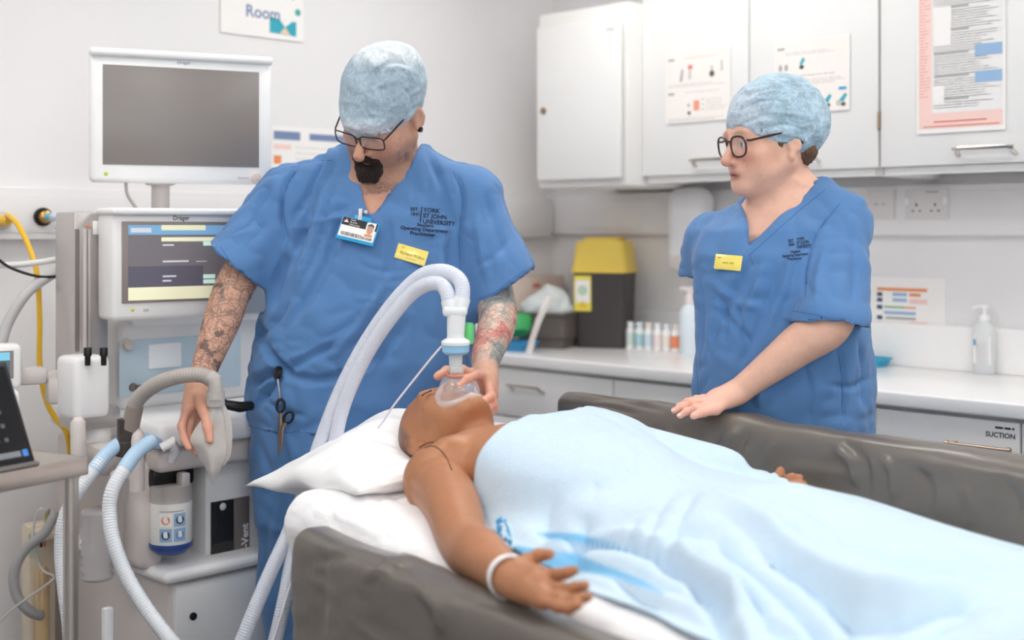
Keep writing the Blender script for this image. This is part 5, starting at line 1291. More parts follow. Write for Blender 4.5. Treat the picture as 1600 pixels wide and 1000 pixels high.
def cap_obj(parent, M, prims, plane, seed, colfn, res=.0032, wr=.003, folds=None):
    c = M.o; S = SDF(c - .21, c + .21, res)
    for p, r, k in prims: S.ell(M(*p), np.array(r) * M.sc, M.A, k)
    pt, nr = plane
    V, Q = None, None
    X, Y, Z = S.grid(); P = np.stack(np.broadcast_arrays(X, Y, Z), -1); near = np.abs(S.D) < .02
    L = (P[near] - c) @ M.A
    w1 = vnoise(L * np.array([1, 1, 1.6]), 26, seed); w2 = vnoise(L + .012 * w1[:, None], 60, seed + 1)
    S.D[near] += (wr * (np.abs(w1) * 1.1 + np.abs(w2) * .55 - .4)).astype(np.float32)
    inner = S.D + .004
    S.half(M(*pt), M.v(*nr), .003)
    # hollow: open at the bottom
    d = (X - M(*pt)[0]) * M.v(*nr)[0] + (Y - M(*pt)[1]) * M.v(*nr)[1] + (Z - M(*pt)[2]) * M.v(*nr)[2]
    S.D = np.maximum(S.D, -np.maximum(inner, -d - .02)).astype(np.float32)
    V, Q = S.nets(1)
    if folds: V = fold(V, Q, folds)
    me, V, Q = quad_mesh('surgical_cap', [(V, Q)]); set_attr(me, 'Col', colfn(M.inv(V), V))
    return link('surgical_cap', me, CAPM, parent, True), V, Q
def card(bvh, cs, lift, tilt=None):
    """frame of a flat card lying on a garment, from its four corners as seen (TL, TR, BR, BL)"""
    cu = sum(c[0] for c in cs) / 4; cv = sum(c[1] for c in cs) / 4; p, n = hit(bvh, cu, cv); ns = n.copy()
    for c in cs:
        q, n2 = hit(bvh, *c)
        if q is not None: ns += n2
    n = ns.normalized(); o = p + n * lift
    def on(u, v): d = (W(u, v, 1) - EYE).normalized(); t = (o - EYE).dot(n) / d.dot(n); return EYE + d * t
    P = [on(*c) for c in cs]; ex = ((P[1] - P[0]) + (P[2] - P[3])); wd = ex.length / 2; ex.normalize(); ez = ((P[0] - P[3]) + (P[1] - P[2])); ht = ez.length / 2
    ez = (ez - ex * ez.dot(ex)); ez.normalize(); ey = ez.cross(ex); c = (P[0] + P[1] + P[2] + P[3]) / 4
    M4 = Matrix((ex, ey, ez)).transposed().to_4x4(); M4.translation = c
    if ey.dot(n) > 0: pass
    return M4, wd, ht
def thing_at(name, label, cat, M4, group=None):
    t = thing(name, label, cat, (0, 0, 0)); t.matrix_basis = M4
    if group: t['group'] = group
    return t
# ------------------------------------------------------------------ patient mannequin lying on the trolley
mq = thing('patient_mannequin', 'brown-skinned patient mannequin lying on its back under the blue blanket', 'mannequin', BM @ Vector((-1.3, 1.48, .79)), BEDR)
HM = Frame((-2.19, 1.47, .892), (.10, -.10, 1), (0, -1, -.1), 1.0)
def b3(u, v, n): return np.array(BP(u, v, n))
SH = b3(684, 752, 1.315); EL = b3(727, 852, 1.185); WR = b3(800, 905, 1.10); FSH = np.array([-1.965, 1.665, .885])
# head, neck, chest
S = SDF((-2.36, 1.18, .76), (-1.55, 1.80, 1.02), .0036)
head_sdf(S, HM, jaw=.95, brow=.8, lids=.007)
S.cone(HM(0, -.03, -.05), (-2.0, 1.485, .872), .047, .060, .03)
S.ell((-1.80, 1.50, .858), (.24, .172, .084), None, .04); S.ell((-1.90, 1.42, .880), (.10, .09, .058), None, .04); S.ell((-1.90, 1.57, .893), (.10, .09, .056), None, .04)
S.cone((-1.985, 1.40, .872), SH, .055, .058, .045); S.cone((-1.985, 1.56, .885), FSH, .055, .056, .045)
S.cone((-2.0, 1.45, .885), (-1.965, 1.33, .905), .022, .022, .03); S.cone((-2.0, 1.52, .892), (-1.965, 1.66, .915), .022, .022, .03)
S.ell(SH, (.062, .055, .060), None, .03)
S.cone(FSH, (-1.70, 1.80, .84), .05, .042, .02)
V1, Q1 = S.nets(2)
# right arm, nearest the camera
S = SDF(np.minimum(np.minimum(SH, WR), EL) - .10, np.maximum(np.maximum(SH, WR), EL) + np.array([.26, .10, .10]), .0026)
S.ell(SH, (.060, .055, .058), None, .03)
S.limb([SH, SH * .55 + EL * .45 + np.array([0, .004, .006]), EL, EL * .66 + WR * .34 + np.array([0, 0, .003]), EL * .25 + WR * .75, WR], [.057, .050, .0415, .0415, .031, .0250], .02)
kn = [b3(842, 897, 1.118), b3(846, 914, 1.10), b3(850, 929, 1.088), b3(848, 940, 1.078)]
palm(S, WR, kn, .0245, .72, (-.25, -.7, .65), .014, .0125)
fin = [[kn[0], b3(873, 898, 1.12), b3(887, 895, 1.125), b3(897, 891, 1.13)], [kn[1], b3(877, 920, 1.103), b3(898, 919, 1.108), b3(914, 915, 1.112)],
       [kn[2], b3(878, 936, 1.09), b3(902, 938, 1.095), b3(919, 932, 1.10)], [kn[3], b3(872, 948, 1.079), b3(889, 951, 1.083), b3(903, 946, 1.087)]]
for f, r in zip(fin, (.0092, .0094, .0092, .0084)): finger(S, f, r, r * .78)
th = [b3(812, 892, 1.115), b3(825, 878, 1.128), b3(842, 868, 1.138), b3(858, 866, 1.142)]
S.cone(WR, th[1], .018, .0125, .012); finger(S, th, .0125, .0082)
V2, Q2 = S.nets(3)
# the hidden rest: trunk, left arm and legs under the blanket
S = SDF((-1.95, 1.18, .74), (-.25, 1.88, .96), .012)
S.ell((-1.62, 1.49, .832), (.26, .155, .050), None, .05); S.ell((-1.36, 1.49, .828), (.16, .16, .046), None, .05)
S.cone(FSH, (-1.84, 1.80, .828), .045, .034, .03); S.cone((-1.84, 1.80, .828), (-1.70, 1.80, .826), .032, .024, .02)
for s_ in (-.085, .10): S.chain([(-1.32, 1.49 + s_, .826), (-.85, 1.49 + s_ * 1.3, .815), (-.42, 1.49 + s_ * 1.2, .808)], [.046, .036, .024], .03); S.cone((-.42, 1.49 + s_ * 1.2, .81), (-.36, 1.49 + s_ * 1.2, .86), .024, .018, .02)
V3, Q3 = S.nets(1)
# left hand, its fingertips showing at the far side
S = SDF((-1.84, 1.74, .77), (-1.46, 1.93, 1.0), .003)
hw = np.array([-1.71, 1.805, .826]); k4 = [b3(1196, 764, 1.80) , b3(1206, 764, 1.815), b3(1220, 764, 1.83), b3(1232, 766, 1.845)]
palm(S, hw, k4, .024, .8, (0, 0, 1), .012)
tips = [(b3(1219, 739, 1.835), b3(1220, 734, 1.835)), (b3(1234, 748, 1.84), b3(1238, 744, 1.84)), (b3(1244, 749, 1.845), b3(1250, 746, 1.845)), (b3(1250, 758, 1.84), b3(1256, 756, 1.84))]
for k_, t_ in zip([k4[1], k4[2], k4[3], k4[0]], tips): finger(S, [k_, t_[0], t_[1]], .0088, .0068)
S.cone(hw, np.array([-1.82, 1.80, .827]), .024, .030, .02)
V4, Q4 = S.nets(1)
allV = np.concatenate([V1, V2, V3, V4]); base = (176, 120, 84)
C = face_colors(HM, allV, base, lip=(150, 88, 72), browc=None, open_eyes=False)
L = HM.inv(allV)
hair = sstep(.030, .005, L[:, 1] - .30 * (L[:, 2] - .06)) * sstep(.0, .03, L[:, 2] + .5 * (.0 - L[:, 1])) * (np.abs(L[:, 0]) < .1) * (L[:, 2] > -.06)
hair = hair * .75; C = C * (1 - hair[:, None]) + np.array(rgb(88, 62, 50)) * hair[:, None]
ax = np.abs(L[:, 0]) - .031; sl = np.exp(-(ax / .014) ** 4 - ((L[:, 2] + .001 + .12 * ax ** 2 / .014) / .0022) ** 2) * (L[:, 1] > .06); C = C * (1 - sl[:, None]) + np.array(rgb(40, 24, 18)) * sl[:, None]
hd = np.clip(1 - np.linalg.norm(allV - (WR + np.array([.1, 0, .01])), axis=1) / .11, 0, 1) * .4; C = C * (1 - hd[:, None]) + np.array(rgb(140, 88, 58)) * hd[:, None]
MQSKIN = skin_mat('mannequin_skin', .42, False, .05, .02)
mq_body = quad_obj('body', [(bed_pts(V1), Q1), (bed_pts(V2), Q2), (bed_pts(V3), Q3), (bed_pts(V4), Q4)], MQSKIN, mq, attrs={'Col': C})
mq_bvh = bvh_of(bed_pts(np.concatenate([V1, V2])), np.concatenate([Q1, Q2 + len(V1)]))
SEAMD = mat('mannequin_seam', (92, 56, 38), .6)
for pts in ([(655, 699), (666, 693), (680, 691), (694, 700), (705, 714), (711, 733), (716, 748)], [(664, 700), (676, 697), (688, 703), (698, 716), (706, 735)]): seam('shoulder_joint', mq_bvh, pts, .0013, SEAMD, mq, -.0002)
seam('eyelid_line', mq_bvh, [(659, 619), (664, 615), (669, 613), (674, 610)], .0016, mat('eye_slit_dark', (38, 24, 20), .5), mq, 0.0)  # dark line along the half-closed eye slit
seam('eyebrow', mq_bvh, [(655, 608), (662, 602), (671, 600)], .0011, mat('eyebrow_paint', (112, 74, 52), .6), mq, -.0004)
seam('chin_joint', mq_bvh, [(668, 698), (690, 684), (716, 664), (742, 650)], .0009, SEAMD, mq, -.0002)
# hospital wristband
d = Vector(BM @ Vector(WR - EL)).normalized(); c = BM @ Vector(WR + (EL - WR) * .05)
mb = MB(); ring = []
a1_ = d.orthogonal().normalized(); a2_ = d.cross(a1_)
for i in range(37): an = 2 * math.pi * i / 36; ring.append(c + (a1_ * math.cos(an) + a2_ * math.sin(an)) * .0305)
n = 36; Vs = []
for i in range(n):
    for off, rr_ in ((-.007, 1), (.007, 1), (.007, 1.05), (-.007, 1.05)): Vs.append(c + (ring[i] - c) * rr_ + d * off)
Fs = []
for i in range(n):
    j = (i + 1) % n
    for q in range(4): Fs.append((i * 4 + q, i * 4 + (q + 1) % 4, j * 4 + (q + 1) % 4, j * 4 + q))
raw('wristband', Vs, Fs, mat('white_band', (244, 242, 240), .4), mq, True, True, 40)
# gown tie: ruffled blue tape at the near side of the chest
GT = mat('gown_tie_blue', (92, 178, 226), .7)
def ruffle(name, pts, wdt, amp, m, n=70):
    V, Fc = [], []; s = spline(pts, n)
    for i, q in enumerate(s):
        q = Vector(q); w_ = Vector((.004, -.01, .0)) + BM.to_3x3() @ Vector((0, -.006, amp * math.sin(i * .95)))
        V += [q + Vector((0, 0, .0)), q + BM.to_3x3() @ Vector((.003 * math.sin(i * 1.3), -.004 - .003 * math.sin(i * .95), wdt + amp * math.sin(i * .8)))]
    for i in range(len(s) - 1): Fc.append((2 * i, 2 * i + 1, 2 * i + 3, 2 * i + 2))
    o = raw(name, V, Fc, m, mq, True); md = o.modifiers.new('t', 'SOLIDIFY'); md.thickness = .0015; return o
b_ = lambda u, v, n: BM @ BP(u, v, n)
ruffle('gown_edge', [b_(718, 752, 1.295), b_(728, 768, 1.29), b_(738, 782, 1.285), b_(748, 790, 1.28)], .006, .003, GT)
ruffle('gown_tie', [b_(770, 838, 1.222), b_(783, 830, 1.222), b_(778, 820, 1.226), b_(790, 816, 1.226), b_(797, 832, 1.218), b_(800, 852, 1.212), b_(790, 846, 1.214), b_(776, 842, 1.216)], .007, .004, GT)
p_ = [b_(787, 815, 1.224), b_(796, 822, 1.22), b_(800, 840, 1.214), b_(801, 856, 1.21)]
MB().tube(spline(p_, 20), .0022, 8).done('tie_cord', mat('pale_tie', (196, 226, 244), .6), mq, True)

# ------------------------------------------------------------------ face mask, filter and breathing circuit
mk = thing('face_mask', 'clear anaesthetic face mask pressed over the mannequin\'s mouth and nose', 'mask', W(714, 606, 2.575), 0)
ax_ = Vector(HM.f); ax_w = (BM.to_3x3() @ ax_).normalized()
CLR = mat('clear_mask', (252, 248, 248), .05, alpha=.28, spec=.9, coat=.6); CUSH = mat('mask_cushion', (250, 240, 238), .08, alpha=.42, spec=.9, coat=.5)
def mk_pt(x, y, z): return BM @ Vector(HM(x, y, z))
def mask_ring(sc_, yy, sink=0.0, n=40):
    out = []
    for i in range(n):
        a = 2 * math.pi * i / n; ca, sa = math.cos(a), math.sin(a); w_ = .040 - .009 * sa
        out.append((w_ * ca * sc_, yy - sink * abs(ca), -.050 + .047 * sa * sc_))
    return out
mb = MB(); r1_ = [Vector(mk_pt(*p)) for p in mask_ring(1.0, .098, .018)]; mb.tube(r1_ + [r1_[0]], .0095, 12, False); mb.done('cushion', CUSH, mk, True)
mb = MB(); prev = None
for sc_, yy in ((1.0, .101), (1.0, .108), (.94, .117), (.80, .125), (.55, .130), (.33, .132), (.30, .152)):
    ring = [mb.bm.verts.new(mk_pt(*p)) for p in mask_ring(sc_, yy, .016 * max(0, (.13 - yy) / .03))] if sc_ > .4 else [mb.bm.verts.new(mk_pt(.0145 * math.cos(2 * math.pi * i / 40) * sc_ / .3, yy, -.050 + .0145 * math.sin(2 * math.pi * i / 40) * sc_ / .3)) for i in range(40)]
    if prev:
        for i in range(40): mb.bm.faces.new((prev[i], prev[(i + 1) % 40], ring[(i + 1) % 40], ring[i]))
    prev = ring
mb.done('dome', CLR, mk, True)
mb = MB(); q0 = Vector(mk_pt(0, .132, -.050))
for i in range(4):
    an = R(45 + 90 * i); q = Vector(mk_pt(.018 * math.cos(an), .132, -.05 + .018 * math.sin(an))); mb.tube([q, q + ax_w * .010], .0024, 8)
mb.tube([Vector(mk_pt(.0215 * math.cos(R(a)), .136, -.05 + .0215 * math.sin(R(a)))) for a in range(0, 361, 15)], .0022, 8, False)
mb.done('hook_ring', mat('salmon_ring', (232, 150, 120), .35, alpha=.85), mk, True)
# filter
WPL = mat('milky_plastic', (244, 247, 248), .25, alpha=.93, sss=.1)
fz = W(712, 541, 2.575); top_m = Vector(mk_pt(0, .145, -.050))
ft = thing('breathing_filter', 'white breathing filter with a blue ring and green cap on the mask', 'filter', fz, 0)
MB().tube([top_m, Vector((fz.x, fz.y, fz.z - .052)), Vector((fz.x, fz.y, fz.z - .012))], [.0125, .0125, .0145], 22).done('stem', mat('hazy_stem', (232, 238, 240), .2, alpha=.7), ft, True)
MB().lathe([(0, -.016), (.022, -.016), (.027, -.011), (.0275, .004), (0, .004)], fz, 36).done('blue_ring', mat('filter_blue', (150, 200, 232), .3), ft, True, 'light blue ring')
MB().lathe([(0, .003), (.029, .003), (.0295, .009), (.027, .012), (.018, .017), (.0155, .05), (0, .05)], fz, 36).done('filter_body', WPL, ft, True)
gq = W(733, 520, 2.60)
MB().lathe([(0, -.022), (.009, -.022), (.0105, -.012), (.0105, .012), (.008, .020), (0, .021)], gq, 20).done('green_cap', mat('green_cap', (112, 214, 132), .3, alpha=.9), ft, True, 'bright green cap')
yp = thing('y_connector', 'white Y-piece joining the two breathing hoses above the filter', 'connector', W(712, 495, 2.575), 0)
mb = MB(); a = W(712, 522, 2.575); b = W(713, 492, 2.575)
mb.tube([a, b], [.0175, .019], 24); mb.box(W(711, 486, 2.575), (.050, .034, .022), .008); mb.tube([W(707, 492, 2.575), W(702, 470, 2.58)], [.0165, .0175], 20); mb.tube([W(716, 490, 2.575), W(722, 466, 2.58)], [.0165, .0175], 20); mb.sharp = 60
mb.done('connector_body', WPL, yp, True)
CH = mat('circuit_hose', (234, 238, 248), .3, noise=.02, alpha=.80)
circ = [W(722, 470, 2.58), W(722, 447, 2.59), W(712, 432, 2.605), W(692, 424, 2.62), W(665, 428, 2.64), W(638, 448, 2.66), (W(605, 486, 2.68)), W(572, 535, 2.70), W(548, 578, 2.71), W(528, 620, 2.72), W(512, 660, 2.73), W(496, 705, 2.74), W(478, 760, 2.74), W(452, 830, 2.70), W(420, 900, 2.66), W(385, 985, 2.62), W(360, 1050, 2.6)]
circ2 = [W(702, 474, 2.58), W(698, 456, 2.585), W(688, 444, 2.60), W(668, 444, 2.62), W(642, 460, 2.645), W(608, 500, 2.665), W(575, 550, 2.685), W(548, 605, 2.70), W(532, 650, 2.715), W(520, 700, 2.73), W(492, 745, 2.74), W(470, 790, 2.72), W(462, 830, 2.70), W(455, 880, 2.68), W(444, 940, 2.64), W(428, 1010, 2.62), W(415, 1060, 2.6)]
o = hose('breathing_tube', circ, .0155, CH, None, True, .0007, .0055); tag(o, 'milky breathing tube, the outer of the two arching from the Y-piece past the pillow', 'hose')
o = hose('breathing_tube', circ2, .0150, CH, None, True, .0007, .0055); tag(o, 'milky breathing tube, the inner of the two arching from the Y-piece past the pillow', 'hose')
SL = mat('sample_line', (236, 232, 236), .3)
o = hose('sample_line', [W(696, 534, 2.575), W(672, 562, 2.58), W(640, 602, 2.60), (W(612, 638, 2.62)), W(596, 662, 2.68), W(560, 705, 2.75), W(510, 770, 2.74), W(462, 890, 2.64), W(440, 960, 2.6), W(424, 1010, 2.58)], .0022, SL); tag(o, 'thin white gas sample line running down from the breathing filter', 'tube')
# ------------------------------------------------------------------ pale blue blanket draped over the body
RIDGE = np.array([(-2.10, .935), (-2.0, .955), (-1.9, .956), (-1.77, .905), (-1.61, .877), (-1.49, .870), (-1.38, .898), (-1.2, .870), (-1.1, .846), (-.97, .838), (-.7, .845), (-.45, .86), (-.3, .82)])
EDGE = np.array([(-2.1, 1.33), (-1.9, 1.31), (-1.82, 1.285), (-1.67, 1.25), (-1.56, 1.235), (-1.45, 1.20), (-1.33, 1.178), (-1.1, 1.172), (-.25, 1.165)])
def crs(pts, amp, wid, z=.86): return [BZ(u, v, z)[:2] for u, v in pts], amp, wid
CREASE = [crs([(1137, 836), (1211, 868), (1276, 900), (1341, 938), (1415, 954), (1507, 949), (1600, 933)], -.026, .022, .86),
          crs([(1100, 800), (1211, 842), (1290, 882), (1360, 915), (1440, 930), (1600, 905)], .012, .028, .87),
          crs([(1165, 771), (1258, 785), (1350, 817), (1438, 831), (1560, 850)], -.013, .026, .89),
          crs([(860, 808), (906, 762), (943, 725), (999, 706), (1059, 709)], -.010, .02, .91),
          crs([(790, 800), (830, 745), (880, 700), (940, 668)], -.007, .022, .93),
          crs([(1000, 825), (1030, 795), (1060, 775)], -.006, .012, .88), crs([(1030, 838), (1060, 808), (1090, 790)], -.006, .012, .88), crs([(975, 815), (1000, 790)], -.005, .01, .88),
          crs([(840, 828), (929, 850), (980, 866), (1045, 889), (1119, 938), (1160, 990)], -.034, .014, .82),
          crs([(830, 808), (929, 832), (985, 846), (1060, 868), (1140, 915), (1190, 985)], .016, .014, .84),
          crs([(850, 868), (915, 879), (976, 898), (1022, 916), (1060, 945)], -.014, .009, .79),
          crs([(860, 852), (915, 862), (990, 884), (1050, 912), (1090, 960)], .010, .010, .80),
          crs([(1054, 864), (1119, 877), (1184, 914), (1276, 970), (1300, 1010)], -.016, .015, .83),
          crs([(1080, 900), (1150, 935), (1210, 990)], -.014, .012, .81),
          crs([(1400, 1000), (1480, 975), (1600, 945)], -.016, .02, .86), crs([(900, 905), (960, 925), (1040, 965)], -.010, .008, .79), crs([(1330, 1010), (1400, 985), (1500, 965)], .012, .02, .87)]
NA, NT = 300, 190
av = np.linspace(-2.02, -.26, NA)[:, None] * np.ones((1, NT)); tv = np.linspace(0, 1, NT)[None, :] * np.ones((NA, 1)); tv = tv ** 1.15
av = av + (.145 - .12 * tv) * sstep(-1.7, -2.02, av) + .01 * np.sin(tv * 17) * sstep(-1.9, -2.02, av)   # slanting upper hem
ne = np.interp(av, EDGE[:, 0], EDGE[:, 1]) + .010 * np.sin(av * 23) * sstep(-1.6, -1.4, av); nf = 1.882
nv = ne + (nf - ne) * tv
zr = np.interp(av, RIDGE[:, 0], RIDGE[:, 1]); zr = (zr + np.interp(av - .04, RIDGE[:, 0], RIDGE[:, 1]) + np.interp(av + .04, RIDGE[:, 0], RIDGE[:, 1])) / 3
zm = .792
wn = np.interp(av, [-2.0, -1.75, -1.5, -1.25, -1.0, -.6], [.17, .22, .27, .27, .20, .17])
rise = np.clip((nv - ne) / wn, 0, 1); s1 = np.sin(rise * math.pi / 2) ** 1.15
wf = np.interp(av, [-2, -1.7, -1.4, -1, -.3], [.24, .30, .30, .28, .26]); fall = np.clip((nf - nv) / wf, 0, 1); s2 = np.sin(fall * math.pi / 2) ** .9
body = s1 * s2
legs = sstep(-1.35, -1.0, av) * (.030 * np.exp(-((nv - 1.32) / .075) ** 2) + .006 * np.exp(-((nv - 1.68) / .07) ** 2) - .02 * np.exp(-((nv - 1.50) / .06) ** 2))
knee = .02 * np.exp(-((av + .72) / .12) ** 2) * np.exp(-((nv - 1.36) / .1) ** 2)
zv_ = zm + (zr - zm) * body + legs + knee
zv_ += .006 * np.exp(-((av + 1.60) / .08) ** 2) * np.exp(-((nv - 1.76) / .06) ** 2)      # far hand under the cloth
P = np.stack([av, nv, zv_], -1)
wp = vnoise(P, 3.5, 41)
f1 = vnoise(np.stack([av * 5 + nv * 9 + wp * .9, av * 1.5 - nv * 3, wp], -1), 1.0, 42); f2 = vnoise(np.stack([av * 3 - nv * 14 + wp * 1.4, av * 5, wp * .6], -1), 1.3, 43)
near = sstep(.5, .05, rise)
zv_ += (.008 * f1 + .009 * np.abs(f2)) * np.minimum(1, tv * 8) * np.minimum(1, (1 - tv) * 6)
zv_ += near * (.010 * np.sin(nv * 150 + wp * 4 + av * 6) * np.minimum(1, tv * 14)) * sstep(-1.75, -1.5, av)
for poly, amp, wid in CREASE:
    d, s_ = seg_dist(av, nv, poly); zv_ += 2.0 * amp * (.5 * np.exp(-(d / wid) ** 2) + .5 * np.exp(-1.6 * d / wid)) * np.minimum(1, 5 * np.minimum(s_, 1 - s_) + .12)
zv_ = np.maximum(zv_, .787 + .002 * np.sin(av * 40))
zv_ -= .012 * sstep(-1.93, -2.02, av + (-.13 + .18 * tv) * sstep(-1.7, -2.02, av)) * 0
_bv = bvh_of(np.concatenate([V1, V3, V4]), np.concatenate([Q1, Q3 + len(V1), Q4 + len(V1) + len(V3)]))
lowz = np.full(av.shape, -9.0)
for i in range(NA):
    for j in range(0, NT):
        if zv_[i, j] < .985:
            r_ = _bv.ray_cast(Vector((av[i, j], nv[i, j], 1.3)), Vector((0, 0, -1)))
            if r_[0] is not None and r_[0].z < 1.0: lowz[i, j] = r_[0].z + .005
lowz[(av > -1.64) & (av < -1.53) & (nv > 1.822)] = -9
lift = np.maximum(0, lowz - zv_)
for _ in range(14):
    p_ = np.pad(lift, 1, mode='edge'); lift = np.maximum(np.maximum(0, lowz - zv_), (p_[:-2, 1:-1] + p_[2:, 1:-1] + p_[1:-1, :-2] + p_[1:-1, 2:]) / 4)
zv_ = zv_ + lift
V = np.stack([av, nv, zv_], -1).reshape(-1, 3); I = np.arange(NA * NT).reshape(NA, NT)
Q = np.stack([I[:-1, :-1], I[1:, :-1], I[1:, 1:], I[:-1, 1:]], -1).reshape(-1, 4)
BLK = mat('pale_blue_blanket', (190, 212, 230), 0.85, attr='Col', noise=0.03, nscale=60, bump=0.15, bscale=240, sss=0.05, sheen=0.1)
blanket = thing('blanket', 'pale blue blanket draped in folds over the mannequin from chest to feet', 'blanket', BM @ Vector((-1.2, 1.52, .79)), BEDR)
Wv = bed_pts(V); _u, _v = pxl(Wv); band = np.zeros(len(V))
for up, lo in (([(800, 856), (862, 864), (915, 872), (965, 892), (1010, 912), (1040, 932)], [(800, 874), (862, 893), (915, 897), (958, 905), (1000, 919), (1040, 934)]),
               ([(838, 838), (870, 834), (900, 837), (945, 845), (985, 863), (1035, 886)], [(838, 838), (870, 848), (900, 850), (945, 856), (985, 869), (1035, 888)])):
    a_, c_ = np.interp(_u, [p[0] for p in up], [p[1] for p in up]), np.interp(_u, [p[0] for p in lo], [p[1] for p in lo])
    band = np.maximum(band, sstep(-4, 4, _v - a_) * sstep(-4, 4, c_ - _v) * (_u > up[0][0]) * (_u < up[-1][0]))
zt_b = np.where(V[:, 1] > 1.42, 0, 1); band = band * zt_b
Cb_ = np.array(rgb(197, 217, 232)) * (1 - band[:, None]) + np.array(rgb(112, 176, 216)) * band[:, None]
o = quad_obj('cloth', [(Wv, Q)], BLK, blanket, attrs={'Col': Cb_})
md = o.modifiers.new('thickness', 'SOLIDIFY'); md.thickness = .005; md.offset = 1.0

# ------------------------------------------------------------------ man in blue scrubs at the head of the trolley
man = thing('person', 'bearded man with tattooed arms, blue scrubs and puffed cap holding the mask', 'person', Vector((-.36, 3.06, 0)), 0)
D = 3.05
def w3(u, v, d=D): return np.array(W(u, v, d))
MH = Frame(w3(596, 178, 2.95), (-.40, -.66, -.64), (-.90, .36, .19), 1.02)
skin = (214, 166, 140)
# head, neck and chest
S = SDF((-.62, 2.70, 1.24), (.02, 3.22, 1.86), .0036)
head_sdf(S, MH, jaw=1.08, cheek=.002, nose=1.10, flare=.75, earx=.087)
S.cone(MH(0, -.03, -.05), w3(604, 262, 3.05), .062, .074, .03)
S.cone(MH(0, .0, -.07), w3(600, 285, 3.03), .045, .055, .03)
S.loft([(1.20, -.325, 3.045, .165, .105), (1.34, -.325, 3.045, .165, .108), (1.42, -.315, 3.05, .15, .098), (1.47, -.305, 3.06, .11, .075)], .04)
S.cone(w3(590, 268), w3(460, 308), .050, .05, .04); S.cone(w3(610, 268), w3(722, 308), .050, .05, .04)
Vh, Qh = S.nets(1)
# his right arm, hanging at the machine, hand round the breathing bag
sh = w3(452, 306); el = w3(366, 448, 2.98); wr = w3(310, 602, 2.845)
S = SDF((-.80, 2.62, .78), (-.44, 3.16, 1.48), .0030)
S.limb([sh, sh * .5 + el * .5, el, el * .66 + wr * .34, el * .25 + wr * .75, wr], [.060, .052, .0445, .0425, .032, .026], .03)
kn = [w3(292, 640, 2.80), w3(300, 648, 2.815), w3(308, 650, 2.83), w3(316, 648, 2.842)]
palm(S, wr, kn, .026, .75, (.55, -.7, 0), .014, .0125)
finger(S, [kn[0], w3(284, 666, 2.785), w3(288, 686, 2.775), w3(295, 700, 2.765)], .0100, .0075)
finger(S, [kn[1], w3(294, 676, 2.80), w3(300, 696, 2.79), w3(308, 708, 2.785)], .0100, .0076)
finger(S, [kn[2], w3(304, 680, 2.815), w3(312, 698, 2.805), w3(320, 704, 2.80)], .0096, .0074)
finger(S, [kn[3], w3(314, 676, 2.83), w3(322, 690, 2.82), w3(328, 696, 2.815)], .0088, .0070)
th1 = [w3(312, 622, 2.80), w3(320, 644, 2.775), w3(325, 668, 2.755), w3(328, 688, 2.745)]
S.cone(wr, th1[1], .022, .0145, .014); finger(S, th1, .0135, .0088)
Va, Qa = S.nets(2)
# his left arm, reaching forward to the mask
sh2 = w3(730, 306); el2 = w3(774, 470, 2.965); wr2 = w3(757, 583, 2.725)
S = SDF((-.22, 2.46, .84), (.02, 3.16, 1.46), .0030)
S.limb([sh2, sh2 * .5 + el2 * .5, el2, el2 * .68 + wr2 * .32 + np.array([.012, 0, 0]), el2 * .25 + wr2 * .75, wr2], [.060, .052, .046, .0435, .034, .0275], .03)
kn2 = [w3(754, 588, 2.635), w3(763, 601, 2.635), w3(767, 612, 2.64), w3(769, 620, 2.65)]
palm(S, wr2, kn2, .027, .8, (.8, 0, -.3), .014, .0125)
f_i = [kn2[0], w3(744, 585, 2.585), w3(730, 592, 2.555), w3(719, 601, 2.545)]
f_m = [kn2[1], w3(766, 620, 2.585), w3(754, 628, 2.555), w3(743, 627, 2.545)]
f_r = [kn2[2], w3(770, 631, 2.595), w3(761, 640, 2.57), w3(751, 638, 2.555)]
f_p = [kn2[3], w3(772, 638, 2.615), w3(766, 645, 2.59), w3(758, 645, 2.575)]
for f, r in ((f_i, .0100), (f_m, .0102), (f_r, .0098), (f_p, .0088)): finger(S, f, r, r * .78)
th2 = [w3(742, 588, 2.69), w3(722, 580, 2.675), w3(698, 580, 2.655), w3(684, 588, 2.625)]
S.cone(wr2, th2[0], .022, .016, .014); finger(S, th2, .0140, .0095)
Vb, Qb = S.nets(2)
# hidden trunk and legs
S = SDF((-.72, 2.84, .08), (-.05, 3.28, 1.30), .014)
S.loft([(.80, -.36, 3.06, .20, .13), (1.0, -.35, 3.05, .21, .14), (1.26, -.33, 3.045, .18, .11)], .04)
for s_ in (-1, 1): S.chain([(-.36 + s_ * .10, 3.07, .84), (-.37 + s_ * .12, 3.07, .48), (-.37 + s_ * .13, 3.09, .12)], [.10, .065, .045], .03)
Vt, Qt = S.nets(1)
Cm = face_colors(MH, Vh, skin, lip=(186, 110, 100), blush=(216, 140, 120), browc=(60, 44, 36), open_eyes=False)
u, v = pxl(Vh); bl_ = np.clip((v - 262) / 40, 0, 1) * (np.abs(MH.inv(Vh)[:, 0]) < .3); Cm = Cm * (1 - .18 * bl_[:, None] * np.array([0, .5, .6]))
L = MH.inv(Vh); stub = .45 * sstep(-.035, -.06, L[:, 2]) * (L[:, 1] > -.02) * (L[:, 2] > -.13); Cm = Cm * (1 - stub[:, None]) + np.array(rgb(120, 92, 78)) * stub[:, None]
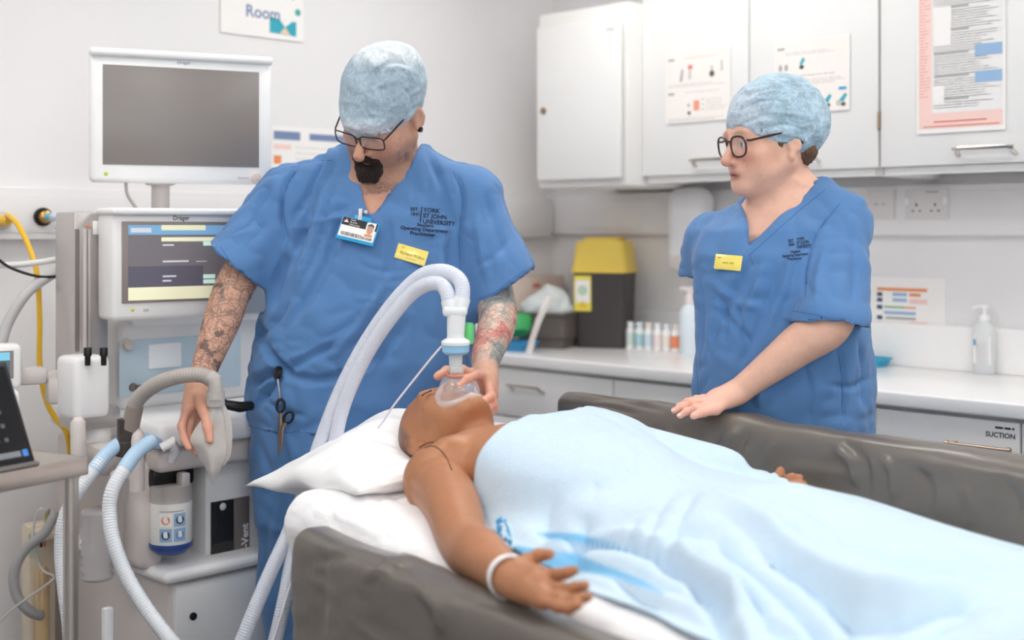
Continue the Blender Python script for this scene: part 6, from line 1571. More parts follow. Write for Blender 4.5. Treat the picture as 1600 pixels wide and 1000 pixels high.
def arm_col(V, wr_, el_): 
    n_ = vnoise(V, 50, 9); C = np.tile(np.array(rgb(*skin)), (len(V), 1)) * (1 + .05 * n_)[:, None]
    t = np.clip(((V - el_) @ (wr_ - el_)) / ((wr_ - el_) @ (wr_ - el_)), 0, 1.6); hp = sstep(1.0, 1.5, t) ; C = C * (1 - .5 * hp[:, None]) + np.array(rgb(232, 160, 140)) * .5 * hp[:, None]
    return C, 1 - sstep(.93, 1.02, t)
Ca, Ta = arm_col(Va, wr, el); Cb, Tb = arm_col(Vb, wr2, el2); Ct = np.tile(np.array(rgb(*skin)), (len(Vt), 1))
tat_h = np.clip(sstep(.2, .0, np.abs(L[:, 2] + .115)) * 0, 0, 1)
neck_t = np.exp(-(((u - 628) / 16) ** 2 + ((v - 238) / 18) ** 2)) * .9 + np.exp(-(((u - 596) / 22) ** 2 + ((v - 292) / 14) ** 2)) * .9
tat = np.concatenate([np.clip(neck_t, 0, 1), Ta, Tb * .75, np.zeros(len(Vt))]); tatc = np.concatenate([np.zeros(len(Vh)), np.zeros(len(Va)), Tb, np.zeros(len(Vt))])
TSKIN = skin_mat('tattooed_skin', .48, True, .1, .03)
quad_obj('body', [(Vh, Qh), (Va, Qa), (Vb, Qb), (Vt, Qt)], TSKIN, man, attrs={'Col': np.concatenate([Cm, Ca, Cb, Ct]), 'tat': tat, 'tatc': tatc})
NAIL = mat('finger_nail', (236, 186, 172), .3, coat=.3)
def nl(f, n_): a, b = np.array(f[-2], float), np.array(f[-1], float); return (b, n_, b - a)
nails('nail', man, [nl(th1, (.3, -.9, .2)), nl(f_m, (.2, -.8, .5)), nl(f_r, (.2, -.8, .5)), nl(f_p, (.2, -.8, .5)), nl(f_i, (0, -.6, .8))], NAIL)

# beard and moustache
S = SDF(MH.o - .16, MH.o + .16, .003)
def be(p, r, k=.012, op='add'): S.ell(MH(*p), np.array(r) * 1.02, MH.A, k, op)
be((0, .092, -.090), (.031, .024, .022)); be((0, .102, -.102), (.024, .020, .018), .02); be((-.021, .088, -.078), (.010, .014, .016)); be((.021, .088, -.078), (.010, .014, .016))
S.cone(MH(-.026, .094, -.062), MH(0, .106, -.048), .007, .0085, .008); S.cone(MH(.026, .094, -.062), MH(0, .106, -.048), .007, .0085, .008); S.cone(MH(-.027, .092, -.062), MH(-.024, .088, -.09), .007, .010, .008); S.cone(MH(.027, .092, -.062), MH(.024, .088, -.09), .007, .010, .008)
be((0, .112, -.0675), (.014, .012, .007), .004, 'sub')
Vq, Qq = S.nets(1); N_ = vnormals(Vq, Qq); Lq = MH.inv(Vq); Vq = Vq + N_ * (.002 * vnoise(Lq * np.array([3, 1, .7]), 140, 4) + .0015 * vnoise(Lq, 90, 6))[:, None]
quad_obj('beard', [(Vq, Qq)], mat('dark_beard', (50, 37, 31), .75, noise=.4, nscale=180, bump=.8, bscale=260), man, 'dark brown goatee beard')
glasses(man, MH, .028, .0165, .0335, mat('black_spectacle_frame', (24, 24, 30), .3), LENS, 5.0, .0016, .109, .002, .012, .010)
# surgical cap, tall and puffed, the brow band smoother
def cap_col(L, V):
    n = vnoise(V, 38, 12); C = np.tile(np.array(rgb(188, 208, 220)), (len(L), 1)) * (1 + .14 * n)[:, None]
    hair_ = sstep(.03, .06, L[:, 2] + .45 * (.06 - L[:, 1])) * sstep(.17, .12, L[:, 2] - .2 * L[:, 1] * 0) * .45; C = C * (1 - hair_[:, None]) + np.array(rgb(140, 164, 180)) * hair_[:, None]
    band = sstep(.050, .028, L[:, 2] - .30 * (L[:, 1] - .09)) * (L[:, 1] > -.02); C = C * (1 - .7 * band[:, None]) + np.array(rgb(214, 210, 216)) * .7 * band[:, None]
    top = sstep(.12, .16, L[:, 2] - .55 * L[:, 1] + 0) * .8; C = C * (1 - top[:, None]) + np.array(rgb(236, 243, 247)) * top[:, None]  # highlight on the folded top, put into the cap colour
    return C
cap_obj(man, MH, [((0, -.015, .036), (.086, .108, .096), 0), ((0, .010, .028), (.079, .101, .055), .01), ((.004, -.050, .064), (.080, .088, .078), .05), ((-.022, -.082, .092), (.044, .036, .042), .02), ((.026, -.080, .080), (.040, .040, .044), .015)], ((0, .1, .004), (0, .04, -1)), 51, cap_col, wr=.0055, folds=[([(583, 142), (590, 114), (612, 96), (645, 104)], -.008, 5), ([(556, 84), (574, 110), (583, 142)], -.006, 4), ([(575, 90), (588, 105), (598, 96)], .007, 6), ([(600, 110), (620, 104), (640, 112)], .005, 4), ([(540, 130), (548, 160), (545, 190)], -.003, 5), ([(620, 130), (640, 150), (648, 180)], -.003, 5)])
# ear stud
mb = MB(); mb.lathe([(0, -.004), (.006, -.004), (.0065, .004), (0, .005)], MH(-.091, -.006, -.030), 16, Matrix(MH.A.tolist()) @ Matrix.Rotation(R(90), 3, 'Y')); mb.done('ear_plug', BLACK, man, True)

# scrub top
SHL, SHR = w3(450, 309), w3(732, 309); SLL, SLR = w3(367, 418, 2.985), w3(789, 455, 2.99)
S = SDF((-.76, 2.80, .82), (.06, 3.30, 1.52), .0055)
S.loft([(.845, -.362, 3.06, .268, .172), (.915, -.364, 3.055, .270, .178), (1.005, -.355, 3.05, .266, .180), (1.127, -.343, 3.05, .252, .172), (1.249, -.328, 3.05, .230, .152), (1.34, -.325, 3.05, .216, .136), (1.40, -.315, 3.055, .185, .118), (1.455, -.308, 3.06, .135, .098), (1.50, -.303, 3.07, .098, .086)], .0)
S.cone(w3(575, 262), SHL, .062, .070, .05); S.cone(w3(628, 262), SHR, .062, .070, .05)
S.cone(SHL, SLL, .073, .083, .04); S.cone(SHR, SLR, .073, .088, .04)
for a, b, r in ((SHL, SLL, .066), (SHR, SLR, .070)):
    d = (b - a) / np.linalg.norm(b - a); e = b + d * .0
    lo, hi = np.minimum(b, b + d * .2) - .14, np.maximum(b, b + d * .2) + .14
    S.cone(b - d * .07, b + d * .16, r, r * 1.20, .004, 'sub')
# cut the sleeve ends square
def cut_sleeve(p, d, side):
    X, Y, Z = S.grid(); dd = (X - p[0]) * d[0] + (Y - p[1]) * d[1] + (Z - p[2]) * d[2]
    m_ = (X < side) if side < -.3 else (X > side); m_ = m_ & (Z > 1.12) & (Z < 1.42) & np.ones_like(dd, bool)
    S.D = np.where(m_, np.maximum(S.D, dd), S.D).astype(np.float32)
dl_ = np.array([-.62, -.05, -.72]); dl_ /= np.linalg.norm(dl_); cut_sleeve(w3(366, 412, 2.985), dl_, -.575)
dr_ = np.array([.58, -.05, -.80]); dr_ /= np.linalg.norm(dr_); cut_sleeve(w3(787, 453, 2.99), dr_, -.06)
# V neck: an opening that widens upwards in front, and a round one behind the neck
_vz = np.array([(w3(0, v, 2.93)[2], w3(l, v, 2.93)[0], w3(r, v, 2.93)[0]) for v, l, r in ((334, 580, 584), (318, 574, 596), (300, 568, 608), (280, 562, 620), (250, 552, 640), (225, 545, 652), (190, 540, 660))])
def neck_cut(X, Y, Z):
    z = np.broadcast_to(Z, (1, 1, Z.size)).ravel(); Lx = np.interp(z, _vz[:, 0], _vz[:, 1])[None, None, :]; Rx = np.interp(z, _vz[:, 0], _vz[:, 2])[None, None, :]
    yb = np.interp(z, [1.44, 1.50], [3.02, 3.11])[None, None, :]; bot = (_vz[0, 0] - z)[None, None, :]
    return -np.maximum(np.maximum(np.maximum(Lx - X, X - Rx), Y - yb), bot)
S.cut(neck_cut, .004)
Vs, Qs = S.nets(2)
MF = [([(522, 218), (508, 265), (470, 340), (444, 420)], .009, 8), ([(505, 235), (488, 290), (452, 350)], -.008, 6), ([(665, 225), (690, 290), (705, 360)], -.005, 7), ([(470, 365), (520, 330), (560, 318)], -.004, 6), ([(452, 362), (500, 345), (545, 335)], .004, 5), ([(620, 480), (590, 530), (570, 600)], .006, 12), ([(400, 530), (430, 500), (450, 470)], -.006, 8),
      ([(448, 372), (440, 330), (447, 285), (468, 255)], -.008, 3.2), ([(722, 440), (718, 370), (724, 310), (712, 270)], -.006, 3.2),
      ([(520, 265), (500, 330), (478, 400), (455, 455)], .009, 11), ([(488, 290), (474, 350), (450, 410)], -.008, 8), ([(540, 300), (520, 380), (490, 450), (440, 520)], -.006, 10),
      ([(450, 395), (432, 440), (420, 490)], -.010, 8), ([(437, 575), (410, 540), (398, 500)], -.012, 8), ([(437, 580), (405, 590), (385, 605)], -.012, 7), ([(440, 588), (410, 615), (395, 640)], -.010, 7),
      ([(440, 578), (480, 560), (540, 530)], -.007, 9), ([(442, 590), (500, 595), (560, 580)], -.006, 9), ([(425, 560), (440, 578), (455, 590)], -.012, 8), ([(600, 440), (560, 510), (510, 560)], .008, 14), ([(640, 500), (590, 560), (520, 600)], -.006, 12),
      ([(700, 330), (690, 400), (700, 460)], .006, 10), ([(760, 300), (775, 350), (790, 400)], -.005, 7), ([(745, 330), (752, 390), (760, 440)], .006, 8), ([(800, 370), (770, 400), (740, 420)], -.003, 5),
      ([(360, 375), (385, 360), (420, 352)], -.004, 6), ([(420, 290), (400, 330), (390, 370)], -.006, 8), ([(600, 330), (610, 400), (600, 440)], -.005, 10), ([(392, 610), (430, 640), (480, 655)], -.004, 5)]
Vs = fold(Vs, Qs, [(p_, a_ * 2.0, w_) for p_, a_, w_ in MF], .009, 13, 61)
top_o = quad_obj('scrub_top', [(Vs, Qs)], SCRUB, man)
mb_bvh = bvh_of(Vs, Qs)
for nm, pts in (('neck_seam', [(545, 245), (560, 280), (574, 318), (580, 334)]), ('neck_seam', [(648, 228), (632, 265), (606, 308), (587, 336)]), ('sleeve_seam', [(450, 368), (443, 330), (449, 290), (468, 258)]), ('sleeve_seam', [(720, 430), (717, 370), (722, 310), (708, 268)]),
                ('hem_seam', [(345, 386), (360, 408), (380, 428), (396, 440)]), ('hem_seam', [(818, 422), (795, 440), (770, 458), (745, 468)]), ('shoulder_seam', [(455, 262), (490, 252), (520, 250)])):
    seam(nm, mb_bvh, pts, .0011, SCRUBD, top_o, -.0003)
U_ = 7.5
print_px('university_logo', mb_bvh, top_o, [('EST.', 641, 329, 7.5, 5, 'LEFT', LOGO, 1), ('1841', 641, 336.5, 7.5, 5, 'LEFT', LOGO, 1), ('YORK', 661, 331, 9.5, 5, 'LEFT', LOGO, 1), ('ST JOHN', 660.5, 340, 9.5, 5, 'LEFT', LOGO, 1), ('UNIVERSITY', 660, 349, 9.5, 5, 'LEFT', LOGO, 1), ('Student', 664, 354.5, 7.5, 5, 'CENTER', LOGO, 1.1),
         ('Operating Department', 662, 361, 7.5, 5, 'CENTER', LOGO, 1.05), ('Practitioner', 660, 368, 7.5, 5, 'CENTER', LOGO, 1.1), ('|', 655.5, 341, 26, 5, 'LEFT', LOGO, .5)], label='dark embroidered university lettering')
# trousers and shoes
S = SDF((-.74, 2.80, .05), (-.02, 3.32, .96), .009)
S.loft([(.62, -.362, 3.065, .245, .150), (.80, -.362, 3.065, .262, .168), (.93, -.360, 3.065, .258, .165)], .03)
for s_, c_ in ((-1, -.485), (1, -.245)): S.chain([(c_, 3.065, .74), (c_ - .005, 3.06, .45), (c_ + .01, 3.08, .10)], [.128, .112, .095], .03)
S.half((0, 0, .075), (0, 0, -1), .003)
Vp, Qp = S.nets(1); Vp = fold(Vp, Qp, [([(400, 680), (420, 740), (412, 800)], -.008, 7), ([(440, 660), (460, 720), (450, 790)], .008, 8), ([(425, 780), (410, 860), (425, 930)], -.008, 8), ([(460, 720), (440, 820), (440, 900)], -.007, 7), ([(392, 760), (404, 830), (400, 900)], .006, 6)], .006, 11, 66)
quad_obj('scrub_trousers', [(Vp, Qp)], SCRUB, man)
for c_ in (-.475, -.235):
    S = SDF((c_ - .08, 2.84, -.01), (c_ + .08, 3.2, .14), .006); S.ell((c_, 3.0, .04), (.05, .14, .038)).ell((c_, 3.08, .06), (.042, .06, .055), None, .02); S.half((0, 0, .002), (0, 0, -1), .002)
    quad_obj('shoe', [S.nets(1)], BLACKM, man)

# identity card on its clip, name badge, reel with scissors
M4, wd, ht = card(mb_bvh, [(533, 336.5), (592, 350), (585, 386.5), (527, 372)], .008)
idc = thing_at('identity_card', 'identity card in a bright blue holder hanging at the man\'s neckline', 'card', M4)
CYAN = mat('holder_cyan', (30, 160, 214), .35)
MB().box((0, 0, 0), (wd, .004, ht), .0015).done('holder', CYAN, idc)
MB().box((.002, 0, ht / 2 + .003), (wd * .45, .0035, .011), .001).done('holder_tab', CYAN, idc)
p = Print(); hw_, hh_ = wd / 2, ht / 2
p.rect(-hw_ * .93, -hh_ * .72, hw_ * .93, hh_ * .92, PAPER); p.rect(-hw_ * .93, hh_ * .25, hw_ * .42, hh_ * .92, INK, .0003); p.rect(hw_ * .84, hh_ * .25, hw_ * .93, hh_ * .92, INK, .0003); p.rect(hw_ * .36, -hh_ * .35, hw_ * .84, hh_ * .88, PAPER, .0005)
for i, tx in enumerate(('York', 'St John', 'University')): p.text(tx, -hw_ * .52, hh_ * (.72 - .2 * i), .0062, PAPER, lift=.0006)
p.poly([(-hw_ * .85, hh_ * .5), (-hw_ * .72, hh_ * .85), (-hw_ * .58, hh_ * .5)], RED, .0006); p.poly([(-hw_ * .85, hh_ * .5), (-hw_ * .72, hh_ * .68), (-hw_ * .58, hh_ * .5)], PAPER, .0008)
p.disc(hw_ * .6, hh_ * .3, hw_ * .17, mat('photo_skin', (206, 160, 136), .5), .0008, hh_ * .42); p.poly([(hw_ * .44, hh_ * .42), (hw_ * .44, hh_ * .7), (hw_ * .6, hh_ * .82), (hw_ * .76, hh_ * .7), (hw_ * .76, hh_ * .42), (hw_ * .7, hh_ * .6), (hw_ * .5, hh_ * .6)], mat('photo_hair', (92, 84, 80), .6), .001); p.rect(hw_ * .4, -hh_ * .33, hw_ * .8, -hh_ * .12, ORANGE, .0007)
x = -hw_ * .8; random.seed(5)
while x < hw_ * .3: w_ = random.uniform(.0006, .0018); p.rect(x, -hh_ * .62, x + w_, -hh_ * .3, INK, .0004); x += w_ + random.uniform(.0008, .0016)
while x < hw_ * .85: w_ = random.uniform(.0006, .0018); p.rect(x, -hh_ * .62, x + w_, -hh_ * .4, INK, .0004); x += w_ + random.uniform(.0008, .0016)
p.done('card_face', idc, Matrix.Translation((0, -.0024, 0)))
ci = M4.inverted(); q0, n0 = hit(mb_bvh, 578, 322); a = ci @ (q0 + n0 * .006) if q0 else Vector((.01, 0, .04))
mb = MB(); mb.box((.002 * .5 + a.x * .5, -.001, ht / 2 + .012), (.009, .003, .028), .001, Matrix.Rotation(R(-14), 3, 'Y')); mb.cyl((.004, -.004, ht / 2 + .020), (.004, .002, ht / 2 + .020), .0042, n=14); mb.done('strap_clip', mat('clear_strap', (226, 220, 216), .2, alpha=.9), idc)
M4, wd, ht = card(mb_bvh, [(622.4, 379), (669, 394), (664, 416), (616, 403)], .004)
nb = thing_at('name_badge', 'yellow name badge on the man\'s chest under the lettering', 'badge', M4)
BADGE = mat('badge_yellow', (246, 224, 110), .3, coat=.4)
MB().box((0, 0, 0), (wd, .003, ht), .0012).done('plate', BADGE, nb)
p = Print(); p.text('Richard Walker', -wd * .36, -ht * .13, ht * .27, mat('ink_olive', (92, 84, 40), .5), sx=.95); p.text('EST.', -wd * .36, ht * .26, ht * .13, mat('ink_olive', (92, 84, 40), .5)); p.rect(-wd * .15, -ht * .32, wd * .2, -ht * .28, mat('ink_ochre', (206, 176, 70), .5)); p.done('badge_print', nb, Matrix.Translation((0, -.0018, 0)))
q, n = hit(mb_bvh, 437, 583); rl = thing('badge_reel', 'round black retractable reel clipped at the man\'s waist', 'reel', q + n * .004)
rot = n.to_track_quat('Z', 'Y').to_matrix()
MB().lathe([(0, 0), (.0155, 0), (.016, .003), (.015, .009), (.011, .011), (0, .0115)], q, 28, rot).done('reel_case', BLACK, rl, True)
MB().lathe([(0, .0115), (.008, .0115), (.0075, .0125), (0, .0128)], q, 20, rot).done('reel_cap', mat('graphite_plastic', (58, 58, 62), .3), rl, True)
pts = []
for uu, vv in ((437, 590), (439, 604), (440, 616), (440, 630)):
    q2, n2 = hit(mb_bvh, uu, vv); pts.append((q2 + n2 * .007) if q2 else W(uu, vv, 2.86))
MB().tube(spline(pts, 12), .0022, 8).done('cord', mat('silver_cord', (178, 176, 180), .35, metal=.7), rl, True)
zz = min(p_.y for p_ in pts) - .006
sc = thing('scissors', 'black-handled scissors hanging from the reel at the man\'s waist', 'scissors', W(441, 640, zz))
def loop(u0, v0, ru, rv, t): 
    pts = [W(u0 + (ru * math.cos(a) * math.cos(t) - rv * math.sin(a) * math.sin(t)), v0 + (ru * math.cos(a) * math.sin(t) + rv * math.sin(a) * math.cos(t)), zz) for a in [2 * math.pi * i / 24 for i in range(25)]]
    return pts
MB().tube(loop(438.5, 634, 6, 10, .1), .0032, 10, False).done('finger_loop', BLACK, sc, True); MB().tube(loop(451, 652, 6.5, 9.5, .5), .0032, 10, False).done('finger_loop', BLACK, sc, True)
BL = mat('scissor_steel', (168, 150, 136), .3, metal=1.0)
mb = MB(); mb.tube([W(438, 644, zz), W(438, 660, zz), W(437, 690, zz), W(435, 713, zz)], [.0045, .005, .0042, .001], 8, flat=.5); mb.done('blade', BL, sc, True)
mb = MB(); mb.tube([W(447, 661, zz - .002), W(441, 668, zz - .002), W(440, 690, zz - .002), W(437, 709, zz - .002)], [.0045, .005, .004, .001], 8, flat=.5); mb.done('blade', BL, sc, True)
# breathing bag held in his right hand
BAGG = mat('grey_bag_rubber', (206, 200, 194), .55, noise=.04, nscale=30, bump=.1, bscale=60)
bg = thing('breathing_bag', 'limp grey breathing bag held in the man\'s right hand', 'breathing bag', W(334, 632, 2.775))
def bag_part(left, right, d0, bul_f, bul_b, seed, n=26, m=14):
    Lp = spline([W(u, v, d0) for u, v in left], n); Rp = spline([W(u, v, d0) for u, v in right], n); V, Fc = [], []
    for side, bul in ((-1, bul_f), (1, bul_b)):
        for i in range(n):
            for j in range(m):
                t = j / (m - 1); p = Lp[i] + (Rp[i] - Lp[i]) * t; wd_ = np.linalg.norm(Rp[i] - Lp[i]); prof = 1 - abs(2 * t - 1) ** 1.3
                nz = float(vnoise(p * np.array([1, .3, 1]), 34, seed)); p = p + np.array([0, side * (bul * prof * min(1, wd_ / .03) + .006 * nz * prof), 0]); V.append(p)
    for b in (0, n * m):
        for i in range(n - 1):
            for j in range(m - 1):
                k_ = b + i * m + j; Fc.append((k_, k_ + 1, k_ + m + 1, k_ + m) if b == 0 else (k_, k_ + m, k_ + m + 1, k_ + 1))
    me = bpy.data.meshes.new('bag_skin'); me.from_pydata([tuple(v) for v in V], [], Fc); bm = bmesh.new(); bm.from_mesh(me); bmesh.ops.remove_doubles(bm, verts=bm.verts, dist=.0006); bmesh.ops.recalc_face_normals(bm, faces=bm.faces[:]); bm.to_mesh(me); bm.free(); smooth(me, 50)
    return me
link('bag_skin', bag_part([(328, 630), (318, 650), (297, 686), (310, 712), (323, 735), (330, 757)], [(344, 630), (350, 655), (352, 684), (353, 708), (345, 732), (334, 757)], 2.775, .020, .012, 71), BAGG, bg, True)
link('bag_fold', bag_part([(338, 622), (341, 646), (340, 676), (343, 712), (346, 728)], [(346, 622), (360, 652), (363, 684), (360, 712), (350, 728)], 2.792, .010, .010, 74), BAGG, bg, True)
MB().tube([W(337, 612, 2.763), W(337, 632, 2.768)], [.0195, .0195], 22).done('neck_ring', mat('grey_elbow', (190, 184, 180), .4), bg, True)
# ------------------------------------------------------------------ woman in blue scrubs behind the far rail
wom = thing('person', 'woman in blue scrubs, round tortoiseshell glasses and cap, resting a hand on the rail', 'person', Vector((.59, 2.80, 0)), 0)
DW = 2.78
def q3(u, v, d=DW): return np.array(W(u, v, d))
WH = Frame(q3(1201, 219, 2.76), (-.93, -.34, -.16), (-.34, .93, .03), .97)
wskin = (232, 184, 160)
S = SDF((.34, 2.50, 1.20), (.82, 3.02, 1.68), .0034)
head_sdf(S, WH, jaw=.90, cheek=.001, nose=1.04, brow=.5, ear_s=.62, ear_dz=-.014, chin=.007)
S.ell(WH(0, .030, -.094), (.032, .034, .020), WH.A, .03)
S.cone(WH(0, -.028, -.05), q3(1232, 300, 2.80), .048, .058, .03); S.cone(WH(0, .006, -.088), q3(1216, 322, 2.765), .036, .050, .03)
S.loft([(1.20, .575, 2.785, .140, .098), (1.30, .578, 2.785, .135, .100), (1.345, .600, 2.795, .110, .088), (1.40, .62, 2.805, .075, .065)], .04, yaw=R(-24))
S.cone(q3(1222, 338, 2.80), q3(1130, 372, 2.84), .044, .042, .04); S.cone(q3(1240, 312, 2.79), q3(1308, 338, 2.76), .046, .048, .04)
Vh, Qh = S.nets(1)
# left arm on the rail
sh = q3(1310, 348, 2.735); el = q3(1299, 500, 2.585); wr = q3(1152, 613, 2.650)
S = SDF((.32, 2.50, .86), (.78, 2.86, 1.40), .003)
S.limb([sh, sh * .5 + el * .5, el, el * .66 + wr * .34, el * .25 + wr * .75, wr], [.054, .050, .046, .042, .031, .0255], .03)
kn = [q3(1108, 634, 2.615), q3(1108, 627, 2.635), q3(1112, 622, 2.655), q3(1120, 620, 2.67)]
palm(S, wr, kn, .0255, .72, (-.25, -.3, .9), .014, .0115)
f1 = [kn[0], q3(1088, 637, 2.610), q3(1073, 643, 2.615), q3(1063, 650, 2.615)]; f2 = [kn[1], q3(1082, 629, 2.630), q3(1066, 635, 2.635), q3(1054, 642, 2.635)]
f3 = [kn[2], q3(1088, 624, 2.650), q3(1074, 628, 2.655), q3(1062, 634, 2.660)]; f4 = [kn[3], q3(1098, 622, 2.670), q3(1086, 624, 2.675), q3(1077, 628, 2.680)]
for f, r in ((f1, .0092), (f2, .0094), (f3, .009), (f4, .008)): finger(S, f, r, r * .76)
th = [q3(1138, 626, 2.630), q3(1118, 640, 2.605), q3(1098, 644, 2.592), q3(1084, 650, 2.585)]
S.cone(wr, th[0], .02, .0145, .014); finger(S, th, .0125, .0085)
Va, Qa = S.nets(2)
# right arm, held behind her body
sh2 = q3(1120, 384, 2.88); el2 = q3(1118, 500, 2.96); wr2 = q3(1160, 610, 2.97)
S = SDF((.36, 2.78, .84), (.62, 3.06, 1.40), .005)
S.chain([sh2, el2], [.042, .040], .03); S.chain([el2, wr2], [.042, .027], .03)
k5 = [q3(1172 + 6 * i, 650 + 2 * i, 2.97 - .012 * i) for i in range(4)]; palm(S, wr2, k5, .024, .7, (1, 0, .2), .012)
for i, q in enumerate(k5): finger(S, [q, q + np.array([.01, -.01, -.04]), q + np.array([.012, -.02, -.07])], .009, .007)
finger(S, [wr2, wr2 + np.array([-.01, -.03, -.04]), wr2 + np.array([-.005, -.04, -.075])], .013, .009)
Vb, Qb = S.nets(1)
S = SDF((.36, 2.60, .06), (.84, 3.02, 1.25), .014)
S.loft([(.78, .60, 2.80, .165, .12), (1.0, .59, 2.79, .15, .11), (1.22, .575, 2.785, .14, .10)], .04, yaw=R(-24))
for s_ in (-1, 1): S.chain([(.60 + s_ * .085, 2.81 - s_ * .03, .80), (.60 + s_ * .09, 2.81 - s_ * .03, .45), (.60 + s_ * .09, 2.83 - s_ * .03, .11)], [.085, .058, .042], .03)
Vt, Qt = S.nets(1)
Ch = face_colors(WH, Vh, wskin, lip=(178, 100, 92), blush=(224, 140, 122), iris=(96, 100, 96), browc=(150, 116, 96))
Lw = WH.inv(Vh)
def arm_c(V, f=.45):
    C = np.tile(np.array(rgb(*wskin)), (len(V), 1)) * (1 + .05 * vnoise(V, 45, 15))[:, None]; u, v = pxl(V); h_ = sstep(1170, 1090, u) * f; return C * (1 - h_[:, None]) + np.array(rgb(238, 172, 156)) * h_[:, None]
WSKIN = skin_mat('fair_skin', .48, False, .12, .03)
quad_obj('body', [(Vh, Qh), (Va, Qa), (Vb, Qb), (Vt, Qt)], WSKIN, wom, attrs={'Col': np.concatenate([Ch, arm_c(Va), arm_c(Vb, 0), np.tile(np.array(rgb(*wskin)), (len(Vt), 1))])})
nails('nail', wom, [nl(f1, (-.3, -.5, .8)), nl(f2, (-.3, -.5, .8)), nl(f3, (-.2, -.4, .9)), nl(f4, (-.2, -.4, .9)), nl(th, (-.2, -.8, .6))], mat('pale_nail', (242, 200, 188), .3, coat=.3))
# hair wisps at the nape
S = SDF(WH.o - .15, WH.o + .15, .003); S.ell(WH(0, -.062, -.030), (.066, .042, .042), WH.A, .01); S.ell(WH(-.068, .014, .004), (.006, .008, .022), WH.A, .01); S.ell(WH(.068, .014, .004), (.006, .008, .022), WH.A, .01)
Vq, Qq = S.nets(1); Vq = Vq + vnormals(Vq, Qq) * (.0022 * vnoise(WH.inv(Vq) * np.array([3, 3, .6]), 120, 8))[:, None]
quad_obj('hair', [(Vq, Qq)], mat('brown_hair', (112, 82, 62), .6, noise=.3, nscale=150, bump=.6, bscale=220), wom)
glasses(wom, WH, .0255, .0225, .0335, mat('tortoiseshell', (70, 40, 34), .25, noise=.5, nscale=120), LENS, 2.6, .0023, .1010, -.002, .011, .006)
def cap_col2(L, V):
    n = vnoise(np.stack([L[:, 0] * .6, L[:, 1], L[:, 2]], 1), 46, 22); C = np.tile(np.array(rgb(170, 198, 214)), (len(L), 1)) * (1 + .2 * n)[:, None]
    str_ = np.abs(vnoise(L * np.array([1, .8, 2.6]), 48, 25)); k_ = sstep(.16, .0, str_) * .4; C = C * (1 - k_[:, None]) + np.array(rgb(214, 232, 242)) * k_[:, None]
    fr = sstep(.02, .07, L[:, 1]) * .65; C = C * (1 - fr[:, None]) + np.array(rgb(204, 214, 226)) * fr[:, None]
    ed = sstep(.012, .004, L[:, 2] - (.034 + .50 * (L[:, 1] - .1) + .0)) * .5; C = C * (1 - ed[:, None]) + np.array(rgb(180, 210, 230)) * ed[:, None]
    return C
cap_obj(wom, WH, [((0, -.022, .040), (.090, .112, .096), 0), ((0, -.070, .030), (.080, .072, .078), .04), ((0, -.03, .075), (.074, .082, .062), .03)], ((0, .1, .034), (0, .50, -1)), 57, cap_col2, wr=.0055, folds=[([(1150, 175), (1190, 158), (1240, 160)], -.003, 3), ([(1160, 190), (1205, 175), (1255, 182)], .003, 3), ([(1180, 205), (1225, 195), (1262, 205)], -.003, 3), ([(1165, 160), (1195, 145), (1230, 144)], .003, 3), ([(1210, 215), (1240, 212), (1266, 225)], .003, 3), ([(1145, 200), (1180, 186), (1200, 168)], -.003, 3)])

# scrub top
SHL, SHR = q3(1116, 374, 2.87), q3(1308, 346, 2.735); SLL, SLR = q3(1100, 425, 2.90), q3(1299, 505, 2.600)
S = SDF((.32, 2.52, .80), (.86, 3.08, 1.47), .0052)
S.loft([(.81, .597, 2.80, .190, .150), (.879, .595, 2.80, .192, .152), (.976, .592, 2.795, .192, .158), (1.087, .588, 2.79, .190, .158), (1.19, .580, 2.785, .184, .150), (1.254, .576, 2.785, .178, .142), (1.31, .575, 2.79, .160, .122), (1.345, .600, 2.80, .130, .104), (1.38, .622, 2.805, .098, .086), (1.42, .628, 2.81, .072, .07)], .0, yaw=R(-24))
S.cone(q3(1208, 345, 2.81), SHL, .046, .050, .04); S.cone(q3(1246, 308, 2.80), SHR, .052, .060, .05)
S.cone(SHL, SLL, .058, .060, .03); S.cone(SHR, SLR, .064, .080, .03)
d = (SLR - SHR) / np.linalg.norm(SLR - SHR); S.cone(SLR - d * .05, SLR + d * .14, .054, .084, .004, 'sub')
d2 = (SLL - SHL) / np.linalg.norm(SLL - SHL)
def cut_s(p, dn, fn):
    X, Y, Z = S.grid(); dd = (X - p[0]) * dn[0] + (Y - p[1]) * dn[1] + (Z - p[2]) * dn[2]; S.D = np.where(fn(X, Y, Z) & np.ones_like(dd, bool), np.maximum(S.D, dd), S.D).astype(np.float32)
keepD = S.D.copy()
# the sleeve ends squarely; the trunk behind stays whole
T = SDF((.32, 2.52, .80), (.86, 3.08, 1.47), .0052)
T.loft([(.81, .597, 2.80, .190, .150), (.879, .595, 2.80, .192, .152), (.976, .592, 2.795, .192, .158), (1.087, .588, 2.79, .190, .158), (1.19, .580, 2.785, .184, .150), (1.254, .576, 2.785, .178, .142), (1.31, .575, 2.79, .160, .122)], .0, yaw=R(-24))
dn = np.array([-.10, -.06, -1.0]); dn /= np.linalg.norm(dn)
cut_s(q3(1296, 508, 2.60), dn, lambda X, Y, Z: (Z < 1.3) & (X > .5) & (Z > .95))
cut_s(q3(1085, 434, 2.9), np.array([0, 0, -1.0]), lambda X, Y, Z: (X < .50) & (Y > 2.78) & (Z > 1.05))
S.D = np.minimum(S.D, T.D)
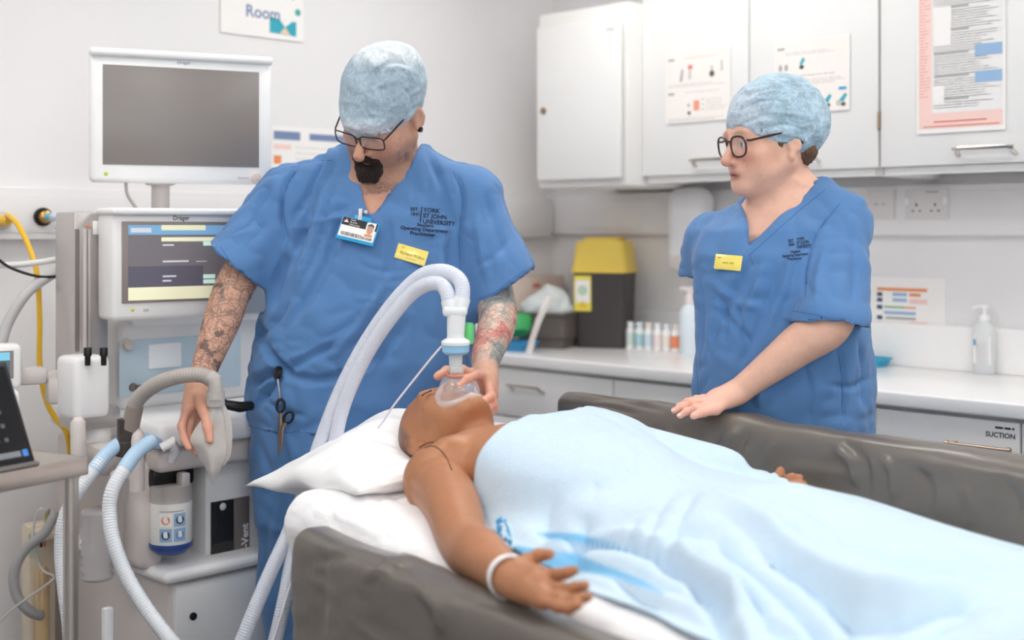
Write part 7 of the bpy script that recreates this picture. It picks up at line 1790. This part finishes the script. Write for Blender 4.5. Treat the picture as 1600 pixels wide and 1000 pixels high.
# hollow for the forearm where it leaves the sleeve
A_, B_, C_ = q3(1172, 388, 2.66), q3(1179, 292, 2.66), q3(1292, 278, 2.66)
def neck_cut(X, Y, Z):
    def side(p, q, s_):
        d = (q - p)[[0, 2]]; n = np.array([d[1], -d[0]]) / np.linalg.norm(d) * s_; return (X - p[0]) * n[0] + (Z - p[2]) * n[1]
    wedge = np.maximum(np.maximum(side(A_, B_, -1), side(A_, C_, 1)), Y - 2.80)
    hole = np.maximum(np.sqrt(((X - .600) / .068) ** 2 + ((Y - 2.795) / .066) ** 2) * .066 - .066, 1.345 - Z)
    return -np.minimum(wedge, hole)
S.cut(neck_cut, .004)
Vs, Qs = S.nets(2)
WF = [([(1310, 322), (1275, 365), (1258, 420), (1256, 470)], -.0045, 3), ([(1175, 392), (1150, 450), (1125, 500), (1105, 560)], -.006, 7), ([(1200, 395), (1178, 460), (1150, 530)], .006, 8), ([(1215, 410), (1195, 480), (1165, 560)], -.005, 7), ([(1110, 440), (1150, 470), (1190, 480)], .006, 9),
      ([(1105, 480), (1140, 500), (1165, 540), (1150, 580)], -.006, 6), ([(1120, 455), (1135, 500), (1130, 540)], -.006, 5), ([(1155, 470), (1160, 510), (1175, 545)], -.005, 5), ([(1240, 380), (1225, 450), (1200, 520)], .006, 10), ([(1310, 540), (1318, 600), (1316, 668)], -.004, 3), ([(1255, 560), (1266, 610), (1262, 660)], -.004, 4),
      ([(1340, 530), (1350, 580), (1348, 640)], -.005, 5), ([(1328, 360), (1335, 420), (1330, 480)], -.005, 6), ([(1290, 380), (1280, 430), (1276, 480)], .004, 8), ([(1090, 400), (1096, 480), (1092, 580)], -.004, 4), ([(1365, 590), (1330, 605), (1290, 600)], -.004, 5), ([(1180, 560), (1190, 600), (1185, 640)], .005, 7)]
Vs = fold(Vs, Qs, [(p_, a_ * 1.9, w_) for p_, a_, w_ in WF], .009, 14, 81)
wt_o = quad_obj('scrub_top', [(Vs, Qs)], SCRUB, wom)
wb = bvh_of(Vs, Qs)
for nm, pts in (('neck_seam', [(1176, 318), (1168, 360), (1167, 392)]), ('neck_seam', [(1290, 296), (1250, 328), (1205, 368), (1172, 398)]), ('sleeve_seam', [(1312, 318), (1278, 362), (1262, 415), (1258, 460)]), ('hem_seam', [(1238, 486), (1265, 490), (1300, 498), (1345, 512)]), ('side_seam', [(1308, 540), (1316, 600), (1314, 665)]), ('pocket_seam', [(1088, 560), (1090, 600), (1090, 620)]), ('neck_seam', [(1171, 398), (1174, 404), (1176, 414)])):
    seam(nm, wb, pts, .001, SCRUBD, wt_o, -.0003)
print_px('university_logo', wb, wt_o, [('EST.', 1232, 379, 6.5, -5, 'LEFT', LOGO, .8), ('1841', 1232, 385, 6.5, -5, 'LEFT', LOGO, .8), ('YORK', 1245, 377, 7, -12, 'LEFT', LOGO, .7), ('ST JOHN', 1245, 383, 7, -10, 'LEFT', LOGO, .7), ('UNIVERSITY', 1245, 389, 7, -8, 'LEFT', LOGO, .62),
         ('Student', 1243, 395, 6, -6, 'CENTER', LOGO, .8), ('Operating Department', 1242, 400.5, 6, -6, 'CENTER', LOGO, .72), ('Practitioner', 1242, 406, 6, -4, 'CENTER', LOGO, .8)], label='dark embroidered university lettering')
M4, wd, ht = card(wb, [(1119.6, 397), (1161.6, 400), (1156, 424), (1114, 419.6)], .004)
nb = thing_at('name_badge', 'yellow name badge on the woman\'s chest', 'badge', M4)
MB().box((0, 0, 0), (wd, .003, ht), .0012).done('plate', BADGE, nb)
p = Print(); p.rect(-wd * .4, ht * .22, -wd * .28, ht * .32, mat('ink_ochre', (206, 176, 70), .5)); p.rect(-wd * .2, -ht * .1, wd * .02, ht * .02, mat('ink_ochre', (206, 176, 70), .5)); p.rect(wd * .06, -ht * .1, wd * .22, ht * .02, mat('ink_ochre', (206, 176, 70), .5)); p.done('badge_print', nb, Matrix.Translation((0, -.0018, 0)))
S = SDF((.34, 2.56, .05), (.86, 3.04, .90), .009)
S.loft([(.60, .60, 2.81, .18, .135), (.76, .598, 2.805, .186, .148), (.87, .596, 2.80, .184, .146)], .03, yaw=R(-24))
for s_ in (-1, 1): S.chain([(.60 + s_ * .088, 2.81 - s_ * .035, .70), (.60 + s_ * .09, 2.81 - s_ * .035, .42), (.60 + s_ * .09, 2.83 - s_ * .035, .10)], [.10, .088, .078], .03)
S.half((0, 0, .07), (0, 0, -1), .003)
quad_obj('scrub_trousers', [S.nets(1)], SCRUB, wom)
for s_ in (-1, 1):
    c_, y_ = .60 + s_ * .09, 2.80 - s_ * .035
    S = SDF((c_ - .10, y_ - .16, -.01), (c_ + .10, y_ + .16, .13), .006); S.ell((c_ - .02, y_ - .03, .036), (.043, .115, .034)).ell((c_, y_ + .03, .055), (.038, .055, .05), None, .02); S.half((0, 0, .002), (0, 0, -1), .002)
    quad_obj('shoe', [S.nets(1)], BLACKM, wom)
# ------------------------------------------------------------------ turn the whole place so that the room walls lie along the axes
_T = Matrix.Rotation(R(-45), 4, 'Z')
for _o in list(scene.objects):
    if _o.parent is None: _o.matrix_basis = _T @ _o.matrix_basis
